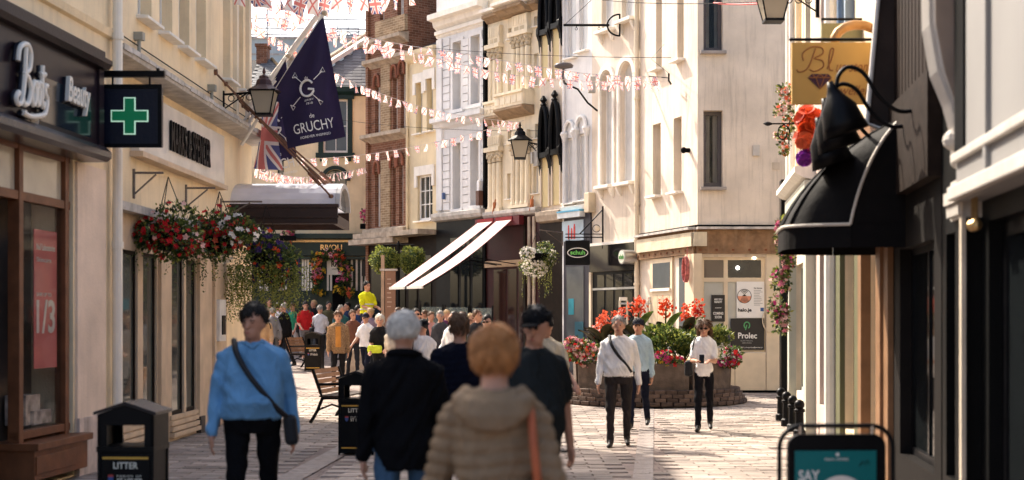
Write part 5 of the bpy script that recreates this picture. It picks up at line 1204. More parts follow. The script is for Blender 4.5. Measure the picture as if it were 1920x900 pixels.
# window boxes of pink flowers on the shop roof ledge
for px, py, lab in ((690, 415, 'pink flower tub on the ledge at the brick building corner'), (540, 437, 'pale pink flowers along the green shop ledge below the canopy')):
    o = thing('flower_tub', lab, 'flowers', at(px, 46.8, py+14)); MB().box(-.25, -.12, 0, .25, .12, .16).build('tub', blackmatt, o); bush(o, (0, 0, .4), (.32, .2, .3), 260, .09, flowers=('pink', 'palepink', 'magenta'), nfl=60, fr=.07, lumps=6)

# ================================================================ granite planter
X0, Y0 = 2.74, 28.1; PZ = G(Y0)-.02
pl_ = thing('stone_planter', 'octagonal granite planter on flared brick base full of cannas', 'planter', (X0, Y0, PZ))
granite = mat('mossy_granite', (.10, .072, .055), .8, .35, 6, .5, 30, streak=.4, rnd=.2); RB = 1.60
def ringpt(r, t, z): return (r*math.cos(t), r*math.sin(t), z)
for k in range(8):
    t0, t1 = 2*math.pi*(k+.03)/8+math.pi/8, 2*math.pi*(k+.97)/8+math.pi/8; mb = MB()
    mb.add([ringpt(RB, t0, .27), ringpt(RB, t1, .27), ringpt(RB-.22, t1, .27), ringpt(RB-.22, t0, .27), ringpt(RB+.02, t0, .80), ringpt(RB+.02, t1, .80), ringpt(RB-.22, t1, .80), ringpt(RB-.22, t0, .80)],
           [(0, 3, 2, 1), (4, 5, 6, 7), (0, 1, 5, 4), (1, 2, 6, 5), (2, 3, 7, 6), (3, 0, 4, 7)])
    mb.build('granite_block', granite, pl_, bevel=.02)
bm_ = mat('old_brick', (.095, .062, .046), .85, .3, 8, .5, 30, rnd=.5)
sb0 = MB().box(-.105, -.09, -.037, .105, .09, .037).build('brick', bm_, pl_, bevel=.008); n_ = 0
for row in range(4):
    r = RB+.21-.045*row; k = 50
    for i in range(k):
        t = 2*math.pi*(i+.5*(row % 2))/k
        if math.sin(t) > .35: continue
        q = sb0 if n_ == 0 else sb0.copy()
        if n_: COL.objects.link(q)
        q.location = ringpt(r-.02, t, .055+.072*row); q.rotation_euler = (rnd.uniform(-.04, .04), R_(0), t+math.pi/2+rnd.uniform(-.03, .03)); q.scale = (.98, 1, rnd.uniform(.9, 1.02)); n_ += 1
MB().lathe([(RB+.10, 0), (RB+.0, .30), (RB-.1, .30)], 32).build('mortar_core', mat('grey_mortar', (.20, .17, .14), .95), pl_); MB().lathe([(RB-.1, .70), (.01, .74)], 24).build('soil', mat('soil', (.03, .02, .014), .95, .3, 9, .8, 20), pl_)
def ploc(px, py, yy): return ((px-CX)/FPX*yy-X0, yy-Y0, EYE+(HY-py)/FPX*yy-PZ)
def pbed(name, label, px, py, yy, rad, **kw):
    x, y_, z = ploc(px, py, yy); o = thing(name, label, 'plant', (X0+x, Y0+y_, PZ+.74)); bush(o, (0, 0, z-.74), rad, **kw); return o
pbed('bedding_plant', 'red and pink begonias spilling over the planter left end', 1092, 655, 27.2, (.48, .4, .34), nleaf=1500, lsize=.07, flowers=('pink', 'red', 'coral', 'palepink'), nfl=330, fr=.042)
pbed('bedding_plant', 'red begonias with yellow flowers at the planter middle front', 1245, 672, 26.9, (.5, .35, .20), nleaf=1100, lsize=.07, flowers=('red', 'red', 'magenta', 'yellow'), nfl=130, fr=.045)
pbed('bedding_plant', 'white and red begonias at the planter right end', 1370, 668, 27.2, (.30, .3, .20), nleaf=700, lsize=.07, flowers=('red', 'white', 'magenta'), nfl=90, fr=.045)
pbed('leafy_shrub', 'bright green leafy shrub in the middle of the planter', 1255, 642, 27.5, (.72, .45, .34), nleaf=2800, lsize=.085, weights=(.25, .4, .35), up=.5)
pbed('leafy_shrub', 'dark green leafy shrub under the tallest orange canna', 1165, 655, 27.8, (.55, .45, .28), nleaf=1500, lsize=.085, weights=(.45, .4, .15), up=.4)
pbed('leafy_shrub', 'lime green salvia with lilac spikes behind the woman', 1338, 632, 28.0, (.40, .4, .34), nleaf=1200, lsize=.085, weights=(.15, .4, .45), flowers=('purple',), nfl=26, fr=.04, up=.7)
cleaf = [mat('canna_bronze_leaf', (.035, .030, .014), .6, .25, 5, .1, 20, trans=.2), mat('canna_green_leaf', (.07, .11, .022), .6, .25, 5, .1, 20, trans=.3)]
def canna(label, px, pyt, yy, cols, lean, nl=7, green=.3):
    x, y_, zt = ploc(px, pyt, yy); o = thing('canna_lily', label, 'plant', (X0+x, Y0+y_, PZ+.72), 0, 'canna lilies'); H_ = zt-.72
    MB().tube([(0, 0, 0), (lean*.4, 0, H_*.5), (lean, 0, H_)], [.03, .022, .014], 7).build('stem', cleaf[1], o)
    for k in range(nl):
        t = 2*math.pi*k/nl+rnd.uniform(-.4, .4); zb_ = H_*(.05+.55*k/nl); L = rnd.uniform(.55, .80); w_ = L*.19; d = Vector((math.cos(t), math.sin(t)*.7, 0)); sd = Vector((-d.y, d.x, 0)).normalized(); vs = []; m = 6
        for i in range(m+1):
            f_ = i/m; c_ = Vector((lean*zb_/H_, 0, zb_))+d*L*.62*f_+Vector((0, 0, L*(1.0*f_-.45*f_*f_))); ww = w_*math.sin(math.pi*min(1, f_*.92+.08))**.8
            vs += [c_-sd*ww+Vector((0, 0, .03)), c_, c_+sd*ww+Vector((0, 0, .03))]
        fs = [(3*i+j, 3*i+j+1, 3*i+j+4, 3*i+j+3) for i in range(m) for j in (0, 1)]
        MB().add(vs, fs).build('leaf', cleaf[1 if rnd.random() < green else 0], o, smooth=True)
    mb = MB()
    for k in range(80):
        p = Vector((lean+rnd.gauss(0, .075), rnd.gauss(0, .07), H_+rnd.gauss(-.03, .10))); mb.mi = rnd.choice((0, 1)); flower(mb, p, .042, rdir()+Vector((0, -.4, .5)), 4)
    mb.build('bloom', [FL[c] for c in cols], o, kind='stuff')
for a in (('orange canna with the tallest flower spike, left of the white shirted man', 1193, 572, 28.2, ('orange', 'coral'), .05), ('coral canna leaning left over the pink begonias', 1140, 598, 27.7, ('coral', 'coral'), -.08), ('orange canna just left of the planter centre', 1165, 592, 28.6, ('orange', 'coral'), -.02), ('orange canna with bloom above the green shrub', 1246, 575, 28.0, ('orange', 'orange'), .03), ('orange canna with twin blooms right of centre', 1284, 585, 28.3, ('orange', 'coral'), .02), ('orange red canna with bloom nearest the white poster', 1303, 580, 28.6, ('orange', 'red'), .05), ('low coral canna at the planter left', 1128, 618, 28.2, ('coral', 'palepink'), -.05)): canna(*a)

# ================================================================ street furniture
goldline = mat('gold_line', (.60, .34, .06), .4, .05, 5, 0, metal=.2); cream_p = mat('cream_print', (.75, .70, .58), .6, 0, 3, 0)
def litter_bin(label, x, y, rz=0.0):
    o = thing('litter_bin', label, 'litter bin', (x, y, G(y)), rz, 'litter bins'); o.scale = (.82, .82, .92); w_, d_ = .27, .24
    MB().box(-w_+.012, -d_+.012, .02, w_-.012, d_-.012, .72).build('body', black, o, bevel=.012)
    dp = MB().box(-w_+.035, -d_-.003, .07, w_-.035, -d_+.014, .69); dp.build('door', black, o, bevel=.006)
    for a in (-1, 1):
        for b in (-1, 1): MB().box(a*w_-.028 if a > 0 else -w_, b*d_-.028 if b > 0 else -d_, .0, w_ if a > 0 else -w_+.028, d_ if b > 0 else -d_+.028, 1.02).build('corner_post', black, o)
    MB().box(-w_-.005, -d_-.012, .715, w_+.005, d_+.012, .76).build('shelf', black, o)
    for sy in (-1, 1):
        hd = MB(); hd.prism([(-w_, .94), (w_, .94), (w_, 1.03), (0, 1.11), (-w_, 1.03)], sy*d_, sy*(d_-.025)); hd.prism([(-w_, .76), (-w_+.09, .76), (-w_+.09, .94), (-w_, .94)], sy*d_, sy*(d_-.02)); hd.prism([(w_-.09, .76), (w_, .76), (w_, .94), (w_-.09, .94)], sy*d_, sy*(d_-.02))
        hd.build('head_frame', black, o)
    for sx in (-1, 1): MB().box(sx*w_, -d_+.03, .76, sx*(w_-.02), d_-.03, 1.02).build('side_panel', black, o)
    lid = MB()
    for sx in (-1, 1): lid.add([(0, -d_-.03, 1.115), (0, d_+.03, 1.115), (sx*(w_+.03), d_+.03, 1.028), (sx*(w_+.03), -d_-.03, 1.028), (0, -d_-.03, 1.14), (0, d_+.03, 1.14), (sx*(w_+.03), d_+.03, 1.053), (sx*(w_+.03), -d_-.03, 1.053)], [(0, 1, 2, 3), (4, 7, 6, 5), (0, 3, 7, 4), (1, 5, 6, 2), (3, 2, 6, 7)])
    lid.build('gabled_lid', mat('black_lid_gloss', (.012, .012, .016), .22), o)
    MB().box(-w_+.05, -d_-.006, .655, w_-.05, -d_-.002, .675).build('gold_band', goldline, o); MB().box(-w_+.05, -d_-.006, .085, w_-.05, -d_-.002, .105).build('gold_band', goldline, o)
    tm = MB(); text(tm, 'LITTER', -.115, .12, .575, .63, -d_-.003, .004, bold=.02, spacing=1.05); tm.build('lettering', cream_p, o)
    tm = MB(); text(tm, 'PARISH OF', -.08, .155, .505, .522, -d_-.003, .004, spacing=1.3); tm.build('lettering', cream_p, o)
    tm = MB(); text(tm, 'ST HELIER', -.08, .165, .455, .495, -d_-.003, .004, bold=.015); tm.build('lettering', cream_p, o)
    MB().prism([(-.165, .505), (-.165, .475), (-.14, .45), (-.115, .475), (-.115, .505)], -d_-.003, -d_-.006).build('crest', mat('crest_blue', (.05, .10, .28), .5), o); MB().box(-.165, -d_-.003, .505, -.115, -d_-.006, .525).build('crest_top', mat('crest_red', (.45, .06, .05), .5), o)
    return o
litter_bin('black gabled litter bin in the left foreground by the pharmacy', -2.98, 11.2, R_(-3)); litter_bin('black gabled litter bin beside the bench, partly behind the dark jacket', -1.93, 17.9, R_(-4)); litter_bin('small distant black litter bin left of the checked shirt person', -5.28, 38.0, R_(-5))
wood = mat('bench_timber', (.38, .19, .09), .6, .25, 6, .2, 40, rnd=.2)
def bench(label, x, y, rz, L=1.6):
    o = thing('park_bench', label, 'bench', (x, y, G(y)), rz, 'benches')   # faces -y in its own frame
    for sx in (-L/2, L/2-.04):
        q = MB(); xx = sx+.02
        q.tube([(xx, -.30, 0), (xx, -.24, .22), (xx, -.22, .40), (xx, .16, .40), (xx, .22, .58), (xx, .32, .86)], .026, 7); q.tube([(xx, .36, 0), (xx, .24, .20), (xx, .16, .40)], .028, 7)
        q.tube([(xx, -.22, .40), (xx, -.27, .56), (xx, -.20, .63), (xx, .22, .62)], .022, 7); q.ball((xx, -.29, .62), .035); q.tube([(xx, -.24, .22), (xx, .0, .30), (xx, .25, .2)], .018, 6)
        q.build('end_frame', iron, o)
    for k in range(5): MB().box(-L/2, -.20+.085*k, .415, L/2, -.13+.085*k, .44).build('seat_slat', mat('dark_seat_slat', (.05, .03, .02), .6, .2, 6, .2, 40), o)
    for k in range(5):
        z = .50+.08*k; yy = .19+.14*(z-.45)/.4; q = MB().box(-L/2, -.012, -.034, L/2, .012, .034).build('back_slat', wood, o); q.location = (0, yy, z); q.rotation_euler = (R_(-18), 0, 0)
bench('timber slatted bench with black iron ends behind the middle litter bin', -2.78, 23.6, R_(82)); bench('distant iron ended bench behind the far litter bin', -5.65, 38.9, R_(80), 1.4)
# pavement sign
y = 7.8; s = FPX/y; o = thing('pavement_sign', 'black framed pavement sign with teal poster at lower right', 'sign', ((1568-CX)/s, y, 0), R_(3)); bw, bh = .315, 1.10
def rrect(w_, z0, z1, r, n=6): 
    out = []
    for cx_, cz_, a0 in ((w_-r, z0+r, -90), (w_-r, z1-r, 0), (-w_+r, z1-r, 90), (-w_+r, z0+r, 180)): out += [(cx_+r*math.cos(R_(a0+90*k/n)), cz_+r*math.sin(R_(a0+90*k/n))) for k in range(n+1)]
    return out
fp = rrect(bw, .12, bh, .12); MB().tube([(p[0], 0, p[1]) for p in fp]+[(fp[0][0], 0, fp[0][1])], .013, 8).build('tube_frame', iron, o, smooth=True)
MB().prism(rrect(.27, .2, 1.055, .07), -.02, .02).build('panel', black, o)
MB().box(-.235, -.026, .30, .215, -.020, .965).build('poster', mat('teal_poster', (.004, .15, .155), .35, .1, 2, .02), o)
tm = MB(); text(tm, 'SAY', -.215, -.10, .80, .86, -.026, .003, bold=.02); tm.build('lettering', wht, o)
tm = MB(); text(tm, 'IDEAL HOMES', -.07, .06, .913, .925, -.026, .003); tm.build('lettering', wht, o); MB().tube([(0, -.026, .945), (0, -.029, .945)], .01, 10).build('poster_mark', wht, o)
MB().tube([(.02, -.026, .68), (.02, -.029, .68)], .15, 28).build('poster_disc', mat('poster_cream', (.70, .66, .60), .5), o)
MB().tube([(.12, -.027, .88), (.14, -.027, .91), (.15, -.027, .885), (.165, -.027, .915), (.175, -.027, .89)], .003, 5).build('poster_scribble', black, o)
for x in (-.2, .2): MB().tube([(x, 0, 1.05), (x, 0, bh)], .014, 8).build('clamp', mat('chrome', (.6, .55, .48), .2, metal=1), o)
MB().box(-.33, -.25, 0, .33, .25, .07).box(-.28, -.2, .07, .28, .2, .12).build('base', blackmatt, o, bevel=.02)
for i in range(4):
    y = 23.4-1.05*i; x = rp(y)[0]-.30+.015*i; o = thing('bollard', ('farthest of four low black bollards along the right shops', 'second farthest low black bollard along the right shops', 'second nearest low black bollard along the right shops', 'nearest of four low black bollards along the right shops')[i], 'bollard', (x, y, G(y)), 0, 'low bollards')
    MB().lathe([(.09, 0), (.09, .10), (.065, .12), (.06, .36), (.08, .37), (.08, .40), (.05, .42)], 12).build('shaft', black, o, smooth=False); MB().ball((0, 0, .47), .075, 12, 8).build('knob', black, o, smooth=True)
# red and white striped awnings
fo_ = Fac(PTS['d'], PTS['e']); awm = mat('pale_awning_cloth', (.74, .66, .60), .75, .06, 4, .1, 60, trans=.25); awr = mat('maroon_cloth', (.22, .015, .02), .7, .1, 4, .1, 60)  # cloth is evenly pale, maroon only in the edging
for i, (ua, ub) in enumerate(((-.12, .66), (.80, 1.58))):
    wx, wy = fo_.world(ua); o = thing('awning', ('long sloping pale awning with maroon edging, left of the pair', 'long sloping pale awning with maroon edging, right of the pair')[i], 'awning', (wx, wy, 0), math.atan2(fo_.X[1], fo_.X[0]), 'pair of awnings')
    w_ = ub-ua; pj = 2.85; za, zb_ = 4.42, 2.56; q = MB(); n_ = 10; SG = (.03, .12)[i]
    for k in range(n_):
        f0, f1 = k/n_, (k+1)/n_; sg = lambda f_: -SG*math.sin(math.pi*f_)
        q.quad((.04, -.25-pj*f0, za+(zb_-za)*f0+sg(f0)), (w_-.04, -.25-pj*f0, za+(zb_-za)*f0+sg(f0)), (w_-.04, -.25-pj*f1, za+(zb_-za)*f1+sg(f1)), (.04, -.25-pj*f1, za+(zb_-za)*f1+sg(f1)))
    q.build('cloth', awm, o)
    for a, b in ((0, .04), (w_-.04, w_)):
        e = MB()
        for k in range(n_):
            f0, f1 = k/n_, (k+1)/n_; sg = lambda f_: -SG*math.sin(math.pi*f_)
            e.quad((a, -.25-pj*f0, za+(zb_-za)*f0+sg(f0)), (b, -.25-pj*f0, za+(zb_-za)*f0+sg(f0)), (b, -.25-pj*f1, za+(zb_-za)*f1+sg(f1)), (a, -.25-pj*f1, za+(zb_-za)*f1+sg(f1)))
        e.build('edging', awr, o)
    MB().box(0, -.25-pj-.02, zb_-.06, w_, -.25-pj+.02, zb_+.01).build('front_bar', trimwhite, o); MB().box(0, -.28, za-.05, w_, 0, za+.08).build('roller_box', awr, o)
    for u in (.05, w_-.05): MB().tube([(u, -.1, 3.2), (u, -1.5, 3.35), (u, -.25-pj+.03, zb_-.03)], .014, 6).build('folding_arm', iron, o)
# café screens, tables, brown totem
gsc = glass('screen_glass', (.30, .36, .34), .03, alpha=.35)
for i, (pa, pb, yy) in enumerate(((787, 832, 37.6), (834, 880, 36.9), (882, 925, 36.3))):
    o = thing('glass_screen', ('glass cafe screen below the awning tips, left of three', 'glass cafe screen below the awnings, middle of three', 'glass cafe screen before the maroon shop, right of three')[i], 'screen', (*at((pa+pb)/2, yy), G(yy)), 0, 'cafe screens'); w_ = (pb-pa)/2/FPX*yy
    MB().box(-w_+.03, -.006, .15, w_-.03, .006, 1.72).build('pane', gsc, o)
    for x in (-w_+.02, w_-.02): MB().box(x-.02, -.02, 0, x+.02, .02, 1.78).build('post', iron, o)
    MB().box(-w_+.04, -.015, 1.0, w_-.04, .015, 1.04).build('rail', iron, o)
for i, (px, yy) in enumerate(((800, 38.6), (838, 38.2), (880, 38.0))):
    o = thing('cafe_table', ('small round cafe table behind the left glass screen', 'small round cafe table behind the middle glass screen', 'small round cafe table behind the right glass screen')[i], 'table', (*at(px, yy), G(yy)), 0, 'cafe tables'); MB().lathe([(.34, .70), (.35, .72), (.34, .735)], 20).build('top', mat('pale_table_top', (.55, .50, .45), .4), o); MB().lathe([(.03, 0.02), (.03, .70)], 8).build('stem', iron, o); MB().lathe([(.22, 0), (.2, .03)], 16).build('base', iron, o)
y = 40.5; s = FPX/y; o = thing('wayfinding_totem', 'brown information totem with pale cap below the topiary', 'sign', ((732-CX)/s, y, G(y))); ht = EYE+(HY-508)/s-G(y)
MB().box(-.15, -.06, 0, .15, .06, ht).build('panel', mat('brown_totem', (.30, .16, .10), .6, .1), o); MB().box(-.26, -.08, 0, -.17, .08, ht+.45).build('post', mat('tan_post', (.45, .30, .20), .6), o); MB().box(-.30, -.10, ht, .20, .10, ht+.06).build('cap', mat('stone_cap', (.5, .44, .38), .6), o)
for k in range(7): MB().box(-.09, -.064, ht-.25-.13*k, .02+.01*(k % 3), -.06, ht-.22-.13*k).build('text_line', mat('pale_brown_print', (.55, .38, .28), .6), o)
# ================================================================ flags
navyc = mat('navy_flag_cloth', (.020, .013, .045), .75, .1, 3, .08, 90, trans=.12); polew = mat('white_pole', (.72, .66, .58), .5, .06)
def pxw(px, py, y): return Vector(at(px, y, py))
def big_flag(label, y, A, B, C, D, pole0, pole1, logo=True, k=14.0, amp=.05):
    o = thing('banner_flag', label, 'flag', tuple(pxw(*pole0, y)), 0, 'navy banner flags'); O = pxw(*pole0, y)
    P = [pxw(*q, y)-O for q in (A, B, C, D)]; tip = P[0]
    def fold(x, z):
        dx, dz = x-tip.x, tip.z-z; r = math.hypot(dx, dz); return amp*min(1, r/1.2)*math.sin(math.atan2(dx, max(dz, .01))*k+.6)+.02*math.sin(z*3)
    n = 28; vs = []
    for j in range(n+1):
        for i in range(n+1):
            s_, t = i/n, j/n; q = P[1].lerp(P[0], s_).lerp(P[2].lerp(P[3], s_), t); vs.append((q.x, fold(q.x, q.z), q.z))
    MB().add(vs, [(j*(n+1)+i, j*(n+1)+i+1, (j+1)*(n+1)+i+1, (j+1)*(n+1)+i) for j in range(n) for i in range(n)]).build('cloth', navyc, o, smooth=True)
    p1 = pxw(*pole1, y)-O; MB().tube([(0, .02, 0), (p1.x, .02, p1.z)], .028, 10).build('pole', polew, o); MB().ball((p1.x, .02, p1.z), .05, 10, 6).build('finial', mat('gold_ball', (.5, .4, .28), .4), o)
    if logo:
        S_ = y/FPX; rot = R_(12)
        def put(mb_, nm='lettering', m=wht):
            out = []
            for v in mb_.v: out.append((v[0], fold(v[0], v[2])-.014+v[1], v[2]))
            mb_.v = out; mb_.build(nm, m, o)
        def tx(s_, px, py, w_, h_, **kw):
            c = pxw(px, py, y)-O; mb_ = MB(); text(mb_, s_, -w_*S_/2, w_*S_/2, -h_*S_/2, h_*S_/2, 0, .003, **kw)
            mb_.v = [(c.x+a*math.cos(rot)-d*math.sin(rot), b, c.z+a*math.sin(rot)+d*math.cos(rot)) for a, b, d in mb_.v]; put(mb_)
        dx, dy = logo if isinstance(logo, tuple) else (0, 0)
        tx('GRUCHY', 588+dx, 236+dy, 76, 19, bold=.0); tx('FOREVER INSPIRED', 592+dx, 254+dy, 56, 4.5); tx('de', 585+dx, 217+dy, 9, 8); tx('de', 574+dx, 146+dy, 7, 6); tx('JERSEY', 580+dx, 188+dy, 18, 4); tx('1810', 581+dx, 194+dy, 12, 4)
        def line(pts, r=.012, nm='mark'):
            mb_ = MB(); q = []
            for px, py in pts: v = pxw(px+dx, py+dy, y)-O; q.append((v.x, fold(v.x, v.z)-.014, v.z))
            mb_.tube(q, r, 6); mb_.build(nm, wht, o)
        c = (576, 166); arc = [(c[0]+13*math.cos(R_(a)), c[1]-15*math.sin(R_(a))) for a in range(40, 362, 12)]; line(arc+[(c[0]+2, c[1]+1)], .019, 'letter_g')
        for dxa, dya in ((-1, -1), (1, -1), (-1, 1), (1, 1)):
            e = (c[0]+dxa*26-2*dya, c[1]+dya*28-dxa*5); line([(c[0]+dxa*12-1*dya, c[1]+dya*14-dxa*2), e], .007, 'crossed_line')
            line([(e[0]-4, e[1]-3*dya), (e[0]+5, e[1]+1), (e[0]+1, e[1]+7*dya), (e[0]-4, e[1]-3*dya)], .006, 'arrow_end')
    return o
big_flag('large navy banner flag with white department store lettering', 23.4, (606, 28), (517, 168), (540, 279), (648, 256), (452, 272), (608, 24))
big_flag('navy banner flag half hidden behind the large one', 24.6, (536, 112), (500, 172), (484, 318), (556, 294), (448, 262), (540, 104), logo=(-62, 72), amp=.04)
o = thing('flag_pole', 'bare white flag pole rising above the large navy flag', 'pole', tuple(pxw(446, 232, 24.9))); p1 = pxw(609, 10, 24.9)-pxw(446, 232, 24.9); MB().tube([(0, 0, 0), p1], .05, 10).build('shaft', polew, o); MB().ball(tuple(p1), .06, 10, 6, (1.6, 1, .7)).build('finial', trimwhite, o)
# printed flags: patterns from the cloth's own UVs
def flagmat(name, kind):
    m = bpy.data.materials.new(name); m.use_nodes = True; N = m.node_tree.nodes; L = m.node_tree.links; p = N['Principled BSDF']; p.inputs['Roughness'].default_value = .7
    uv = N.new('ShaderNodeUVMap'); sp = N.new('ShaderNodeSeparateXYZ'); L.new(uv.outputs[0], sp.inputs[0])
    def mth(op, a, b=None):
        n = N.new('ShaderNodeMath'); n.operation = op
        for i, q in enumerate((a, b)):
            if q is None: continue
            if isinstance(q, (int, float)): n.inputs[i].default_value = q
            else: L.new(q, n.inputs[i])
        return n.outputs[0]
    u = mth('ABSOLUTE', mth('MULTIPLY', mth('SUBTRACT', sp.outputs[0], .5), 2)); v = mth('ABSOLUTE', mth('MULTIPLY', mth('SUBTRACT', sp.outputs[1], .5), 2))
    dg = mth('ABSOLUTE', mth('SUBTRACT', u, v)); mn = mth('MINIMUM', u, v)
    red = (.66, .20, .18, 1); wh = (.86, .78, .73, 1); bl = (.10, .11, .28, 1)
    def mix(fac, a, b):
        n = N.new('ShaderNodeMix'); n.data_type = 'RGBA'; L.new(fac, n.inputs[0])
        for i, q in ((6, a), (7, b)):
            if isinstance(q, tuple): n.inputs[i].default_value = q
            else: L.new(q, n.inputs[i])
        return n.outputs[2]
    if kind == 'jersey': c = mix(mth('LESS_THAN', dg, .16), wh, red)
    else:
        c = mix(mth('LESS_THAN', dg, .26), bl, wh); c = mix(mth('LESS_THAN', dg, .10), c, red); c = mix(mth('LESS_THAN', mn, .28), c, wh); c = mix(mth('LESS_THAN', mn, .17), c, red)
    L.new(c, p.inputs['Base Color']); tr = N.new('ShaderNodeBsdfTranslucent'); ms = N.new('ShaderNodeMixShader'); ms.inputs[0].default_value = .4
    L.new(c, tr.inputs[0]); L.new(p.outputs[0], ms.inputs[1]); L.new(tr.outputs[0], ms.inputs[2]); L.new(ms.outputs[0], N['Material Output'].inputs[0]); return m
FM = [flagmat('jersey_flag_print', 'jersey'), flagmat('union_flag_print', 'union')]
def flagmesh(w_, h_, m, seed, nx=4, ny=6, wave=.3, sw=None):
    r = random.Random(seed); vs = []; fs = []; ph = r.uniform(0, 6); tap = r.uniform(.7, 1.0); sway = r.uniform(-.35, .35) if sw is None else sw
    for j in range(ny+1):
        for i in range(nx+1):
            s_, t = i/nx, j/ny; vs.append(((s_-.5)*w_*(1-(1-tap)*t)+sway*h_*t*t, w_*wave*math.sin(ph+s_*4+t*2)*t, -h_*t))
    fs = [(j*(nx+1)+i, j*(nx+1)+i+1, (j+1)*(nx+1)+i+1, (j+1)*(nx+1)+i) for j in range(ny) for i in range(nx)]
    me = bpy.data.meshes.new('flag'); me.from_pydata(vs, [], fs); me.materials.append(m); uvl = me.uv_layers.new(name='UVMap')
    for p in me.polygons:
        for li in p.loop_indices:
            vi = me.loops[li].vertex_index; uvl.data[li].uv = ((vi % (nx+1))/nx, (vi//(nx+1))/ny)
        p.use_smooth = True
    return me
FMESH = [[flagmesh(.140, .205, FM[k], 10*k+q) for q in range(6)] for k in (0, 1)]
cord = mat('white_cord', (.62, .56, .50), .7, .1)
def bunting(label, path, ya, yb, sp=.34, size=1.0, seed=0):
    r = random.Random(seed); n = len(path); L0 = [math.dist(path[i], path[i+1]) for i in range(n-1)]; T = sum(L0); acc = 0; P = [pxw(*path[0], ya)]
    for i in range(n-1): acc += L0[i]; P.append(pxw(*path[i+1], ya+(yb-ya)*acc/T))
    sm = []
    for i in range(n-1):
        q = [P[max(0, min(n-1, i+d))] for d in (-1, 0, 1, 2)]
        for t in [j/12 for j in range(12)]: sm.append(.5*(2*q[1]+(q[2]-q[0])*t+(2*q[0]-5*q[1]+4*q[2]-q[3])*t*t+(3*q[1]-q[0]-3*q[2]+q[3])*t**3))
    sm.append(P[-1]); O = sm[0]; o = thing('bunting', label, 'bunting', tuple(O), 0, 'strings of bunting'); MB().tube([p-O for p in sm], .006, 5).build('cord', cord, o)
    acc = 0; nxt = .1; k = 0
    for a, b in zip(sm, sm[1:]):
        d = (b-a).length
        while acc+d > nxt:
            p = a.lerp(b, (nxt-acc)/d)-O; f_ = bpy.data.objects.new('flag', r.choice(FMESH[k % 2])); COL.objects.link(f_); f_.parent = o; f_.location = p; dr = b-a
            f_.rotation_euler = (r.uniform(-.35, .35), r.uniform(-.3, .3), math.atan2(dr.y, dr.x)+r.uniform(-.7, .7)); f_.scale = (size*r.uniform(.85, 1.1), size, size*r.uniform(.85, 1.1)); nxt += sp*r.uniform(.85, 1.15); k += 1
        acc += d
bunting('string of long flags along the very top of the view', [(440, -30), (520, -14), (620, -8), (720, -14), (830, -50)], 22.5, 25.0, .23, 1.5, 1)
bunting('upper bunting string from the store to the corner building bracket', [(475, -12), (545, 18), (612, 48), (690, 70), (770, 86), (870, 101), (980, 120), (1110, 139), (1240, 145)], 25.2, 31.4, .25, 1.0, 2)
bunting('lower bunting string ending beside the corner building bracket', [(470, 20), (525, 34), (612, 62), (700, 84), (775, 99), (870, 122), (960, 140), (1100, 152), (1245, 152)], 25.4, 31.5, .23, .95, 3)
bunting('bunting string descending behind the navy flag to the lantern', [(466, 38), (518, 72), (564, 98), (630, 138), (700, 170), (770, 194), (860, 216), (978, 230)], 25.4, 37.4, .30, .95, 4)
bunting('bunting string rising from the canopy to the lantern', [(560, 296), (600, 297), (690, 289), (790, 272), (890, 249), (982, 226)], 33, 37.4, .30, .95, 5)
bunting('short bunting string just above the barrel canopy', [(482, 312), (540, 330), (600, 330), (686, 314)], 26.2, 45.2, .55, 1.0, 6)
# union flag drooping beside the second navy flag
me = flagmesh(.46, 1.20, FM[1], 77, 16, 18, .45, .04); o = thing('union_flag', 'drooping union flag between the lantern and the navy flags', 'flag', tuple(pxw(506, 186, 24.3))); c_ = bpy.data.objects.new('cloth', me); COL.objects.link(c_); c_.parent = o; c_.rotation_euler = (0, R_(6), R_(55))
MB().tube([(-.55, .0, -.5), (.1, 0, .32)], .022, 8).build('pole', polew, o)
# overhead wires and striped rope
def wire(label, a, b, sag, r=.007, m=None, nm='overhead_wire'):
    a, b = Vector(a), Vector(b); pts = [a.lerp(b, i/20)+Vector((0, 0, -sag*4*(i/20)*(1-i/20))) for i in range(21)]; q = MB().tube([p-a for p in pts], r, 5).build(nm, m or blackmatt); q.location = a; tag(q, label, 'wire', 'overhead wires')
wire('thin dark wire running over the bunting to the corner building', pxw(700, 78, 42), pxw(1258, 108, 31.3), .12); wire('thin dark wire at the top edge of the arched building', pxw(1130, 0, 34), pxw(1420, 4, 20), .05); wire('thin wire between brick building and ornate building', pxw(640, 225, 44), pxw(1010, 245, 38), .1, .006)
wire('red and white striped rope leading to the top lantern', pxw(1338, 5, 30.3), pxw(1425, 6, 20.2), .02, .018, mat('striped_rope', (.60, .08, .08), .6, .6, 14, 0))
o = thing('wall_anchor', 'iron wall anchor with stay wires holding the bunting', 'anchor', tuple(pxw(1254, 146, 31.5))); MB().tube([(.06, .1, -.12), (.0, 0, -.06), (0, 0, .10)], .022, 7).build('post', iron, o); MB().tube([(0, 0, 0), (-.45, -.1, .02)], .01, 5).build('rod', iron, o); MB().tube([(0, 0, .1), (-.4, -.1, .40), (-.1, 0, .75)], .005, 5).build('stay', iron, o)
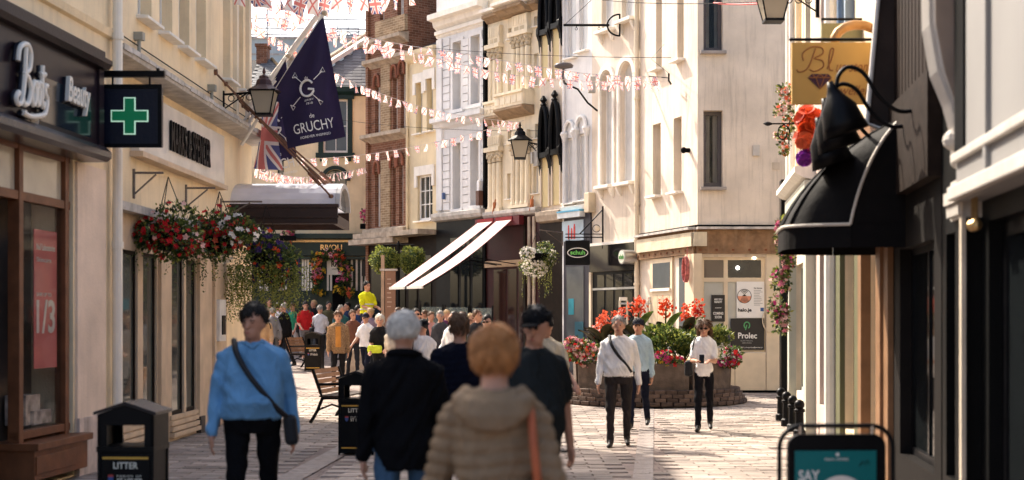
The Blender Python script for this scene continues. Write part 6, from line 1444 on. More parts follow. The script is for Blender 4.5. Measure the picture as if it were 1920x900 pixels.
# ================================================================ people
skin = mat('skin', (.46, .24, .16), .5, .12, 9, .08, 60); skin2 = mat('skin_tanned', (.44, .22, .14), .5, .12, 9, .08, 60)
lip = mat('lips', (.34, .12, .09), .5); eyem = mat('eye_dark', (.02, .015, .012), .3)
def fab(name, col, rough=.85, var=.16, scale=6, **k):
    fresh = 'cloth_'+name not in MATS; m = mat('cloth_'+name, col, rough, var, scale, .25, 140, spec=.04, **k)
    if fresh:      # creases: a second, larger relief under the weave
        t = m.node_tree; N = t.nodes; L = t.links; tc = N.new('ShaderNodeTexCoord'); mp = N.new('ShaderNodeMapping'); mp.inputs['Scale'].default_value = (1, 1, .55); L.new(tc.outputs['Object'], mp.inputs[0])
        n = N.new('ShaderNodeTexNoise'); n.inputs['Scale'].default_value = 7; n.inputs['Detail'].default_value = 3; n.inputs['Distortion'].default_value = 1.6; L.new(mp.outputs[0], n.inputs['Vector'])
        b = N.new('ShaderNodeBump'); b.inputs['Strength'].default_value = .75; b.inputs['Distance'].default_value = .05; L.new(n.outputs[0], b.inputs['Height'])
        old = [q for q in N if q.type == 'BUMP' and q != b][0]; L.new(b.outputs[0], old.inputs['Normal'])
    return m
shoe = mat('shoe_leather', (.015, .013, .012), .45); BODIES = []
HAIR = dict(dark=(.010, .007, .005), brown=(.10, .05, .025), ginger=(.36, .155, .05), white=(.62, .57, .50), grey=(.26, .24, .22), blonde=(.45, .30, .15), black=(.010, .009, .009))
class Fig:
    def __init__(s): s.mb = MB(); s.pr = []
    def cap(s, a, b, ra, rb, zone, n=12):
        a, b = Vector(a), Vector(b); d = (b-a); L = d.length or 1e-4; d = d/L; pts = []; rs = []
        for t in (-1, -.86, -.5): pts.append(a+d*ra*t); rs.append(max(.001, ra*math.sqrt(max(0, 1-t*t))))
        for i in range(5): pts.append(a.lerp(b, i/4)); rs.append(ra+(rb-ra)*i/4)
        for t in (.5, .86, 1): pts.append(b+d*rb*t); rs.append(max(.001, rb*math.sqrt(max(0, 1-t*t))))
        s.mb.tube(pts, rs, n); s.pr.append(('c', np.array(a), np.array(b), ra, rb, zone))
    def ell(s, c, r, zone, n=14, k=10):
        s.mb.ball(c, 1.0, n, k, r) if False else s.mb.add(*s._ell(c, r, n, k)); s.pr.append(('e', np.array(c, float), np.array(r, float), 0, 0, zone))
    @staticmethod
    def _ell(c, r, n, k):
        vs = []; 
        for i in range(k+1):
            t = math.pi*i/k
            for j in range(n):
                q = 2*math.pi*j/n; m = max(math.sin(t), 1e-3); vs.append((c[0]+r[0]*m*math.cos(q), c[1]+r[1]*m*math.sin(q), c[2]-r[2]*math.cos(t)))
        fs = [(i*n+j, i*n+(j+1) % n, (i+1)*n+(j+1) % n, (i+1)*n+j) for i in range(k) for j in range(n)]
        return vs, fs+[tuple(range(n-1, -1, -1)), tuple(range(k*n, (k+1)*n))]
    def loft(s, rings, zone, n=24):
        vs = []
        for z, rx, ry, cy in rings:
            for j in range(n):
                q = 2*math.pi*j/n; c, s_ = math.cos(q), math.sin(q); p = 2.4; k = (abs(c)**p+abs(s_)**p)**(-1/p); vs.append((rx*c*k, cy+ry*s_*k, z))
        m = len(rings); fs = [(i*n+j, i*n+(j+1) % n, (i+1)*n+(j+1) % n, (i+1)*n+j) for i in range(m-1) for j in range(n)]+[tuple(range(n-1, -1, -1)), tuple(range((m-1)*n, m*n))]
        s.mb.add(vs, fs); s.pr.append(('l', np.array(rings, float), None, 0, 0, zone))
    def zones(s, V):
        best = np.full(len(V), 1e9); z = np.zeros(len(V), int); names = []
        for pi, (k, a, b, ra, rb, zone) in enumerate(s.pr):
            names.append(zone)
            if k == 'c':
                d = b-a; t = np.clip(((V-a)@d)/max(d@d, 1e-9), 0, 1); D = np.linalg.norm(V-(a+t[:, None]*d), axis=1)-(ra+(rb-ra)*t)
            elif k == 'e': D = (np.linalg.norm((V-a)/b, axis=1)-1)*b.min()
            else:
                rx = np.interp(V[:, 2], a[:, 0], a[:, 1]); ry = np.interp(V[:, 2], a[:, 0], a[:, 2]); cy = np.interp(V[:, 2], a[:, 0], a[:, 3])
                D = (np.sqrt((V[:, 0]/rx)**2+((V[:, 1]-cy)/ry)**2)-1)*np.minimum(rx, ry); D = np.maximum(D, np.maximum(a[0, 0]-V[:, 2], V[:, 2]-a[-1, 0]))
            u = D < best; best[u] = D[u]; z[u] = pi
        return z, names
def person(label, px, y, h=1.75, rz=0, top='white', bottom='black', sleeve='long', hair='dark', hairlen=0, skinm=skin, legs=((12, 5), (-14, 18)), arms=((10, 8, 15), (-12, 8, 15)), bulk=1.0, belly=0.0, hem=.93, puff=0, shorts=False, vox=.013, head=(0, 0), female=False, cap=None, glasses=False, zoff=0.0, locks=160, sit=False, group='pedestrians', beard=False, x=None, vest=None):
    F = Fig(); sk = h/1.75; w = bulk*(.90 if female else 1.0)
    T = fab(*top) if isinstance(top, tuple) else top; B = fab(*bottom) if isinstance(bottom, tuple) else bottom
    jk = .012 if puff or hem < .85 else 0.0; b_ = belly
    rings = [(hem-.04 if hem < .9 else .86, .150*w+jk, .112*w+jk, 0), (.95, .166*w+jk+b_*.3, .122*w+jk+b_*.5, -b_*.4), (1.06, .150*w+jk+b_*.6+(-.012 if female else 0), .116*w+jk+b_, -b_*.8), (1.20, .166*w+jk+b_*.3, .118*w+jk+b_*.4+(.012 if female else 0), -b_*.4-(.01 if female else 0)), (1.33, .178*w+jk, .115*w+jk, 0), (1.40, .165*w+jk, .098*w+jk, .005), (1.445, .120*w, .085*w, .01), (1.475, .072, .066, .012)]
    if hem > .9: F.loft([(.84, .145*w, .11*w, 0), (.90, .158*w+b_*.2, .118*w+b_*.2, 0), (hem+.01, .158*w+b_*.35, .116*w+b_*.5, -b_*.35)], 'bottom'); rings[0] = (hem-.015, .168*w+b_*.35, .124*w+b_*.5, -b_*.4)
    F.loft([r for r in sorted(rings)], 'top')
    F.cap((0, .015, 1.43), (0, .0, 1.545), .058, .055, 'skin')
    for sx in (-1, 1): F.cap((sx*.035, .018, 1.455), (sx*.150*w, .012, 1.390), .046, .052+jk*.5, 'top')
    # head
    hy, hp = R_(head[0]), R_(head[1]); HC = Vector((0, -.014, 1.612)); HM = Matrix.Translation(HC) @ Matrix.Rotation(hy, 4, 'Z') @ Matrix.Rotation(hp, 4, 'X')
    def hv(p): return tuple(HM @ Vector(p))
    F.ell(hv((0, .012, .012)), (.076, .096, .108), 'skin'); F.ell(hv((0, -.030, -.060)), (.055, .058, .062), 'skin'); F.ell(hv((0, -.045, -.085)), (.034, .036, .030), 'beard' if beard else 'skin')
    F.cap(hv((0, -.082, .015)), hv((0, -.104, -.024)), .009, .015, 'skin'); 
    for sx in (-1, 1): F.ell(hv((sx*.079, .014, -.012)), (.012, .02, .032), 'skin'); F.ell(hv((sx*.033, -.079, .012)), (.011, .007, .005), 'eye'); F.ell(hv((sx*.034, -.080, .030)), (.018, .008, .004), 'brow')
    F.ell(hv((0, -.086, -.058)), (.026, .010, .009), 'lip')
    # legs
    for sx, (sw, kb) in zip((-1, 1), legs):
        hip = Vector((sx*.088*w, 0, .90)); a = R_(sw)
        if sit: hip.z = .90; kn = hip+Vector((sx*.04, -.42, -.02)); an = kn+Vector((0, -.02, -.42))
        else: kn = hip+Vector((sx*.008, -math.sin(a)*.43, -math.cos(a)*.43)); a2 = R_(sw-kb); an = kn+Vector((0, -math.sin(a2)*.41, -math.cos(a2)*.41))
        lz = 'bottom'; F.cap(hip, kn, .086*min(w, 1.1), .064, lz); cz = 'skin' if shorts else 'bottom'
        F.cap(kn, an, .058 if not shorts else .052, .047 if not shorts else .036, cz)
        tl = max(0, R_(kb*.6-max(0, sw)*.4)); ft = an+Vector((0, .03, -.035)); toe = an+Vector((sx*.015, -.155*math.cos(tl), -.045-.155*math.sin(tl)))
        F.cap(ft, toe, .038, .032, 'shoe'); F.cap(ft+Vector((0, 0, .02)), an+Vector((0, -.04, .0)), .036, .034, 'shoe')
    # arms
    for sx, (sw, ab, eb) in zip((-1, 1), arms):
        sh = Vector((sx*(.160*w+jk), .008, 1.368)); ex = .010+jk*.6; r1, r2, r3 = .049*min(w, 1.1)+ex, .041+ex, .033+ex*.8
        a = R_(sw); bb = R_(ab); d = Vector((sx*math.sin(bb), -math.sin(a)*math.cos(bb), -math.cos(a)*math.cos(bb))); el = sh+d*.285; a2 = R_(sw+eb); b2 = R_(ab*.3-(eb*.25 if eb > 40 else 0)); d2 = Vector((sx*math.sin(b2), -math.sin(a2)*math.cos(b2), -math.cos(a2)*math.cos(b2))); wr = el+d2*.245
        if sleeve == 'long': F.cap(sh, el, r1+.002, r2, 'top'); F.cap(el, wr, r2, r3, 'top')
        else:
            mid = sh.lerp(el, .72 if sleeve == 'short' else .1); F.cap(sh, mid, r1+.008, r1+.004, 'top'); F.cap(sh, el, .046, .040, 'skin'); F.cap(el, wr, .039, .028, 'skin')
        hd = (d2+Vector((0, 0, -.2))).normalized(); sd = Vector((0, 1, 0)) if abs(hd.y) < .7 else Vector((1, 0, 0)); sd = (sd-hd*sd.dot(hd)).normalized(); nr = hd.cross(sd); pc = wr+hd*.055
        F.cap(wr, wr+hd*.03, .027, .028, 'skin'); F.cap(pc-sd*.022, pc+sd*.022, .019, .019, 'skin'); F.cap(pc+hd*.03-sd*.026, pc+hd*.03+sd*.026, .016, .016, 'skin')
        inn = nr*(-sx)
        for k in range(4):
            b0 = pc+hd*.035+sd*(-.030+.020*k); L = (.062, .072, .076, .06)[k]; m_ = b0+hd*L*.55+inn*.006; F.cap(b0, m_, .0095, .009, 'skin', 8); F.cap(m_, m_+hd*L*.4+inn*.022, .009, .0075, 'skin', 8)
        t0 = pc-sd*.028-hd*.01; t1 = t0-sd*.022+hd*.03+inn*.012; F.cap(t0, t1, .012, .010, 'skin', 8); F.cap(t1, t1+hd*.032+sd*.004+inn*.01, .010, .008, 'skin', 8)
    X = (px-CX)/FPX*y if x is None else x
    o = thing('person', label, 'person', (X, y, G(y)+zoff), R_(rz), group); 
    bo = F.mb.build('body', skin, o); bo.scale = (sk, sk, sk)
    rm = bo.modifiers.new('remesh', 'REMESH'); rm.mode = 'VOXEL'; rm.voxel_size = vox
    sm = bo.modifiers.new('smooth', 'SMOOTH'); sm.factor = .5; sm.iterations = 4 if vox < .012 else 2
    BODIES.append(dict(o=bo, F=F, T=T, B=B, skin=skinm, hair=mat('hair_'+hair, HAIR[hair], .55, .25, 20), puff=puff, beard=beard, sit=sit, vest=vest))
    # hair as a child mesh: cap of overlapping locks
    if hair:
        hm = MAT = mat('hair_'+hair, HAIR[hair], .55, .25, 20); q = MB(); q.add(*Fig._ell((0, .026, .040), (.082, .094, .096) if locks < 2000 else (.079, .091, .093), 16, 10)); r = random.Random(int(px*7+y*13))
        for _ in range(locks):
            t = r.uniform(0, 2*math.pi); ph = r.uniform(.05, 1.75 if hairlen == 0 else 1.9); d = Vector((math.sin(ph)*math.cos(t), math.sin(ph)*math.sin(t), math.cos(ph)))
            if d.y < -.25 and d.z < .45: continue
            c = Vector((0, .026, .030)); wv = 1+.05*math.sin(7*d.x+3*d.z)+.04*math.sin(9*d.y-5*d.z); wv *= (.90 if d.z < -.15 and locks > 2000 else 1); p = c+wv*Vector((d.x*.081, d.y*.091, d.z*.096)); tang = (Vector((0, .25, -1))-d*(-d.z+.25*d.y)).normalized(); sidev = d.cross(tang); L = r.uniform(.03, .06)+hairlen*(.10 if d.z < .3 else .04); cur = r.uniform(-.03, .03); lift = .003+(.020 if locks < 4000 else .022)*r.random()**2; cur *= 1 if locks < 2000 else 1.8; L *= 1 if locks < 4000 else r.uniform(.6, 1.2)
            q.tube([p, p+tang*L*.5+d*lift+sidev*cur*.5, p+tang*L-d*.004+sidev*cur+Vector((0, 0, -.01*hairlen))], ([.006, .0065, .0015] if locks < 2000 else [.0035, .0040, .0012]), 4, False)
        if hairlen > 1:
            for k in range(40):
                t = math.pi*(k/39)*1.0; c0 = Vector((.082*math.cos(t), .05+.06*math.sin(t), .02)); q.tube([c0, c0+Vector((c0.x*.25, .02, -.10)), c0+Vector((c0.x*.3, .015, -.20-.05*r.random()))], [.020, .022, .006], 5)
        ho_ = q.build('hair', hm, o, Matrix.Scale(sk, 4) @ HM @ Matrix.Scale(.94 if locks > 4000 else 1.0, 4), smooth=True)
    if cap:
        q = MB(); q.add(*Fig._ell((0, .02, .055), (.090, .106, .075), 18, 10)); q.add(*Fig._ell((0, -.115, .045), (.062, .065, .010), 14, 6)); q.build('cap', fab(*cap), o, Matrix.Scale(sk, 4) @ HM, smooth=True)
    if glasses:
        q = MB(); 
        for sx in (-1, 1): q.add(*Fig._ell((sx*.034, -.094, .010), (.027, .007, .018), 12, 6)); q.tube([(sx*.06, -.09, .016), (sx*.084, .0, .012)], .004, 5)
        q.tube([(-.012, -.098, .014), (.012, -.098, .014)], .004, 5); q.build('sunglasses', black, o, Matrix.Scale(sk, 4) @ HM)
    o['_s'] = sk; return o
def strap(o, pts, r, m, name='strap'):
    sk = o['_s']; P = [Vector(p)*sk for p in pts]; sm = []
    for i in range(len(P)-1):
        q = [P[max(0, min(len(P)-1, i+d))] for d in (-1, 0, 1, 2)]
        for t in [j/6 for j in range(6)]: sm.append(.5*(2*q[1]+(q[2]-q[0])*t+(2*q[0]-5*q[1]+4*q[2]-q[3])*t*t+(3*q[1]-q[0]-3*q[2]+q[3])*t**3))
    sm.append(P[-1]); return MB().tube(sm, r, 8).build(name, m, o, smooth=True)
def bag(o, c, size, m, name='bag', rot=(0, 0, 0)):
    sk = o['_s']; q = MB().box(-size[0]/2, -size[1]/2, -size[2]/2, size[0]/2, size[1]/2, size[2]/2).build(name, m, o, bevel=min(size)*.35); q.location = Vector(c)*sk; q.rotation_euler = rot; return q
leather = mat('bag_leather_tan', (.36, .09, .035), .45, .15, 6, .15, 60); blackbag = mat('bag_black', (.012, .012, .014), .6, .1, 6, .2, 60)
# ---- the near figures
o = person('stout man in bright blue shirt with black crossbody strap walking towards us', 474, 10.3, 1.80, 8, ('blue_shirt', (.13, .285, .47)), ('black_trousers', (.006, .006, .007)), 'long', 'dark', 0, skin2, legs=((14, 6), (-10, 16)), arms=((6, 14, 8), (-4, 15, 10)), bulk=1.18, belly=.055, hem=.985, vox=.009, head=(-22, 6), locks=900, beard=True)
strap(o, [(-.13, .10, 1.44), (-.13, .0, 1.49), (-.105, -.125, 1.40), (-.03, -.178, 1.27), (.07, -.20, 1.14), (.17, -.15, 1.02), (.24, -.06, .95), (.26, .03, .92)], .021, blackbag); bag(o, (.265, .02, .86), (.10, .24, .22), blackbag, rot=(0, R_(-6), 0))
strap(o, [(-.07, -.02, 1.475), (-.035, -.075, 1.465), (0, -.088, 1.435)], .016, MATS['cloth_blue_shirt'], 'collar'); strap(o, [(.07, -.02, 1.475), (.035, -.075, 1.465), (0, -.088, 1.435)], .016, MATS['cloth_blue_shirt'], 'collar')
for k in range(6): bag(o, (0, -.105-.075*min(1, k/2.5)-.012*(k > 2), 1.38-.075*k), (.014, .010, .014), trimwhite, 'button')
o = person('white haired person in black jacket and blue jeans seen from behind', 757, 8.9, 1.73, 176, ('black_jacket', (.005, .005, .006)), ('blue_jeans', (.045, .085, .14)), 'long', 'white', 0, skin, legs=((10, 4), (-12, 14)), arms=((10, 10, 12), (-10, 10, 14)), bulk=1.10, hem=.80, vox=.009, locks=3200)
strap(o, [(-.10, -.02, 1.475), (-.06, .065, 1.495), (.06, .065, 1.495), (.10, -.02, 1.475)], .024, MATS['cloth_black_jacket'], 'collar')
o = person('woman with short ginger hair in quilted beige jacket seen from behind', 927, 5.55, 1.66, 178, ('beige_puffer', (.21, .145, .09), .6), ('dark_trousers', (.02, .02, .025)), 'long', 'ginger', .25, skin, legs=((8, 4), (-10, 12)), arms=((-12, 16, 14), (12, 16, 10)), bulk=1.06, hem=.82, puff=1, vox=.009, female=True, locks=4200)
pm_ = MATS['cloth_beige_puffer']; q = MB()
for k, (zz, rr, th) in enumerate(((1.455, .110, .036), (1.420, .138, .042), (1.385, .130, .040), (1.352, .100, .034))):
    n_ = 22; q.tube([(rr*math.cos(t)*1.05, .045+.02*k+rr*.62*math.sin(t), zz+.03*(1-math.sin(t))) for t in [R_(-25)+R_(230)*i/n_ for i in range(n_+1)]], [th*(.35+.65*math.sin(math.pi*i/n_)**.6) for i in range(n_+1)], 10)
hood = q.build('hood', pm_, o, smooth=True); hood.scale = (o['_s'],)*3
rm = hood.modifiers.new('remesh', 'REMESH'); rm.mode = 'VOXEL'; rm.voxel_size = .012; sm = hood.modifiers.new('smooth', 'SMOOTH'); sm.iterations = 4
strap(o, [(-.10, -.10, 1.40), (-.125, -.01, 1.475), (-.150, .10, 1.41), (-.165, .155, 1.27), (-.185, .15, 1.10), (-.22, .10, .98)], .016, leather); bag(o, (-.255, .09, .86), (.12, .30, .26), leather, rot=(0, R_(8), 0))
o = person('man in dark grey polo and black cap turning left behind the beige jacket', 1003, 9.3, 1.77, 30, ('charcoal_polo', (.018, .021, .022)), ('dark_jeans', (.02, .022, .028)), 'short', 'black', 0, skin2, legs=((8, 4), (-10, 14)), arms=((14, 10, 30), (-6, 16, 12)), bulk=1.10, belly=.03, hem=.90, vox=.010, head=(-48, 14), cap=('black_cap', (.008, .008, .009)))
bag(o, (.235, .02, .80), (.03, .05, .02), black, 'watch')
o = person('person in navy quilted coat walking away left of the ginger hair', 862, 12.6, 1.74, 178, ('navy_coat', (.006, .007, .014)), ('black_trousers', (.006, .006, .007)), 'long', 'brown', .3, skin, bulk=1.12, hem=.74, puff=.6, vox=.012)
o = person('grey haired man in pale shirt with black backpack strap, right of cap man', 1022, 15.8, 1.75, 20, ('pale_khaki_shirt', (.50, .46, .36)), ('dark_jeans', (.02, .022, .028)), 'short', 'grey', 0, skin, vox=.013, arms=((5, 10, 10), (20, 10, 40)), bulk=1.05, glasses=True)
strap(o, [(-.10, .12, 1.38), (-.11, .0, 1.46), (-.115, -.115, 1.36), (-.13, -.13, 1.2), (-.15, -.02, 1.08)], .026, blackbag); bag(o, (0, .20, 1.22), (.30, .14, .42), blackbag, 'backpack')
o = person('man in white shirt and dark trousers with shoulder strap before the planter', 1160, 18.9, 1.74, -6, ('white_shirt', (.78, .76, .74)), ('charcoal_trousers', (.030, .026, .026)), 'long', 'grey', 0, skin, legs=((10, 5), (-9, 14)), arms=((8, 14, 10), (-8, 14, 10)), bulk=1.12, belly=.03, hem=.96, vox=.011, locks=120)
strap(o, [(-.12, .09, 1.43), (-.12, .0, 1.47), (-.09, -.125, 1.36), (.0, -.155, 1.22), (.10, -.15, 1.10), (.17, -.10, 1.0)], .022, blackbag)
o = person('person in pale blue shirt and dark cap half hidden behind the white shirted man', 1197, 21.9, 1.70, -15, ('pale_blue_shirt', (.40, .52, .58)), ('navy_trousers', (.012, .014, .026)), 'long', 'dark', 0, skin2, cap=('navy_cap', (.02, .02, .03)), vox=.014)
o = person('woman in white tee with sunglasses and black shoulder bag looking at her phone', 1320, 21.4, 1.68, -10, ('white_tee', (.78, .76, .75)), ('black_leggings', (.010, .010, .013)), 'short', 'brown', 2, skin, legs=((12, 6), (-10, 20)), arms=((20, 6, 72), (16, 6, 78)), bulk=.98, female=True, hem=.90, vox=.011, glasses=True, locks=200, head=(0, 10))
bag(o, (-.24, .03, .98), (.12, .26, .24), blackbag); strap(o, [(-.20, .06, 1.09), (-.15, .06, 1.40), (-.14, -.02, 1.455), (-.16, -.09, 1.36), (-.21, -.03, 1.09)], .010, blackbag); bag(o, (-.02, -.36, 1.14), (.075, .015, .15), black, 'phone', (R_(-35), 0, 0))
# ---- the middle and far crowd
chk = fab('brown_check', (.22, .14, .08), scale=40, var=.5)
o = person('person in brown checked overshirt and orange tee by the bench', 634, 31.5, 1.74, 8, 'chk' and chk, ('black_jeans', (.012, .012, .014)), 'long', 'brown', .5, skin, vox=.016, hem=.84); bag(o, (0, -.125, 1.17), (.12, .03, .46), fab('orange_tee', (.42, .19, .05)), 'tee_front')
o = person('woman in black top carrying a lime green bag', 712, 29.5, 1.70, 4, ('black_top', (.012, .012, .014)), ('black_jeans', (.012, .012, .014)), 'short', 'white', .6, skin, vox=.016, female=True, arms=((15, 8, 40), (10, 8, 60))); bag(o, (-.10, -.22, 1.0), (.30, .12, .16), fab('lime_bag', (.50, .58, .05)))
far = [('person in rust jacket among the crowd right of the checked overshirt', 662, 35.0, 1.70, 15, ('rust_jacket', (.14, .06, .04)), ('dark_jeans', (.02, .022, .028)), 'long', 'brown', {}),
       ('person in white shirt and cap below the hi-vis man', 686, 33.5, 1.66, -30, ('soft_white_shirt', (.66, .65, .66)), ('navy_trousers', (.012, .014, .026)), 'short', 'dark', dict(cap=('navy_cap', (.02, .02, .03)))),
       ('person in purple grey top left of the lime bag woman', 694, 36.5, 1.72, 165, ('mauve_top', (.22, .17, .22)), ('black_jeans', (.012, .012, .014)), 'long', 'blonde', {}),
       ('person in teal jacket behind the rust jacket', 640, 39.0, 1.74, 40, ('teal_jacket', (.03, .10, .11)), ('grey_trousers', (.10, .10, .10)), 'long', 'grey', {}),
       ('person in sand coloured top at the left edge of the crowd', 478, 36.5, 1.72, -20, ('sand_top', (.45, .36, .25)), ('dark_jeans', (.02, .022, .028)), 'short', 'dark', {}),
       ('person in pink top right of the brown top', 808, 34.0, 1.68, 30, ('dusty_pink_top', (.50, .26, .24)), ('black_jeans', (.012, .012, .014)), 'short', 'brown', dict(female=True)),
       ('person in charcoal fleece before the middle glass screen', 826, 32.0, 1.74, -20, ('charcoal_fleece', (.05, .05, .055)), ('dark_jeans', (.02, .022, .028)), 'long', 'grey', {}),
       ('person in beige cardigan before the right glass screen', 884, 33.0, 1.66, 20, ('beige_cardigan', (.42, .33, .24)), ('black_jeans', (.012, .012, .014)), 'long', 'blonde', dict(female=True)),
       ('man in red tee shirt in the crowd under the hanging basket', 573, 42.0, 1.78, 20, ('red_tee', (.42, .02, .022)), ('grey_shorts', (.16, .15, .15)), 'short', 'dark', dict(shorts=True, bulk=1.08)),
       ('person in green tee left of the red tee shirt', 549, 43.0, 1.70, -30, ('green_tee', (.03, .20, .11)), ('pale_trousers', (.50, .50, .50)), 'short', 'brown', {}),
       ('person in white top and dark bag at the far left of the crowd', 521, 41.0, 1.76, 150, ('white_top', (.68, .68, .72)), ('dark_jeans', (.02, .022, .028)), 'short', 'dark', {}),
       ('person in camel coat just right of the blue shirted man', 492, 33.0, 1.76, 20, ('camel_coat', (.36, .24, .14)), ('grey_trousers', (.10, .10, .10)), 'long', 'brown', dict(hem=.8)),
       ('person in pale grey top right of the red tee shirt', 600, 41.0, 1.68, 160, ('pale_grey_top', (.52, .52, .55)), ('black_jeans', (.012, .012, .014)), 'short', 'grey', {}),
       ('person in dark olive jacket behind the checked overshirt', 616, 43.5, 1.74, 30, ('olive_jacket', (.10, .09, .05)), ('grey_trousers', (.10, .10, .10)), 'long', 'dark', dict(hem=.84)),
       ('person in navy jumper near the totem', 651, 42.5, 1.74, -40, ('navy_jumper', (.02, .03, .07)), ('pale_trousers', (.50, .50, .50)), 'long', 'dark', {}),
       ('person in navy tee and white shorts below the hi-vis man', 672, 39.5, 1.72, 60, ('navy_tee', (.02, .04, .11)), ('white_shorts', (.60, .58, .60)), 'short', 'dark', dict(shorts=True)),
       ('person in grey top walking away below the topiary', 688, 41.5, 1.66, 170, ('mid_grey_top', (.25, .25, .27)), ('dark_jeans', (.02, .022, .028)), 'short', 'brown', {}),
       ('person in white blouse with black cap behind the white haired person', 792, 22.0, 1.68, 190, ('white_blouse', (.70, .68, .68)), ('maroon_trousers', (.18, .03, .05)), 'long', 'black', dict(cap=('black_cap', (.008, .008, .009)), female=True)),
       ('person in cream top behind the white hair', 741, 26.0, 1.70, -20, ('cream_top', (.60, .52, .42)), ('pale_trousers', (.50, .50, .50)), 'short', 'blonde', dict(female=True)),
       ('man with sunglasses in dark shirt left of the awning tips', 782, 31.0, 1.80, 10, ('dark_shirt', (.03, .03, .035)), ('dark_jeans', (.02, .022, .028)), 'short', 'dark', dict(glasses=True)),
       ('person in brown top below the awning tip', 757, 33.5, 1.78, -10, ('brown_top', (.18, .10, .06)), ('dark_jeans', (.02, .022, .028)), 'short', 'dark', dict(glasses=True)),
       ('person in white shirt walking before the glass screen', 850, 27.5, 1.78, -40, ('crisp_white_shirt', (.76, .74, .73)), ('grey_trousers', (.10, .10, .10)), 'long', 'dark', {}),
       ('person in navy top right of the white shirt by the screens', 912, 26.0, 1.73, 20, ('navy_top', (.02, .025, .06)), ('dark_jeans', (.02, .022, .028)), 'short', 'dark', dict(glasses=True)),
       ('person in tan jacket at the back of the crowd under the basket', 505, 44.5, 1.80, 30, ('tan_jacket', (.40, .28, .17)), ('dark_jeans', (.02, .022, .028)), 'long', 'dark', {}),
       ('person in blue tee far back beside the green shop', 536, 45.5, 1.72, 10, ('mid_blue_tee', (.08, .16, .30)), ('grey_shorts', (.16, .15, .15)), 'short', 'brown', dict(shorts=True)),
       ('person in black tee far back before the shop door', 588, 45.5, 1.72, -20, ('black_tee', (.015, .015, .018)), ('grey_trousers', (.10, .10, .10)), 'short', 'blonde', {})]
extra = [('grey marl jumper', (.18, .18, .19)), ('black hoodie', (.012, .012, .014)), ('dark brown coat', (.07, .04, .025)), ('denim jacket', (.07, .11, .18)), ('burgundy jumper', (.14, .02, .03)), ('off white linen shirt', (.55, .50, .44)), ('bottle green fleece', (.02, .06, .04)), ('slate blue tee', (.10, .13, .18)), ('mustard cardigan', (.35, .20, .04)), ('black raincoat', (.015, .015, .018)), ('taupe jacket', (.20, .16, .13)), ('dusty blue shirt', (.16, .22, .30)), ('khaki parka', (.13, .12, .07)), ('plum top', (.10, .03, .08)), ('silver grey tee', (.35, .35, .36)), ('charcoal blazer', (.03, .03, .034))]
epos = [(512, 38.5), (532, 39.5), (560, 39.0), (586, 38.0), (607, 36.0), (627, 41.0), (656, 38.0), (676, 43.5), (700, 40.0), (722, 36.0), (746, 38.5), (768, 35.5), (796, 36.5), (838, 35.0), (866, 30.5), (896, 30.0)]
for (nm, c), (px, y) in zip(extra, epos):
    if 550 < px < 640 or px in (656, 700, 722): continue
    far.append(('person in '+nm+' among the far crowd', px, y, 1.62+.014*(px % 13), (px*37) % 360, (nm.replace(' ', '_'), c), [('dark_jeans', (.02, .022, .028)), ('black_jeans', (.012, .012, .014)), ('grey_trousers', (.10, .10, .10))][px % 3], ('long', 'short')[px % 2], ('dark', 'brown', 'grey', 'blonde', 'black')[px % 5], dict(female=px % 2 == 0)))
for lab, px, y, h, rz, tp, bt, sl, hr, kw in far:
    q_ = random.Random(px); kw = dict(kw); kw.setdefault('arms', ((q_.uniform(-22, 25), q_.uniform(4, 12), q_.uniform(8, 60)), (q_.uniform(-22, 25), q_.uniform(4, 12), q_.uniform(8, 60)))); kw.setdefault('head', (q_.uniform(-35, 35), q_.uniform(-5, 12))); kw.setdefault('bulk', q_.uniform(.94, 1.15))
    o_ = person(lab, px, y, h, rz, tp, bt, sl, hr, vox=.018, locks=60, legs=((14, 5), (-14, 18)) if int(px) % 2 else ((-12, 16), (12, 4)), **kw)
    if px % 3 == 0: bag(o_, (.24, .03, .95), (.10, .26, .26), blackbag); strap(o_, [(.20, .05, 1.05), (.15, .06, 1.38), (.14, -.02, 1.43), (.17, -.08, 1.34), (.21, -.03, 1.05)], .012, blackbag)
    elif px % 5 == 0: bag(o_, (0, .20, 1.20), (.28, .13, .40), fab('rucksack_%d' % (px % 4), ((.02, .03, .06), (.10, .02, .02), (.03, .05, .03), (.05, .05, .05))[px % 4]), 'backpack')
o = person('man in yellow hi-vis vest standing with hands clasped by the totem', 688, 37.0, 1.78, 40, ('hivis', (.62, .62, .02)), ('navy_trousers', (.012, .014, .026)), 'short', 'dark', 0, skin2, legs=((2, 0), (-2, 2)), arms=((22, 4, 55), (22, 4, 60)), vox=.013, zoff=.62, group='pedestrians', vest=True, bulk=1.08)
for z in (1.05, 1.18):
    q = MB().tube([(.19*math.cos(t), .143*math.sin(t), z) for t in [2*math.pi*i/24 for i in range(25)]], .018, 6).build('reflective_band', mat('reflective_grey', (.55, .56, .55), .3), o); q.scale = (1, 1, 1)
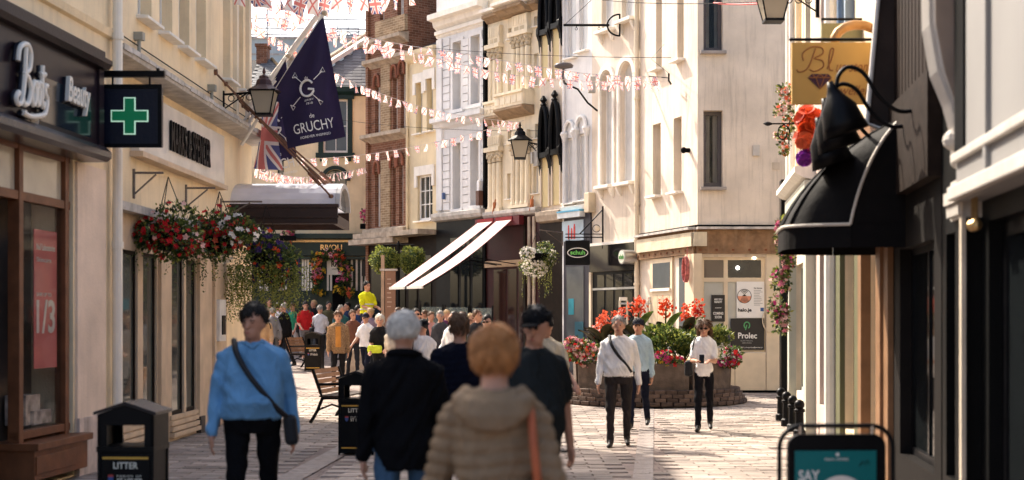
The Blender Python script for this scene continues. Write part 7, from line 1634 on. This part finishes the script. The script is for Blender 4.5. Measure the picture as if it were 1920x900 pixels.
t = thing('stone_step', 'low stone step the hi-vis man stands on', 'step', (*at(688, 37.0), G(37))); MB().box(-.6, -.5, -.02, .6, .6, .31).box(-.45, -.35, .31, .45, .5, .622).build('block', stonedirty, t, bevel=.01)
# ---- grow every body in one pass, then paint clothing by nearest limb
dg = bpy.context.evaluated_depsgraph_get(); new = []
for b in BODIES: new.append(bpy.data.meshes.new_from_object(b['o'].evaluated_get(dg)))
for b, me in zip(BODIES, new):
    o = b['o']; o.modifiers.clear(); F = b['F']; n = len(me.vertices); V = np.zeros(n*3); me.vertices.foreach_get('co', V); V = V.reshape(-1, 3); zi, names = F.zones(V)
    Nn = np.zeros(n*3); me.vertices.foreach_get('normal', Nn); Nn = Nn.reshape(-1, 3); kind = np.array(names)[zi]; top = kind == 'top'; bot = kind == 'bottom'; d = np.zeros(n)
    ph = (V[:, 0]*3.1+V[:, 1]*2.3); fold = np.sin(V[:, 2]*30+ph*9+2.2*np.sin(V[:, 0]*23+V[:, 2]*9))*np.sin(V[:, 0]*17+V[:, 1]*21+V[:, 2]*6)
    if b['puff']:
        t = V[:, 2]; d[top] += (.015*np.abs(np.sin(math.pi*(t[top]+.010*np.sin(V[top, 0]*14))/.056))**.55-.009)*b['puff']+.0025*fold[top]
    else: d[top] += .009*fold[top]
    d[bot] += .006*fold[bot]; V = V+Nn*d[:, None]; me.vertices.foreach_set('co', V.ravel())
    sets = ['skin', 'top', 'bottom', 'shoe', 'eye', 'brow', 'lip', 'beard']; ms = [b['skin'], b['T'], b['B'], shoe, eyem, b['hair'], lip, b['hair']]
    if b['vest']:
        ms[1] = b['T']
    me.materials.clear(); [me.materials.append(m) for m in ms]; idx = {s_: i for i, s_ in enumerate(sets)}; vz = np.array([idx[k] for k in names])[zi]
    lt = np.zeros(len(me.polygons), int); me.polygons.foreach_get('loop_start', lt); lv = np.zeros(len(me.loops), int); me.loops.foreach_get('vertex_index', lv)
    me.polygons.foreach_set('material_index', vz[lv[lt]]); me.polygons.foreach_set('use_smooth', [True]*len(me.polygons)); me.update(); old = o.data; o.data = me; bpy.data.meshes.remove(old); me.name = 'body'
for ob in list(bpy.data.objects):
    if '_s' in ob.keys(): del ob['_s']
